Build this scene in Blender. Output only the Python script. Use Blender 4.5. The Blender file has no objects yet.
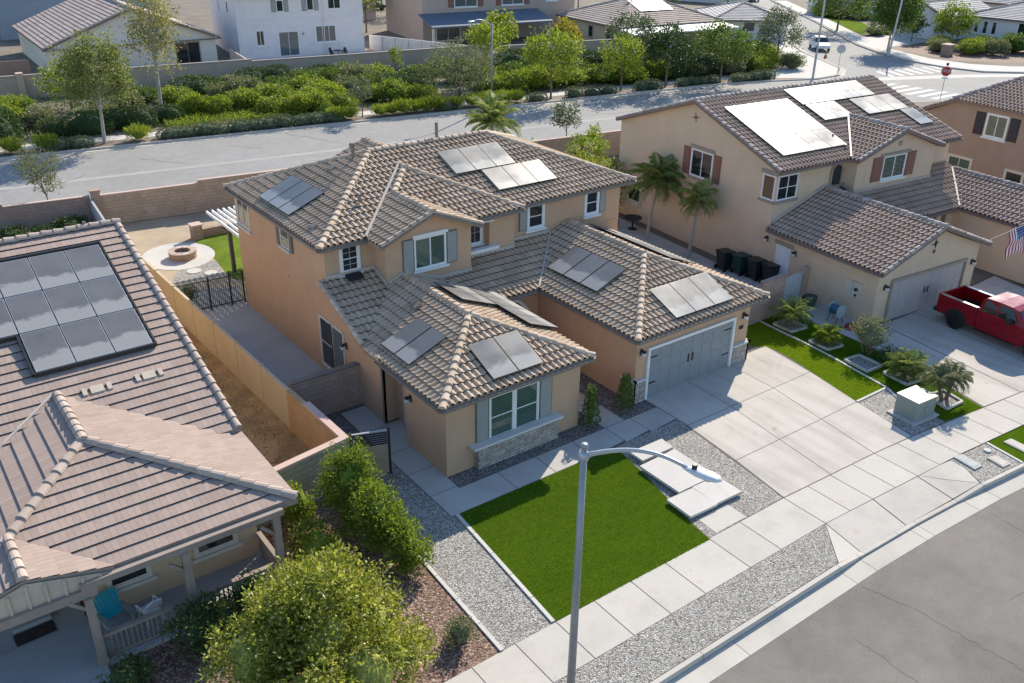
import bpy, bmesh, math, random
from mathutils import Vector, Matrix
random.seed(7)
PI = math.pi
rad = math.radians
scene = bpy.context.scene
COL = scene.collection

# ------------------------------------------------------------------ helpers
class MB:
    """collects shapes; build() links them as ONE mesh object. T maps the local frame of the shapes being added into the object's frame."""
    def __init__(self):
        self.v = []; self.f = []; self.m = []; self.uv = []; self.T = Matrix.Identity(4)
    def at(self, x=0, y=0, z=0, rz=0):
        self.T = Matrix.Translation((x, y, z)) @ Matrix.Rotation(rz, 4, 'Z'); return self
    def face(self, pts, m=0, uv=None):
        pts = [self.T @ Vector(p) for p in pts]
        i = len(self.v); self.v += [tuple(p) for p in pts]
        self.f.append(tuple(range(i, i + len(pts)))); self.m.append(m)
        if uv is None:
            n = Vector((0, 0, 0))
            for k in range(len(pts)):
                a, b = pts[k], pts[(k + 1) % len(pts)]
                n += a.cross(b)
            n = n.normalized() if n.length > 1e-12 else Vector((0, 0, 1))
            if abs(n.z) > .97: uv = [(p.x, p.y) for p in pts]
            else:
                t = Vector((-n.y, n.x, 0)).normalized(); w = n.cross(t)
                uv = [(p.dot(t), p.dot(w)) for p in pts]
        self.uv.append(uv)
    def mesh(self, verts, faces, m=0):
        verts = [tuple(self.T @ Vector(p)) for p in verts]
        i = len(self.v); self.v += verts
        for f in faces:
            self.f.append(tuple(i + k for k in f)); self.m.append(m)
            self.uv.append([(verts[k][0], verts[k][1]) for k in f])
    def box(self, x0, x1, y0, y1, z0, z1, m=0, top=True, bottom=True):
        a = [(x0, y0, z0), (x1, y0, z0), (x1, y1, z0), (x0, y1, z0), (x0, y0, z1), (x1, y0, z1), (x1, y1, z1), (x0, y1, z1)]
        for q in ((0, 1, 5, 4), (1, 2, 6, 5), (2, 3, 7, 6), (3, 0, 4, 7)): self.face([a[k] for k in q], m)
        if top: self.face([a[k] for k in (4, 5, 6, 7)], m)
        if bottom: self.face([a[k] for k in (3, 2, 1, 0)], m)
        return self
    def prism(self, poly, z0, z1, m=0, mt=None):
        """vertical prism of a ccw plan polygon"""
        n = len(poly)
        self.face([(p[0], p[1], z1) for p in poly], m if mt is None else mt)
        self.face([(p[0], p[1], z0) for p in reversed(poly)], m)
        for k in range(n):
            a, b = poly[k], poly[(k + 1) % n]
            self.face([(a[0], a[1], z0), (b[0], b[1], z0), (b[0], b[1], z1), (a[0], a[1], z1)], m)
        return self
    def slab(self, poly3, down, m=0):
        """sloping slab: polygon of 3-D points extruded straight down"""
        n = len(poly3); lo = [(p[0], p[1], p[2] - down) for p in poly3]
        self.face(poly3, m); self.face(list(reversed(lo)), m)
        for k in range(n):
            j = (k + 1) % n
            self.face([lo[k], lo[j], poly3[j], poly3[k]], m)
        return self
    def tube(self, path, rads, seg=8, m=0, cap=True):
        path = [Vector(p) for p in path]
        if not hasattr(rads, '__len__'): rads = [rads] * len(path)
        vs = []; fs = []
        up = Vector((.31, .17, .93))
        for i, p in enumerate(path):
            d = (path[min(i + 1, len(path) - 1)] - path[max(i - 1, 0)])
            d = d.normalized() if d.length > 1e-9 else Vector((0, 0, 1))
            u = d.cross(up)
            if u.length < .1: u = d.cross(Vector((1, 0, 0)))
            u.normalize(); w = d.cross(u)
            for k in range(seg):
                a = 2 * PI * k / seg
                vs.append(p + (u * math.cos(a) + w * math.sin(a)) * rads[i])
        for i in range(len(path) - 1):
            for k in range(seg):
                j = (k + 1) % seg
                fs.append((i * seg + k, i * seg + j, (i + 1) * seg + j, (i + 1) * seg + k))
        if cap:
            fs.append(tuple(reversed(range(seg)))); fs.append(tuple((len(path) - 1) * seg + k for k in range(seg)))
        self.mesh(vs, fs, m); return self
    def cyl(self, x, y, z0, z1, r0, r1=None, seg=12, m=0):
        return self.tube([(x, y, z0), (x, y, z1)], [r0, r0 if r1 is None else r1], seg, m)
    def bar(self, a, b, w, h, m=0):
        """rectangular bar between two points, width w across, height h"""
        a = Vector(a); b = Vector(b); d = (b - a).normalized()
        s = d.cross(Vector((0, 0, 1)))
        if s.length < .05: s = Vector((1, 0, 0))
        s.normalize(); u = s.cross(d)
        c = []
        for p in (a, b):
            for (i, j) in ((-1, -1), (1, -1), (1, 1), (-1, 1)):
                c.append(p + s * (i * w / 2) + u * (j * h / 2))
        for q in ((0, 1, 5, 4), (1, 2, 6, 5), (2, 3, 7, 6), (3, 0, 4, 7), (4, 5, 6, 7), (3, 2, 1, 0)):
            self.face([c[k] for k in q], m)
        return self
    def build(self, name, mats, parent=None, smooth=False, label=None, cat=None, group=None, kind=None, loc=None, bevel=0):
        me = bpy.data.meshes.new(name)
        me.from_pydata(self.v, [], self.f)
        if not isinstance(mats, (list, tuple)): mats = [mats]
        for q in mats: me.materials.append(q)
        me.polygons.foreach_set('material_index', self.m)
        if smooth: me.polygons.foreach_set('use_smooth', [True] * len(self.f))
        uvl = me.uv_layers.new(name='UVMap')
        flat = []
        for u in self.uv:
            for q in u: flat += [q[0], q[1]]
        uvl.data.foreach_set('uv', flat)
        me.update()
        o = bpy.data.objects.new(name, me); COL.objects.link(o)
        if parent is not None: o.parent = parent
        if loc: o.location = loc
        if bevel:
            md = o.modifiers.new('bevel', 'BEVEL'); md.width = bevel; md.segments = 2; md.limit_method = 'ANGLE'
        tag(o, label, cat, group, kind); return o

def tag(o, label=None, cat=None, group=None, kind=None):
    if label: o['label'] = label
    if cat: o['category'] = cat
    if group: o['group'] = group
    if kind: o['kind'] = kind
    return o
def thing(name, label, cat, loc=(0, 0, 0), rz=0, group=None):
    o = bpy.data.objects.new(name, None); o.empty_display_size = .2; COL.objects.link(o)
    o.location = loc; o.rotation_euler = (0, 0, rz)
    return tag(o, label, cat, group)
def dup(root, loc=None, rz=None, label=None, scale=None, group=None):
    c = root.copy(); COL.objects.link(c)
    for ch in root.children:
        d = ch.copy(); COL.objects.link(d); d.parent = c
        for g in ch.children:
            e = g.copy(); COL.objects.link(e); e.parent = d
    if loc is not None: c.location = loc
    if rz is not None: c.rotation_euler = (0, 0, rz)
    if label: c['label'] = label
    if group: c['group'] = group
    if scale is not None: c.scale = scale if hasattr(scale, '__len__') else (scale,) * 3
    return c

# ------------------------------------------------------------------ materials
def newmat(name):
    m = bpy.data.materials.new(name); m.use_nodes = True
    nt = m.node_tree; b = nt.nodes['Principled BSDF']
    return m, nt, b
def N(nt, t, **kw):
    n = nt.nodes.new(t)
    for k, v in kw.items(): setattr(n, k, v)
    return n
def coords(nt, kind='Object', scale=None):
    c = N(nt, 'ShaderNodeTexCoord'); out = c.outputs[kind]
    if scale is not None:
        mp = N(nt, 'ShaderNodeMapping'); mp.inputs['Scale'].default_value = scale
        nt.links.new(out, mp.inputs[0]); out = mp.outputs[0]
    return out
def ramp(nt, fac, stops, interp='LINEAR'):
    r = N(nt, 'ShaderNodeValToRGB'); r.color_ramp.interpolation = interp
    e = r.color_ramp.elements
    while len(e) < len(stops): e.new(.5)
    for i, (p, c) in enumerate(stops):
        e[i].position = p; e[i].color = (c[0], c[1], c[2], 1)
    nt.links.new(fac, r.inputs[0]); return r.outputs[0]
def noise(nt, vec, scale, detail=4, rough=.55):
    n = N(nt, 'ShaderNodeTexNoise'); n.inputs['Scale'].default_value = scale
    n.inputs['Detail'].default_value = detail; n.inputs['Roughness'].default_value = rough
    nt.links.new(vec, n.inputs['Vector']); return n.outputs['Fac']
def mixc(nt, fac, a, b, mode='MIX'):
    m = N(nt, 'ShaderNodeMix', data_type='RGBA', blend_type=mode)
    for s, v in ((m.inputs[0], fac), (m.inputs[6], a), (m.inputs[7], b)):
        if hasattr(v, 'links') or hasattr(v, 'is_linked'): nt.links.new(v, s)
        elif isinstance(v, (int, float)): s.default_value = v
        else: s.default_value = (v[0], v[1], v[2], 1)
    return m.outputs[2]
def bumpn(nt, b, h, strength, dist=.02):
    n = N(nt, 'ShaderNodeBump'); n.inputs['Strength'].default_value = strength; n.inputs['Distance'].default_value = dist
    nt.links.new(h, n.inputs['Height']); nt.links.new(n.outputs[0], b.inputs['Normal'])
def sc(c, k): return tuple(min(1, x * k) for x in c)
def plain(name, col, rough=.7, var=.1, scale=2.5, fine=25, finevar=.06, bump=0, bscale=60, metal=0, spec=.35, coord='Object'):
    """a surface of one colour with broad and fine variation"""
    m, nt, b = newmat(name)
    v = coords(nt, coord)
    c = ramp(nt, noise(nt, v, scale, 5), [(.3, sc(col, 1 - var)), (.7, sc(col, 1 + var))])
    if finevar:
        f = ramp(nt, noise(nt, v, fine, 3), [(.3, (1 - finevar,) * 3), (.7, (1, 1, 1))])
        c = mixc(nt, 1.0, c, f, 'MULTIPLY')
    nt.links.new(c, b.inputs['Base Color'])
    b.inputs['Roughness'].default_value = rough; b.inputs['Metallic'].default_value = metal
    b.inputs['Specular IOR Level'].default_value = spec
    if bump: bumpn(nt, b, noise(nt, v, bscale, 3), bump)
    return m
def stucco(name, col):
    m, nt, b = newmat(name); v = coords(nt)
    c = ramp(nt, noise(nt, v, .9, 6, .6), [(.3, sc(col, .93)), (.7, sc(col, 1.05))])
    c = mixc(nt, 1.0, c, ramp(nt, noise(nt, v, 14, 3), [(.3, (.93,) * 3), (.7, (1, 1, 1))]), 'MULTIPLY')
    st = noise(nt, coords(nt, 'Object', (5, 5, .35)), 1.0, 4)      # faint rain streaks
    c = mixc(nt, 1.0, c, ramp(nt, st, [(.35, (.975, .972, .97)), (.6, (1, 1, 1))]), 'MULTIPLY')
    nt.links.new(c, b.inputs['Base Color']); b.inputs['Roughness'].default_value = .92; b.inputs['Specular IOR Level'].default_value = .15
    bumpn(nt, b, noise(nt, v, 55, 4), .25, .01); return m
def concrete(name, col, stain=.12, mottle=.7, tyres=False):
    m, nt, b = newmat(name); v = coords(nt)
    c = ramp(nt, noise(nt, v, mottle, 7, .65), [(.28, sc(col, 1 - stain)), (.5, col), (.75, sc(col, 1.06))])
    c = mixc(nt, 1.0, c, ramp(nt, noise(nt, v, 18, 5, .7), [(.3, (.9, .9, .9)), (.65, (1, 1, 1))]), 'MULTIPLY')
    sp = ramp(nt, noise(nt, v, 2.2, 3, .5), [(.62, (1, 1, 1)), (.74, (.93, .9, .86))])
    c = mixc(nt, 1.0, c, sp, 'MULTIPLY')
    if tyres:      # worn tracks along the drive and a few oil spots
        tr = noise(nt, coords(nt, 'Object', (1.0, .12, 1)), 1.5, 4, .55)
        c = mixc(nt, 1.0, c, ramp(nt, tr, [(.36, (.86, .85, .84)), (.56, (1, 1, 1))]), 'MULTIPLY')
        c = mixc(nt, 1.0, c, ramp(nt, noise(nt, v, 1.1, 2, .4), [(.68, (1, 1, 1)), (.76, (.8, .78, .76))]), 'MULTIPLY')
    isl = N(nt, 'ShaderNodeNewGeometry').outputs['Random Per Island']
    c = mixc(nt, 1.0, c, ramp(nt, isl, [(0, (.93, .93, .93)), (1, (1, 1, 1))]), 'MULTIPLY')
    nt.links.new(c, b.inputs['Base Color']); b.inputs['Roughness'].default_value = .9; b.inputs['Specular IOR Level'].default_value = .2
    bumpn(nt, b, noise(nt, v, 90, 3), .15, .006); return m
def asphalt(name, col, patch=.19):
    m, nt, b = newmat(name); v = coords(nt)
    c = ramp(nt, noise(nt, v, .22, 7, .62), [(.3, sc(col, 1 - patch)), (.7, sc(col, 1 + patch))])
    c = mixc(nt, 1.0, c, ramp(nt, noise(nt, v, 1.6, 6, .7), [(.32, (.86, .86, .86)), (.6, (1, 1, 1))]), 'MULTIPLY')
    c = mixc(nt, 1.0, c, ramp(nt, noise(nt, v, 45, 2, .6), [(.3, (.78, .78, .78)), (.7, (1.08, 1.08, 1.08))]), 'MULTIPLY')
    nt.links.new(c, b.inputs['Base Color']); b.inputs['Roughness'].default_value = .88; b.inputs['Specular IOR Level'].default_value = .25
    bumpn(nt, b, noise(nt, v, 70, 2), .3, .008); return m
def gravel(name, stops, size=26):
    m, nt, b = newmat(name); v = coords(nt)
    vo = N(nt, 'ShaderNodeTexVoronoi'); vo.inputs['Scale'].default_value = size; nt.links.new(v, vo.inputs['Vector'])
    sep = N(nt, 'ShaderNodeSeparateColor'); nt.links.new(vo.outputs['Color'], sep.inputs[0])
    c = ramp(nt, sep.outputs[0], stops)
    gap = ramp(nt, vo.outputs['Distance'], [(.5, (1, 1, 1)), (.85, (.45, .45, .45))])
    c = mixc(nt, 1.0, c, gap, 'MULTIPLY')
    c = mixc(nt, 1.0, c, ramp(nt, noise(nt, v, .8, 4), [(.3, (.85, .85, .85)), (.7, (1, 1, 1))]), 'MULTIPLY')
    nt.links.new(c, b.inputs['Base Color']); b.inputs['Roughness'].default_value = .85
    inv = N(nt, 'ShaderNodeMath', operation='SUBTRACT'); inv.inputs[0].default_value = 1; nt.links.new(vo.outputs['Distance'], inv.inputs[1])
    bumpn(nt, b, inv.outputs[0], 1.0, .03); return m
def turf(name, a, c2, fine=70):
    m, nt, b = newmat(name); v = coords(nt)
    c = ramp(nt, noise(nt, v, .55, 5, .6), [(.3, a), (.7, c2)])
    c = mixc(nt, 1.0, c, ramp(nt, noise(nt, v, 7, 4, .65), [(.3, (.84, .86, .8)), (.7, (1.1, 1.08, 1.1))]), 'MULTIPLY')
    nap = noise(nt, coords(nt, 'Object', (1.2, 5.5, 1)), 1.6, 3)
    c = mixc(nt, 1.0, c, ramp(nt, nap, [(.3, (.86, .88, .84)), (.7, (1.1, 1.08, 1.05))]), 'MULTIPLY')
    c = mixc(nt, 1.0, c, ramp(nt, noise(nt, v, fine, 3, .7), [(.25, (.4, .45, .35)), (.7, (1.2, 1.16, 1.1))]), 'MULTIPLY')
    nt.links.new(c, b.inputs['Base Color']); b.inputs['Roughness'].default_value = 1; b.inputs['Specular IOR Level'].default_value = 0
    bumpn(nt, b, noise(nt, v, fine, 3), .8, .03); return m
def brick(name, c1, c2, mortar, w=.4, h=.2, msize=.012):
    m, nt, b = newmat(name)
    t = N(nt, 'ShaderNodeTexBrick'); nt.links.new(coords(nt, 'UV'), t.inputs['Vector'])
    for k, q in (('Color1', c1), ('Color2', c2), ('Mortar', mortar)): t.inputs[k].default_value = (*q, 1)
    t.inputs['Scale'].default_value = 1; t.inputs['Brick Width'].default_value = w; t.inputs['Row Height'].default_value = h
    t.inputs['Mortar Size'].default_value = msize; t.inputs['Mortar Smooth'].default_value = .3; t.inputs['Bias'].default_value = 0
    v = coords(nt)
    c = mixc(nt, 1.0, t.outputs['Color'], ramp(nt, noise(nt, v, 1.1, 6, .65), [(.3, (.84, .84, .84)), (.7, (1.06, 1.05, 1.03))]), 'MULTIPLY')
    c = mixc(nt, 1.0, c, ramp(nt, noise(nt, v, 30, 3), [(.3, (.88, .88, .88)), (.7, (1, 1, 1))]), 'MULTIPLY')
    nt.links.new(c, b.inputs['Base Color']); b.inputs['Roughness'].default_value = .92; b.inputs['Specular IOR Level'].default_value = .15
    inv = N(nt, 'ShaderNodeMath', operation='SUBTRACT'); inv.inputs[0].default_value = 1; nt.links.new(t.outputs['Fac'], inv.inputs[1])
    bumpn(nt, b, inv.outputs[0], .5, .012); return m
def stone(name):
    m, nt, b = newmat(name)
    t = N(nt, 'ShaderNodeTexBrick'); nt.links.new(coords(nt, 'UV'), t.inputs['Vector'])
    t.offset_frequency = 2; t.squash = .7; t.squash_frequency = 3
    for k, q in (('Color1', (.34, .31, .29)), ('Color2', (.52, .49, .45)), ('Mortar', (.12, .11, .1))): t.inputs[k].default_value = (*q, 1)
    t.inputs['Scale'].default_value = 1; t.inputs['Brick Width'].default_value = .42; t.inputs['Row Height'].default_value = .11
    t.inputs['Mortar Size'].default_value = .01; t.inputs['Bias'].default_value = 0
    c = mixc(nt, 1.0, t.outputs['Color'], ramp(nt, noise(nt, coords(nt), 5, 5), [(.3, (.75, .72, .7)), (.7, (1.1, 1.05, 1))]), 'MULTIPLY')
    nt.links.new(c, b.inputs['Base Color']); b.inputs['Roughness'].default_value = .9
    bumpn(nt, b, t.outputs['Color'], .6, .02); return m
def tiles(name, stops, pitch, width, stain=.75, joints=False):
    """roof tiles: one colour per tile (uv in metres along the eave and up the slope)"""
    m, nt, b = newmat(name)
    uv = coords(nt, 'UV')
    sp = N(nt, 'ShaderNodeSeparateXYZ'); nt.links.new(uv, sp.inputs[0])
    def fl(o, k, add=None):
        d = N(nt, 'ShaderNodeMath', operation='DIVIDE'); nt.links.new(o, d.inputs[0]); d.inputs[1].default_value = k
        o2 = d.outputs[0]
        if add is not None:
            a = N(nt, 'ShaderNodeMath', operation='MULTIPLY_ADD'); nt.links.new(add, a.inputs[0]); a.inputs[1].default_value = .5; nt.links.new(o2, a.inputs[2]); o2 = a.outputs[0]
        f = N(nt, 'ShaderNodeMath', operation='FLOOR'); nt.links.new(o2, f.inputs[0]); return f.outputs[0], o2
    fv, _ = fl(sp.outputs[1], pitch); fu, ru = fl(sp.outputs[0], width, fv if joints else None)
    cb = N(nt, 'ShaderNodeCombineXYZ'); nt.links.new(fu, cb.inputs[0]); nt.links.new(fv, cb.inputs[1])
    wn = N(nt, 'ShaderNodeTexWhiteNoise', noise_dimensions='2D'); nt.links.new(cb.outputs[0], wn.inputs['Vector'])
    c = ramp(nt, wn.outputs['Value'], stops, 'LINEAR')
    v = coords(nt)
    c = mixc(nt, 1.0, c, ramp(nt, noise(nt, v, .7, 6, .65), [(.3, (stain,) * 3), (.65, (1.05, 1.05, 1.05))]), 'MULTIPLY')
    c = mixc(nt, 1.0, c, ramp(nt, noise(nt, v, 16, 4, .65), [(.3, (.86, .86, .86)), (.7, (1, 1, 1))]), 'MULTIPLY')
    if joints:
        fr = N(nt, 'ShaderNodeMath', operation='FRACT'); nt.links.new(ru, fr.inputs[0])
        c = mixc(nt, 1.0, c, ramp(nt, fr.outputs[0], [(0, (.5, .5, .5)), (.035, (.55, .55, .55)), (.06, (1, 1, 1)), (1, (1, 1, 1))]), 'MULTIPLY')
    nt.links.new(c, b.inputs['Base Color']); b.inputs['Roughness'].default_value = .85; b.inputs['Specular IOR Level'].default_value = .25
    bumpn(nt, b, noise(nt, v, 60, 3), .15, .006); return m
def islands(name, stops, rough=.85, fine=20):
    """one colour per separate piece of the mesh"""
    m, nt, b = newmat(name)
    c = ramp(nt, N(nt, 'ShaderNodeNewGeometry').outputs['Random Per Island'], stops)
    c = mixc(nt, 1.0, c, ramp(nt, noise(nt, coords(nt), fine, 4), [(.3, (.84, .84, .84)), (.7, (1, 1, 1))]), 'MULTIPLY')
    nt.links.new(c, b.inputs['Base Color']); b.inputs['Roughness'].default_value = rough; return m
def leafmat(name, stops, trans=.35, rough=.55):
    m = bpy.data.materials.new(name); m.use_nodes = True; nt = m.node_tree
    b = nt.nodes['Principled BSDF']
    rnd = N(nt, 'ShaderNodeNewGeometry').outputs['Random Per Island']
    c = ramp(nt, rnd, stops)
    oi = N(nt, 'ShaderNodeObjectInfo')
    c = mixc(nt, 1.0, c, ramp(nt, oi.outputs['Random'], [(0, (.82, .86, .8)), (1, (1.12, 1.08, 1.05))]), 'MULTIPLY')
    nt.links.new(c, b.inputs['Base Color']); b.inputs['Roughness'].default_value = rough; b.inputs['Specular IOR Level'].default_value = .3
    tr = N(nt, 'ShaderNodeBsdfTranslucent'); nt.links.new(mixc(nt, 1.0, c, (1.25, 1.25, .75), 'MULTIPLY'), tr.inputs[0])
    mx = N(nt, 'ShaderNodeMixShader'); mx.inputs[0].default_value = trans
    nt.links.new(b.outputs[0], mx.inputs[1]); nt.links.new(tr.outputs[0], mx.inputs[2])
    nt.links.new(mx.outputs[0], nt.nodes['Material Output'].inputs[0])
    m['mean'] = list(stops[len(stops) // 2][1]); return m
def glossy(name, col, rough=.1, metal=0, spec=.5, coat=0, var=.0):
    m, nt, b = newmat(name)
    b.inputs['Base Color'].default_value = (*col, 1); b.inputs['Roughness'].default_value = rough
    b.inputs['Metallic'].default_value = metal; b.inputs['Specular IOR Level'].default_value = spec
    if coat: b.inputs['Coat Weight'].default_value = coat; b.inputs['Coat Roughness'].default_value = .04
    v = coords(nt)
    c = ramp(nt, noise(nt, v, 3, 4), [(.3, sc(col, .85 - var)), (.7, sc(col, 1.1 + var))]); nt.links.new(c, b.inputs['Base Color'])
    r = ramp(nt, noise(nt, v, 1.3, 4), [(.3, (rough * .8,) * 3), (.7, (min(1, rough * 1.4 + .02),) * 3)]); nt.links.new(r, b.inputs['Roughness'])
    return m
def panelmat(name):
    """solar glass: dark cells behind anti-glare glass with a painted reflection band"""
    m, nt, b = newmat(name)
    v = coords(nt); uv = coords(nt, 'UV')
    c = ramp(nt, noise(nt, v, .9, 4), [(.3, (.12, .12, .123)), (.7, (.155, .155, .158))])
    sp = N(nt, 'ShaderNodeSeparateXYZ'); nt.links.new(uv, sp.inputs[0])
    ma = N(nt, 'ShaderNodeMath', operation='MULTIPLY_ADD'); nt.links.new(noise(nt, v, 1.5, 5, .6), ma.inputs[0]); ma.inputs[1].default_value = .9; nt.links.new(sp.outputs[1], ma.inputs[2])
    refl_band = ramp(nt, ma.outputs[0], [(.0, (1, 1, 1)), (.98, (1, 1, 1)), (1.0, (0, 0, 0))])     # paler lower part of each panel: sky reflection painted into the colour
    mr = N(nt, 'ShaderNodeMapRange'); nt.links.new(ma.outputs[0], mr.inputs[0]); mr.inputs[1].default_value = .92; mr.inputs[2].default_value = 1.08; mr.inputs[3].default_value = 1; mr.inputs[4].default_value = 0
    c = mixc(nt, mr.outputs[0], c, (.29, .285, .275))  # pale tone of the painted sky reflection
    t = N(nt, 'ShaderNodeTexBrick'); nt.links.new(uv, t.inputs['Vector']); t.offset = 0; t.inputs['Scale'].default_value = 1; t.inputs['Brick Width'].default_value = 1 / 6; t.inputs['Row Height'].default_value = .17; t.inputs['Mortar Size'].default_value = .004
    t.inputs['Color1'].default_value = t.inputs['Color2'].default_value = (1, 1, 1, 1); t.inputs['Mortar'].default_value = (.86, .86, .86, 1)
    c = mixc(nt, 1.0, c, t.outputs['Color'], 'MULTIPLY')
    nt.links.new(c, b.inputs['Base Color'])
    r = ramp(nt, noise(nt, v, .55, 3), [(.35, (.26,) * 3), (.65, (.4,) * 3)]); nt.links.new(r, b.inputs['Roughness'])
    b.inputs['Specular IOR Level'].default_value = .3
    return m
def windowmat(name, col, blind=None):
    m, nt, b = newmat(name)
    uv = coords(nt, 'UV')
    base = ramp(nt, noise(nt, coords(nt), 1.7, 4), [(.35, sc(col, .6)), (.65, sc(col, 1.35))])
    if blind:
        w = N(nt, 'ShaderNodeTexWave', wave_type='BANDS', bands_direction='Y'); w.inputs['Scale'].default_value = 3.2
        nt.links.new(uv, w.inputs['Vector'])
        base = mixc(nt, ramp(nt, w.outputs['Fac'], [(.35, (0, 0, 0)), (.6, (1, 1, 1))]), base, blind)
    nt.links.new(base, b.inputs['Base Color']); b.inputs['Roughness'].default_value = .06; b.inputs['Specular IOR Level'].default_value = .6
    return m

WHITE = plain('white_trim', (.74, .74, .73), .55, .04, 2, 30, .04)
OFFWHITE = plain('cream_trim', (.62, .57, .5), .6, .05)
SILL = concrete('ledge_stone', (.62, .6, .57), .08)
GUTTER = plain('gutter_metal', (.2, .17, .145), .5, .08)
BROWN = plain('brown_fascia', (.2, .15, .125), .6, .08)
FELT = plain('roof_felt', (.045, .036, .03), .95, .1)
SOFFIT = plain('soffit', (.3, .23, .18), .85, .05)
DARK = plain('black_metal', (.025, .025, .027), .45, .1)
STEEL = plain('galvanised_steel', (.42, .44, .46), .42, .08, 3, 40, .08, metal=.55)
LAMPSTEEL = plain('lamp_post_steel', (.3, .31, .32), .45, .1, 3, 40, .1, metal=.35)
GLASS = windowmat('window_glass', (.02, .026, .03))
GLASSB = windowmat('window_glass_blinds', (.03, .055, .05), (.085, .15, .12))
GLASSC = windowmat('window_glass_curtain', (.04, .05, .055), (.16, .19, .19))
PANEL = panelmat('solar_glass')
SHUT = plain('grey_shutter_paint', (.3, .31, .3), .6, .05)
SHUTFRAME = plain('dark_shutter_edge', (.15, .145, .135), .7, .06)
LAMPGLASS = glossy('lamp_glass', (.6, .6, .58), .15)
# ------------------------------------------------------------------ roofs
S_PROF = ((0, 0), (.1, .6), (.24, 1.0), (.4, .97), (.53, .55), (.62, .05), (.8, -.05))
def tile_field(mb, poly, pitch=.37, width=.26, amp=.06, step=.05, m=0, lift=.0, flat=False):
    """courses of tiles laid over a convex sloping polygon (3-D points), clipped to it in plan"""
    P = [Vector(p) for p in poly]
    n = Vector((0, 0, 0))
    for k in range(len(P)): n += P[k].cross(P[(k + 1) % len(P)])
    n.normalize()
    if n.z < 0: n = -n; P.reverse()
    down = Vector((n.x * n.z, n.y * n.z, -(n.x ** 2 + n.y ** 2))).normalized()
    up = -down; t = up.cross(n).normalized()
    us = [p.dot(t) for p in P]; vs = [p.dot(up) for p in P]
    u0 = math.floor(min(us) / width) * width; u1 = max(us); v0 = min(vs); v1 = max(vs)
    base = n * P[0].dot(n)
    cols = []
    u = u0
    if flat: cols = [(u0 - .01, 0), (u1 + .01, 0)]
    else:
        while u <= u1 + .01:
            for a, h in S_PROF: cols.append((u + a * width, h * amp))
            u += width
    rows = int(math.ceil((v1 - v0) / pitch)) + 1
    bm = bmesh.new(); uvl = bm.loops.layers.uv.new('UVMap')
    def line(v, h):
        return [(bm.verts.new(base + t * a + up * v + n * (hh + h + lift)), a) for a, hh in cols]
    prev = None
    for r in range(rows):
        va = v0 + r * pitch; vb = va + pitch
        if va > v1: break
        lo = line(va, step); hi = line(vb, .0)
        riser = line(va, -.025) if prev is None else [(q[0], q[1]) for q in prev]
        for A, B, wa, wb in ((riser, lo, va, va + .001), (lo, hi, va + .001, vb - .001)):
            for k in range(len(cols) - 1):
                if A is riser and prev is not None: continue     # the butt ends are open
                try: f = bm.faces.new((A[k][0], A[k + 1][0], B[k + 1][0], B[k][0]))
                except ValueError: continue
                for lp, (uu, vv) in zip(f.loops, ((A[k][1], wa), (A[k + 1][1], wa), (B[k + 1][1], wb), (B[k][1], wb))):
                    lp[uvl].uv = (uu - u0, vv - v0 + (.002 if A is riser else 0))
        prev = hi
    for k in range(len(P)):
        a = P[k]; b = P[(k + 1) % len(P)]; e = b - a
        pn = Vector((e.y, -e.x, 0)).normalized()           # outward for a ccw plan polygon
        geom = bm.verts[:] + bm.edges[:] + bm.faces[:]
        bmesh.ops.bisect_plane(bm, geom=geom, dist=1e-5, plane_co=a + pn * .015, plane_no=pn, clear_outer=True)
    bm.verts.index_update()
    i = len(mb.v)
    mb.v += [tuple(mb.T @ v.co) for v in bm.verts]
    for f in bm.faces:
        mb.f.append(tuple(i + v.index for v in f.verts)); mb.m.append(m)
        mb.uv.append([tuple(lp[uvl].uv) for lp in f.loops])
    bm.free()
def deck(mb, poly, m=1, th=.16, drop=.012):
    """the boards under a field of tiles"""
    q = [(p[0], p[1], p[2] - drop) for p in poly]
    mb.slab(q, th, m); k = len(mb.m) - 2 - len(q); mb.m[k] = m + 1
def caps(mb, a, b, r=.13, pitch=.37, m=0, lift=.05, skip=0, seg=6):
    """overlapping barrel tiles along a ridge or hip, from the low end a to the high end b"""
    if isinstance(mb, Pieces): mb = mb.new()
    a = Vector(a); b = Vector(b); L = (b - a).length; d = (b - a) / L
    s = d.cross(Vector((0, 0, 1))).normalized(); u = s.cross(d)
    k = 0; x = skip
    while x < L - .08:
        x1 = min(x + pitch * 1.12, L + .02)
        vs = []
        jr = random.uniform(-.008, .008)
        for q, (xx, rr, ll) in enumerate(((x, r + .012, lift + .03), (x1, r - .012, lift))):
            for i in range(seg + 1):
                an = PI * i / seg
                vs.append(a + d * xx + s * (math.cos(an) * rr) + u * (math.sin(an) * rr * .95 - .07 + ll + jr))
        fs = [(i, i + 1, seg + 1 + i + 1, seg + 1 + i) for i in range(seg)] + [tuple(reversed(range(seg + 1)))]
        mb.mesh([tuple(v) for v in vs], fs, m); x += pitch
class Pieces:
    """an MB that starts a new object for every piece"""
    def __init__(self): self.ms = []
    def new(self): m = MB(); self.ms.append(m); return m
    def bar(self, *a): self.new().bar(*a)
    def tube(self, *a): self.new().tube(*a)
    def box(self, *a): self.new().box(*a)
    def slab(self, *a): self.new().slab(*a)
    def build(self, name, mats, parent): return [m.build(name, mats, parent) for m in self.ms]
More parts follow.
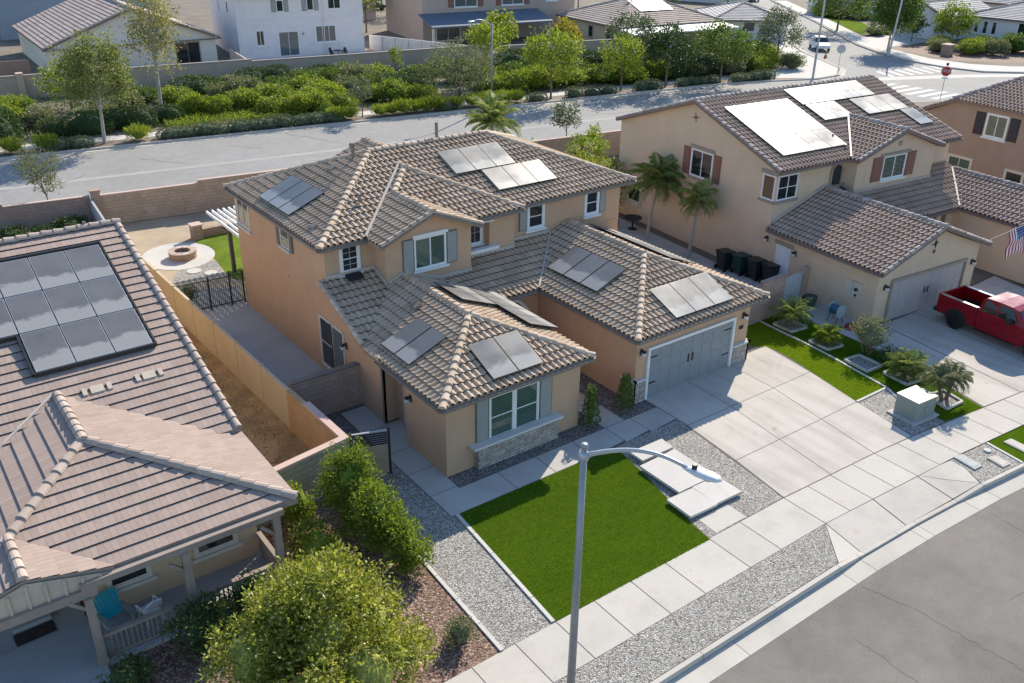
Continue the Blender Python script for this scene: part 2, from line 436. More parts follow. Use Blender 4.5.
def eave_gutter(mb, pts, out, h=.11, w=.1, m=0):
    if isinstance(mb, Pieces): mb = mb.new()
    """box gutter along an eave: pts along the edge, out = outward plan direction(s)"""
    for k in range(len(pts) - 1):
        a = Vector(pts[k]); b = Vector(pts[k + 1]); o = Vector((out[k][0], out[k][1], 0))
        q = [a - o * .005, b - o * .005, b + o * w, a + o * w]
        q = [Vector((p.x, p.y, p.z - .045)) for p in q]
        mb.slab([tuple(p) for p in q], h, m)
def solar(parent, plane, rects, label=None, gap=.018, off=.13, th=.04, name='solar_panel', frame=None):
    """panels on a roof plane. plane = (origin, u direction in plan, slope); rects = (u0,u1,y0,y1 in plan distance up the slope, nu, nv)"""
    (ox, oy, oz), (ux, uy), k = plane
    U = Vector((ux, uy, 0)); D = Vector((-uy, ux, 0))            # D = plan direction up the slope
    up = (D + Vector((0, 0, k))).normalized(); n = U.cross(up).normalized()
    c = 1 / math.sqrt(1 + k * k)
    O = Vector((ox, oy, oz))
    for (u0, u1, d0, d1, nu, nv) in rects:
        du = (u1 - u0) / nu; dd = (d1 - d0) / nv
        for i in range(nu):
            for j in range(nv):
                a0, a1 = u0 + i * du + gap, u0 + (i + 1) * du - gap
                b0, b1 = (d0 + j * dd) / c + gap, (d0 + (j + 1) * dd) / c - gap
                pt = lambda a, b, h: tuple(O + U * a + up * b + n * h)
                mb = MB(); h0, h1 = off, off + th
                lo = [pt(a0, b0, h0), pt(a1, b0, h0), pt(a1, b1, h0), pt(a0, b1, h0)]
                hi = [pt(a0, b0, h1), pt(a1, b0, h1), pt(a1, b1, h1), pt(a0, b1, h1)]
                e = .018
                inn = [pt(a0 + e, b0 + e, h1 + .001), pt(a1 - e, b0 + e, h1 + .001), pt(a1 - e, b1 - e, h1 + .001), pt(a0 + e, b1 - e, h1 + .001)]
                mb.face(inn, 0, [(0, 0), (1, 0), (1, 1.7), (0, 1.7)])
                mb.face(list(reversed(lo)), 1)
                for q in range(4):
                    r_ = (q + 1) % 4
                    mb.face([lo[q], lo[r_], hi[r_], hi[q]], 1); mb.face([hi[q], hi[r_], inn[r_], inn[q]], 1)
                for aa in (a0 + .2, a1 - .2):                     # feet on the tiles
                    for bb in (b0 + .25, b1 - .25):
                        mb.tube([pt(aa, bb, .0), pt(aa, bb, h0)], .022, 5, 1)
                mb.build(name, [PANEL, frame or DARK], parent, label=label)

# ------------------------------------------------------------------ windows, lamps
def window(parent, x, y, z, rz, w, h, pane=None, trim=.1, frame=None, nx=1, ny=1, head=False, sill=True, inner=.04, grid=None, shut=None, shutm=None, label=None, name='window', mull=None):
    """a window lying on a wall. (x,y,z) = lower left of the glass opening, rz turns its outward normal (-y) """
    frame = frame or WHITE; pane = pane or GLASS
    f = MB().at(x, y, z, rz)
    t = trim
    if t > .02:
        f.box(-t, w + t, -.045, .02, h, h + t); f.box(-t, w + t, -.045, .02, -t, 0)
        f.box(-t, 0, -.043, .02, 0, h); f.box(w, w + t, -.043, .02, 0, h)
    if head: f.box(-t - .07, w + t + .07, -.1, .02, h + t + .002, h + t + .14)
    i = inner
    f.box(0, w, -.03, .018, 0, i); f.box(0, w, -.03, .018, h - i, h)
    f.box(0, i, -.028, .018, i, h - i); f.box(w - i, w, -.028, .018, i, h - i)
    for k in range(1, nx): f.box(w * k / nx - i * .7, w * k / nx + i * .7, -.03, .018, i, h - i)
    for k in range(1, ny): f.box(i, w - i, -.026, .017, h * k / ny - i * .5, h * k / ny + i * .5)
    if grid:
        for a in range(nx):
            for q in range(1, grid[0]):
                xx = w * (a + q / grid[0]) / nx; f.box(xx - .006, xx + .006, -.016, .016, i, h - i)
        for q in range(1, grid[1]):
            zz = h * q / grid[1]; f.box(i, w - i, -.015, .015, zz - .006, zz + .006)
    o = f.build(name, frame, parent, label=label)
    g = MB().at(x, y, z, rz); g.face([(i * .5, -.012, i * .5), (w - i * .5, -.012, i * .5), (w - i * .5, -.012, h - i * .5), (i * .5, -.012, h - i * .5)], 0, [(0, 0), (w, 0), (w, h), (0, h)])
    g.build('pane', pane, o)
    if sill:
        s = MB().at(x, y, z, rz); s.box(-t - .09, w + t + .09, -.12, .02, -t - .1, -t - .003); s.build('sill', frame, o)
    if shut:
        for (a, b) in shut:
            q = MB().at(x, y, z, rz); q.box(a, b, -.05, .01, -.06, h + .06, 0)
            q.box(a + .035, b - .035, -.062, -.048, -.02, h + .02, 1)
            q.build('shutter', shutm or [SHUTFRAME, SHUT], parent)
    return o
def wall_lamp(parent, x, y, z, rz):
    m = MB().at(x, y, z, rz)
    m.box(-.06, .06, -.02, .01, -.12, .16, 0); m.tube([(0, -.02, .1), (0, -.1, .16), (0, -.16, .1)], .015, 6, 0)
    m.tube([(0, -.16, -.12), (0, -.16, -.08), (0, -.16, .1), (0, -.16, .15)], [.05, .08, .1, .03], 8, 0)
    o = m.build('wall_lamp', DARK, parent)
    g = MB().at(x, y, z, rz); g.tube([(0, -.165, -.09), (0, -.165, .06)], [.085, .112], 8); g.build('lamp_glass', LAMPGLASS, o)
    return o
def garage_door(parent, x, y, rz, w, h, mat, trimm, rows=4, handles=True, hinges=False):
    f = MB().at(x, y, 0, rz)
    d = MB().at(x, y, 0, rz)
    hh = h / rows
    for r in range(rows):
        d.box(0, w, -.008, .02, r * hh + .006, (r + 1) * hh - .006)
        n = int(round(w / .62)); ww = w / n
        for k in range(n):
            d.box(k * ww + .05, (k + 1) * ww - .05, -.02, -.007, r * hh + .08, (r + 1) * hh - .08)
    d.box(0, w, -.004, .021, 0, h)
    o = d.build('garage_door', mat, parent)
    t = .12
    f.box(-t, 0, -.1, .02, 0, h + t); f.box(w, w + t, -.1, .02, 0, h + t); f.box(0, w, -.1, .02, h, h + t)
    f.build('door_frame', trimm, o)
    k = MB().at(x, y, 0, rz)
    if handles:
        for s in (-1, 1): k.box(w / 2 + s * .12 - .025, w / 2 + s * .12 + .025, -.05, -.015, h * .45, h * .62)
    if hinges:
        for zz in (h * .3, h * .83):
            for s in (0, 1):
                k.box(.04 if s == 0 else w - .46, .46 if s == 0 else w - .04, -.035, -.018, zz - .03, zz + .03)
    if k.v: k.build('door_handle', DARK, o)
    return o
# ------------------------------------------------------------------ the ground
OR = Vector((8.95, 75.38, 0)); RA = rad(-8)
def rd(x, y, z=0):
    """a point in the frame of the road behind the houses"""
    return (OR.x + x * math.cos(RA) - y * math.sin(RA), OR.y + x * math.sin(RA) + y * math.cos(RA), z)
def rd2(pts): return [rd(*p)[:2] for p in pts]
def lerp_line(tab, x):
    for (a, ya), (b, yb) in zip(tab, tab[1:]):
        if x <= b: return ya + (yb - ya) * (x - a) / (b - a)
    return tab[-1][1]

SOIL = plain('soil', (.2, .165, .13), .95, .2, .35, 9, .2, .4, 30)
MULCH = gravel('bark_mulch', [(0, (.1, .05, .035)), (.4, (.19, .105, .075)), (.75, (.29, .18, .135)), (1, (.42, .3, .24))], 15)
TANSOIL = plain('tan_earth', (.42, .33, .23), .95, .14, .6, 14, .15, .4, 30)
DRYWEED = plain('dry_weeds', (.5, .33, .16), .95, .35, 1.1, 22, .45, .8, 40)
CONC = concrete('concrete', (.52, .48, .425), .17, .55)
CONC2 = concrete('old_concrete', (.47, .445, .41), .16)
PALECONC = concrete('pale_concrete', (.56, .53, .49), .08)
DRIVEC = concrete('drive_concrete', (.53, .485, .43), .16, .55, True)
JOINT = plain('joint_dark', (.13, .12, .11), .95, .1)  # dark bed colour showing between slabs, also on the slab plinths
ASPH = asphalt('street_asphalt', (.2, .18, .158))
ASPH2 = asphalt('worn_asphalt', (.3, .29, .275), .08)
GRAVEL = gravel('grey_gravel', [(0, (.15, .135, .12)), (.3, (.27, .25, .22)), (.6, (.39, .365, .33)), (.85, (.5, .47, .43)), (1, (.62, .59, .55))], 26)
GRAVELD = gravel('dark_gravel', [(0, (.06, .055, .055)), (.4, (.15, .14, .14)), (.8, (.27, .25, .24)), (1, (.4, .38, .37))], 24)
TURF = turf('artificial_turf', (.062, .115, .007), (.082, .142, .01))
TURF2 = turf('turf_strip', (.11, .18, .008), (.145, .21, .01))
GRASS = turf('lawn_grass', (.12, .18, .03), (.2, .27, .05), 30)
PAINTW = plain('road_paint', (.5, .485, .465), .8, .12, 1.5, 20, .2)
CRACK = plain('crack_tar', (.12, .11, .1), .9, .2)

def sheet(name, poly, z, mat, kind='structure', label=None, cat=None):
    m = MB(); m.face([(p[0], p[1], z) for p in poly]); return m.build(name, mat, kind=kind, label=label, cat=cat)
def ribbon(m, pts, w, z, mat=0):
    for a, b in zip(pts, pts[1:]):
        A = Vector((a[0], a[1], 0)); B = Vector((b[0], b[1], 0)); d = (B - A).normalized(); s = Vector((-d.y, d.x, 0)) * w / 2
        m.face([tuple(p + Vector((0, 0, z))) for p in (A - s, B - s, B + s, A + s)], mat)

m = MB(); m.box(-600, 700, -500, 800, -1.2, -.24); m.build('ground', SOIL, kind='structure')
sheet('street', [(-200, -160), (260, -160), (260, 9), (50, 9.2), (38, 10.2), (29, 10.75), (22, 11.3), (-200, 11.3)], -.185, ASPH)
sheet('back_road', rd2([(-150, -40), (330, -90), (330, 190), (84, 190), (84, 20), (-150, 20)]), -.141, ASPH2)

SW_OUT = [(-60, 12.87), (22.4, 12.87), (30.07, 12.5), (33.8, 12.2), (60, 9.6)]
SW_IN = [(-60, 14.5), (22.4, 14.55), (27.3, 14.37), (29.6, 14.22), (33.8, 13.78), (60, 11.2)]
KERB = [(-60, 11.28), (22, 11.26), (25, 11.17), (28.7, 10.95), (33, 10.55), (40, 9.75), (60, 7.6)]
blk = [(x, y) for x, y in SW_OUT] + rd2([(60, -42), (75, -15), (83, -15.6)][1:][::-1][:0]) + [rd(112, -34)[:2], rd(96, -23)[:2], rd(86, -17)[:2], rd(76, -14.6)[:2], rd(-70, -14.5)[:2]]
m = MB(); m.prism(blk, -.3, 0); m.build('house_lots', SOIL, kind='structure')
# near kerb of the back road
m = MB()
line = [(-70, -14.5), (76, -14.6), (86, -17), (96, -23), (112, -34)]
for a, b in zip(line, line[1:]):
    A = rd(*a); B = rd(*b); m.prism([A[:2], (A[0] - .03, A[1] - .16), (B[0] - .03, B[1] - .16), B[:2]], -.3, .012)
m.build('back_kerb', CONC2, kind='structure')

# pavement slabs with open joints
m = MB(); m.face([(x, y, .004) for x, y in SW_OUT] + [(x, y, .004) for x, y in reversed(SW_IN)]); m.build('pavement_bed', JOINT, kind='structure')
m = MB(); xs = []
x = -40.
while x < 17.5: xs.append(x); x += 1.42
xs += [18.75, 20.2, 22.42, 23.65, 24.84, 26.06, 27.33, 28.62, 29.9, 31.2, 32.5, 33.8, 35.1, 36.4, 37.7, 39.1, 40.5, 42, 43.5, 45, 47, 49]
for a, b in zip(xs, xs[1:]):
    g = .016
    m.face([(a + g, lerp_line(SW_OUT, a) + .01, .01), (b - g, lerp_line(SW_OUT, b) + .01, .01), (b - g, lerp_line(SW_IN, b) - .01, .01), (a + g, lerp_line(SW_IN, a) - .01, .01)])
m.build('pavement', CONC, kind='structure')
# kerb, lowered at the drive, and gutter
KS = [(-60, 0), (21.0, 0), (22.3, -.105), (27.2, -.105), (28.75, 0), (33.5, 0), (35, -.105), (41, -.105), (42.5, 0), (60, 0)]
m = MB(); x = -60.; pts = []
st = sorted(set([a for a, _ in KS] + [a for a, _ in KERB] + [i * 3.0 for i in range(-20, 20)]))
for x in st: pts.append((x, lerp_line(KERB, x), lerp_line(KS, x) + .006))
for (xa, ya, za), (xb, yb, zb) in zip(pts, pts[1:]):
    g = .006
    xa += g; xb -= g
    q = [(xa, ya + .03, za), (xb, yb + .03, zb), (xb, yb + .17, zb), (xa, ya + .17, za)]
    m.face(q); m.face([(xa, ya, -.24), (xb, yb, -.24), (xb, yb + .03, zb), (xa, ya + .03, za)]); m.face([(xb, yb + .17, -.2), (xa, ya + .17, -.2), (xa, ya + .17, za), (xb, yb + .17, zb)])
m.build('kerb', CONC, kind='structure')
m = MB()
gx = sorted(set([-60, -40, -20, -8, -2, 4, 10, 16.15, 21.0, 24.6, 27.5, 31, 34, 40, 60] + [a for a, _ in KERB]))
for a, b in zip(gx, gx[1:]):
    m.face([(a + .008, lerp_line(KERB, a) - .62, -.178), (b - .008, lerp_line(KERB, b) - .62, -.178), (b - .008, lerp_line(KERB, b) - .002, -.165), (a + .008, lerp_line(KERB, a) - .002, -.165)])
m.build('gutter', CONC, kind='structure')
# verge between kerb and pavement
sheet('verge_gravel', [(-60, 11.45), (21.1, 11.45), (22.4, 12.87), (-60, 12.87)], .002, GRAVEL, 'stuff', 'grey and tan gravel in the long verge along the kerb', 'gravel')
sheet('verge_gravel', [(28.75, 11.13), (31.12, 10.92), (31.34, 12.37), (29.25, 12.52), (29.2, 11.95)], .002, GRAVEL, 'stuff', 'patch of gravel around the meter lids beside the drive apron', 'gravel')
sheet('verge_grass', [(31.25, 10.9), (36, 10.4), (36, 11.98), (31.46, 12.36)], .003, TURF, 'stuff', 'green turf verge at the kerb past the meter lids', 'grass')
m = MB(); m.box(-.05, .05, 0, 1.46, 0, .03); o = m.build('verge_edging', PALECONC, kind='structure', loc=(31.19, 10.9, 0)); o.rotation_euler = (0, 0, rad(-8.8))
m = MB()
m.face([(22.44, 12.86, .0), (22.26, 11.42, -.1), (24.6, 11.36, -.1), (24.83, 12.78, 0)]); m.face([(24.87, 12.78, 0), (24.64, 11.36, -.1), (27.2, 11.25, -.1), (27.3, 12.7, 0)])
m.face([(22.41, 12.86, 0), (21.12, 11.44, .003), (22.23, 11.42, -.1)])
m.face([(27.34, 12.7, 0), (27.24, 11.25, -.1), (28.7, 11.14, .0), (27.9, 12.05, -.03)]); m.face([(27.35, 12.71, .001), (27.92, 12.06, -.028), (28.72, 11.14, .001), (29.18, 11.95, .001), (29.23, 12.5, .001)])
m.build('drive_apron', CONC, kind='structure')
m = MB(); m.face([(20.9, 11.4, -.16), (29.4, 11.1, -.16), (29.4, 12.55, -.03), (22, 12.9, -.03)]); m.build('apron_bed', JOINT, kind='structure')

sheet('verge_slab', [(36.02, 10.38), (45, 9.35), (60, 7.8), (60, 9.58), (45, 11.05), (36.02, 11.97)], -.03, CONC)
sheet('far_right_yard', [(46.2, 12.6), (60, 11.2), (62, 24), (50.5, 24.5), (48.1, 20.9)], .004, TURF, 'stuff', 'green turf yard past the drive of the beige house', 'grass')
# yards in front of the house
sheet('gravel_bed', [(10.75, 14.52), (12.42, 14.52), (12.92, 20.2), (12.72, 23.95), (12.75, 28.3), (11.0, 28.3), (11.0, 19.4)], .004, GRAVEL, 'stuff', 'long bed of grey gravel between the mulch and the turf lawn', 'gravel')
sheet('mulch', [(-30, 14.52), (10.64, 14.52), (10.86, 19.4), (10.95, 24.1), (-30, 24.1)], .003, MULCH, 'stuff', 'brown bark mulch under the shrubs by the porch', 'mulch')
sheet('artificial_lawn', [(12.52, 14.56), (18.74, 14.5), (18.9, 15.6), (19.6, 18.6), (19.86, 20.14), (13.0, 20.16)], .012, TURF, 'stuff', 'square green artificial turf lawn in front of the house', 'grass')
sheet('gravel_bed', [(18.78, 14.55), (22.4, 14.6), (23.2, 19.45), (23.17, 20.3), (19.9, 20.15), (19.62, 18.6), (18.95, 15.6)], .004, GRAVEL, 'stuff', 'gravel strip between the stepping slabs and the drive', 'gravel')
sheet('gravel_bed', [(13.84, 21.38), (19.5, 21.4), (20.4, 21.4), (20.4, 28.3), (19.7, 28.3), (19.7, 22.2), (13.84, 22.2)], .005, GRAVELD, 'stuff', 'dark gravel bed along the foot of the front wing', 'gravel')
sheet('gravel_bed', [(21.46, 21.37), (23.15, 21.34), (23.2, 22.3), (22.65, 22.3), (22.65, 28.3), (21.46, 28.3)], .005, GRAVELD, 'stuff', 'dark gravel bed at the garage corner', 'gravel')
m = MB(); m.face([(12.74, 20.17, .006), (23.2, 20.2, .006), (23.2, 21.36, .006), (13.86, 21.37, .006), (13.86, 28.2, .006), (12.7, 28.2, .006)]); m.face([(20.42, 21.37, .0065), (21.45, 21.37, .0065), (21.45, 28.3, .0065), (20.42, 28.3, .0065)]); m.build('path_bed', JOINT, kind='structure')
m = MB()
for a, b in zip((12.95, 15.42, 17.1, 18.8, 20.45, 21.72), (15.42, 17.1, 18.8, 20.45, 21.72, 23.16)):
    m.face([(a + .015, 20.18, .014), (b - .015, 20.18 if b < 20 else 20.3, .014), (b - .015, 21.35, .014), (a + .015, 21.35, .014)])
for a, b in zip((20.18, 21.5, 23.0, 24.5, 26.3), (21.5, 23.0, 24.5, 26.3, 28.1)):
    m.face([(12.76, a + .012, .015), (13.82, a + .012, .015), (13.82, b - .012, .015), (12.76, b - .012, .015)])
m.box(13.83, 14.5, 24.86, 26.4, -.1, .016)
for a, b in zip((21.37, 23.2, 25, 26.7), (23.2, 25, 26.7, 28.3)): m.face([(20.44, a + .012, .015), (21.43, a + .012, .015), (21.43, b - .012, .015), (20.44, b - .012, .015)])
m.build('path', CONC2, kind='structure')
TURFB = leafmat('turf_blades', [(0, (.085, .165, .01)), (.5, (.14, .235, .016)), (1, (.26, .34, .05))], .35, .85)
def blades(name, poly, n, z, ln, label):
    """loose turf fibres standing in a polygon and hanging over its edge"""
    xs = [p[0] for p in poly]; ys_ = [p[1] for p in poly]; m = MB()
    def inside(x, y):
        c = False
        for (x1, y1), (x2, y2) in zip(poly, poly[1:] + poly[:1]):
            if (y1 > y) != (y2 > y) and x < (x2 - x1) * (y - y1) / (y2 - y1) + x1: c = not c
        return c
    k = 0
    while k < n:
        x = random.uniform(min(xs), max(xs)); y = random.uniform(min(ys_), max(ys_))
        if not inside(x, y): continue
        k += 1; a = random.uniform(0, 6.283); l = ln * random.uniform(.6, 1.3); t_ = random.uniform(.2, .9)
        dx, dy = math.cos(a) * l * t_, math.sin(a) * l * t_; w = .006; i = len(m.v)
        m.v += [(x - w * math.sin(a), y + w * math.cos(a), z), (x + w * math.sin(a), y - w * math.cos(a), z), (x + dx, y + dy, z + l)]
        m.f.append((i, i + 1, i + 2)); m.m.append(0); m.uv.append([(0, 0)] * 3)
    return m.build(name, TURFB, label=label, cat='grass', kind='stuff')
blades('turf_fibres', [(12.5, 14.54), (18.76, 14.48), (18.92, 15.6), (19.62, 18.6), (19.88, 20.16), (12.98, 20.18)], 60000, .012, .032, 'short upright green fibres of the square turf lawn')
blades('turf_fibres', [(30.08, 17.02), (32.02, 17.0), (32.58, 20.6), (32.78, 24.25), (29.5, 24.25), (31.06, 22.0), (30.94, 20.9)], 14000, .009, .03, 'green fibres of the turf strip beside the drive')
# the drive: slabs with saw-cut joints
m = MB(); m.face([(22.42, 14.56, .006), (29.56, 14.25, .006), (30.1, 17.05, .006), (30.95, 20.95, .006), (31.05, 22.0, .006), (30.0, 23.6, .006), (29.3, 24.3, .006), (29.2, 22.5, .006), (23.17, 22.5, .006), (23.17, 20.3, .006)]); m.build('drive_bed', JOINT, kind='structure')
m = MB()
rows = [(14.58, 22.44, 24.9, 27.33, 29.54), (17.0, 22.83, 25.25, 27.76, 30.06), (19.68, 23.14, 25.62, 28.2, 30.62), (22.4, 23.2, 25.7, 28.3, 31.0)]
for r0, r1 in zip(rows, rows[1:]):
    for k in range(1, 4):
        g = .014
        yb = lambda r, i: lerp_line(SW_IN, r[i]) + .012 if r is rows[0] else r[0]
        m.face([(r0[k] + g, yb(r0, k) + g, .014), (r0[k + 1] - g, yb(r0, k + 1) + g, .014), (r1[k + 1] - g, r1[0] - g, .014), (r1[k] + g, r1[0] - g, .014)])
m.build('driveway', DRIVEC, kind='structure')
m = MB()
def arcline(pts, n=10):
    out = []
    for i in range(n + 1):
        t = i / n; q = [Vector((*p, 0)) for p in pts]
        while len(q) > 1: q = [a.lerp(b, t) for a, b in zip(q, q[1:])]
        out.append((q[0].x, q[0].y))
    return out
ribbon(m, arcline([(28.5, 20.4), (29.3, 20.2), (29.6, 21.2), (30.4, 20.9), (30.6, 21.6)]), .035, .018)
ribbon(m, arcline([(28.75, 20.15), (29.6, 20.0), (29.8, 20.9), (30.6, 20.6), (30.75, 21.4)]), .03, .018)
m.build('drive_stain_line', plain('old_stain', (.36, .34, .31)), kind='structure')
# right of the drive
sheet('grass_strip', [(30.08, 17.02), (32.02, 17.0), (32.58, 20.6), (32.78, 24.25), (29.5, 24.25), (31.06, 22.0), (30.94, 20.9)], .009, TURF2, 'stuff', 'bright green turf strip between the drive and the planted bed', 'grass')
sheet('grass_bed', [(31.6, 14.1), (33.8, 13.8), (34.5, 16.75), (34.85, 20.5), (34.85, 24.5), (32.9, 24.5), (32.7, 20.6), (32.12, 17.0), (31.58, 14.9)], .008, TURF, 'stuff', 'dark green turf around the square white planters', 'grass')
sheet('gravel_bed', [(29.6, 14.25), (31.52, 14.1), (31.56, 16.0), (31.98, 16.9), (30.06, 17.0)], .005, GRAVEL, 'stuff', 'gravel square around the green utility cabinet', 'gravel')
m = MB()
for pts in ([(32.86, 24.25), (32.64, 20.7), (32.07, 16.98)], [(32.07, 16.98), (30.05, 17.0)], [(32.07, 16.98), (31.55, 16.0), (31.52, 14.9)]):
    for a, b in zip(pts, pts[1:]): m.bar((*a, .02), (*b, .02), .1, .05)
for pts in ([(12.95, 20.16), (12.47, 14.56)], [(10.93, 20.4), (10.69, 14.53)]):
    for a, b in zip(pts, pts[1:]):
        for k in range(5):
            A = Vector((*a, .02)).lerp(Vector((*b, .02)), k / 5 + .002); B = Vector((*a, .02)).lerp(Vector((*b, .02)), (k + 1) / 5 - .002)
            m.bar(A, B, .12, .06)
m.build('concrete_edging', PALECONC, kind='structure')
# the neighbour's drive and walk
sheet('neighbour_path', [(34.9, 16.8), (37.25, 20.55), (36.85, 25.2), (34.9, 24.9)], .009, CONC2)
m = MB(); m.face([(33.87, 13.78, .006), (46, 12.5, .006), (48, 21, .006), (37.45, 20.7, .006), (34.6, 16.85, .006)]); m.build('drive_bed', JOINT, kind='structure')
m = MB()
for q in ([(33.92, 13.82), (36.3, 13.56), (37.3, 20.5), (34.64, 16.82)], [(36.34, 13.56), (38.9, 13.3), (40.0, 20.6), (37.4, 20.66)], [(38.94, 13.3), (41.6, 13.0), (42.8, 20.6), (40.04, 20.6)], [(41.64, 13.0), (45.9, 12.55), (47.8, 20.8), (42.84, 20.6)]):
    m.face([(p[0], p[1], .014) for p in q])
m.build('driveway', DRIVEC, kind='structure')
# side and back yards
sheet('side_slab', [(11.1, 28.6), (13.84, 28.6), (13.84, 40.25), (10.95, 40.4)], .012, CONC2)
sheet('side_gravel', [(11.0, 24.0), (12.7, 24.0), (12.72, 28.3), (11.0, 28.3)], .006, GRAVELD, 'stuff', 'dark gravel behind the side gate and the low wall', 'gravel')
sheet('side_weeds', [(7.3, 24.3), (10.85, 24.3), (10.05, 56), (6.4, 56.6)], .006, DRYWEED, 'stuff', 'brown dry weeds in the narrow yard beside the fence', 'weeds')
sheet('back_yard', [(10.3, 40.4), (32, 40.4), (31.5, 52.8), (10.3, 55.7)], .004, TANSOIL)
sheet('back_lawn', [(14.7, 50.2), (17.6, 51.0), (22, 50.4), (22, 42), (15.2, 42.2), (14.3, 43.6), (14.6, 46.5)], .012, GRASS, 'stuff', 'green lawn behind the house beside the fire pit', 'grass')
m = MB(); m.face([(13.15 + 1.9 * math.cos(a * PI / 16), 48.25 + 2.15 * math.sin(a * PI / 16), .02) for a in range(32)]); m.build('fire_pit_patio', PALECONC, kind='structure')
m = MB(); m.face([(11.6, 44.6, .016), (14.2, 44.2, .016), (14.6, 46.4, .016), (12.5, 46.3, .016)]); m.face([(11.0, 40.6, .014), (13.8, 40.5, .014), (14.2, 42.4, .014), (11.2, 43.2, .014)]); m.build('pebble_path', GRAVEL, kind='structure')
for (x, y, r) in ((13.1, 45.6, .38), (13.75, 44.85, .34)):
    m = MB(); m.cyl(0, 0, 0, .03, r, r, 18); m.build('stepping_stone', PALECONC, label='round pale stepping stone in the pebble path by the fire pit', cat='stone', group='round stepping stones', loc=(x, y, .016))
sheet('neighbour_side_yard', [(31.2, 24.7), (36.4, 25.4), (38.2, 45), (33.5, 52.5), (32.2, 52.6)], .005, CONC2)

# cracks in the asphalt
m = MB()
def crack(a, b, z, w=.014, n=22, j=.05):
    P = [(a[0] + (b[0] - a[0]) * i / n + random.uniform(-j, j), a[1] + (b[1] - a[1]) * i / n + random.uniform(-j, j)) for i in range(n + 1)]
    ribbon(m, P, w, z)
crack((21.0, 10.5), (21.4, 9.1), -.181); crack((21.4, 9.1), (21.7, 6.0), -.181); crack((21.7, 6.0), (22, 0), -.181); crack((19.0, 9.3), (19.0, 7.4), -.181); crack((19, 7.4), (19.2, 4), -.181); crack((27.6, 10.1), (27.5, 7), -.181)
crack((24, 7.6), (34, 6.6), -.181)
m.build('street_crack', CRACK, kind='structure')
m = MB()
for (a, b) in (((21, -1), (24, -6)), ((16, -3), (18, -5)), ((9, -4), (12, -7)), ((36, -5), (40, -7.5)), ((47, -6), (52, -6.6)), ((2, -10), (5, -7)), ((27, -8), (33, -9)), ((57, -5), (62, -8)), ((-5, -6), (0, -8.5))):
    crack(rd(*a)[:2], rd(*b)[:2], -.137, .06, 10, .2)
m.build('back_road_crack', CRACK, kind='structure')
sheet('road_crown', rd2([(-100, -8.3), (70, -8.3), (70, -7.7), (-100, -7.7)]), -.137, concrete('worn_centre_line', (.37, .355, .335), .1))

# blocks beyond the back road
FK = [(-80, 0), (69, 0), (76, -1.3), (80, -2.2), (84, -1.6), (87.5, 1.4), (89.5, 6), (92, 12), (97, 20), (104, 32), (120, 58), (150, 110)]
blk = rd2(FK + [(150, 190), (-150, 190), (-150, 0)])
m = MB(); m.prism(blk, -.3, 0); m.build('far_lots', SOIL, kind='structure')
m = MB()
for a, b in zip(FK, FK[1:]):
    A = Vector(rd(*a)); B = Vector(rd(*b)); d = (B - A).normalized(); s = Vector((-d.y, d.x, 0)) * .18; g = Vector((d.y, -d.x, 0)) * .5
    m.prism([tuple(p)[:2] for p in (A - s * .02, B - s * .02, B + s, A + s)], -.3, .014)
    m.face([tuple(p)[:2] + (-.13,) for p in (A + g, B + g, B, A)])
m.build('far_kerb', CONC, kind='structure')
m = MB(); m.face([rd(x, y, .006) for x, y in [(-80, 1.9), (68, 1.9), (75, .2), (80, -1.9), (84, -1.3), (87.1, 1.6), (89, 6), (91.5, 12.2), (96.5, 20.2), (103.5, 32.2), (119.5, 58.2), (118, 59.2), (102, 33.2), (94.8, 21.2), (89.6, 13), (86.2, 7.8), (80, 4.2), (74, 3.3), (68, 3.4), (-80, 3.4)]]); m.build('far_pavement', PALECONC, kind='structure')
FR_ = [(165, 110), (131, 60), (116, 34), (109, 23), (103.5, 14), (100.9, 8), (99.4, 2), (99.6, -3), (101.2, -7), (105.3, -9.6), (125, -19), (170, -41)]
m = MB(); m.prism(rd2([(330, -120), (330, 190)] + FR_), -.3, 0); m.build('corner_lots', SOIL, kind='structure')
m = MB()
for a, b in zip(FR_, FR_[1:]):
    A = Vector(rd(*a)); B = Vector(rd(*b)); d = (B - A).normalized(); s = Vector((-d.y, d.x, 0)) * .2
    m.prism([tuple(p)[:2] for p in (A - s * .02, B - s * .02, B + s, A + s)], -.3, .014)
m.build('corner_kerb', CONC2, kind='structure')
m = MB(); m.face([rd(x, y, .006) for x, y in [(131.4, 59.7), (116.4, 33.8), (109.4, 22.8), (103.9, 13.8), (101.3, 7.8), (99.7, 2), (99.9, -3), (101.5, -6.8), (105.5, -9.3), (125, -18.7), (170, -40.6), (171, -37), (126, -15.2), (107.5, -6.4), (104.2, -3), (103.0, 2), (104.2, 7), (106.5, 12.8), (111.6, 21.6), (118.5, 32.6), (133.4, 58.6)]]); m.build('corner_pavement', PALECONC, kind='structure')
# crossings
m = MB(); ribbon(m, rd2([(80.5, -3.4), (86, -4.6), (97, -7.6), (106, -11)]), 1.7, -.135); m.build('valley_gutter', PALECONC, kind='structure')
m = MB()
for k in range(7):
    x = 89.0 + k * 1.5; m.face([rd(a, b, -.134) for a, b in ((x, -4.4 - .1 * k), (x + .7, -4.5 - .1 * k), (x + 1.6, -1.4), (x + .9, -1.3))])
for k in range(8):
    y = -5 - k * 1.35; m.face([rd(a, b, -.134) for a, b in ((80.5 + .35 * k, y), (80.9 + .35 * k, y - .65), (85.6 + .35 * k, y - .1), (85.2 + .35 * k, y + .55))])
m.build('crossing_markings', PAINTW, kind='structure')
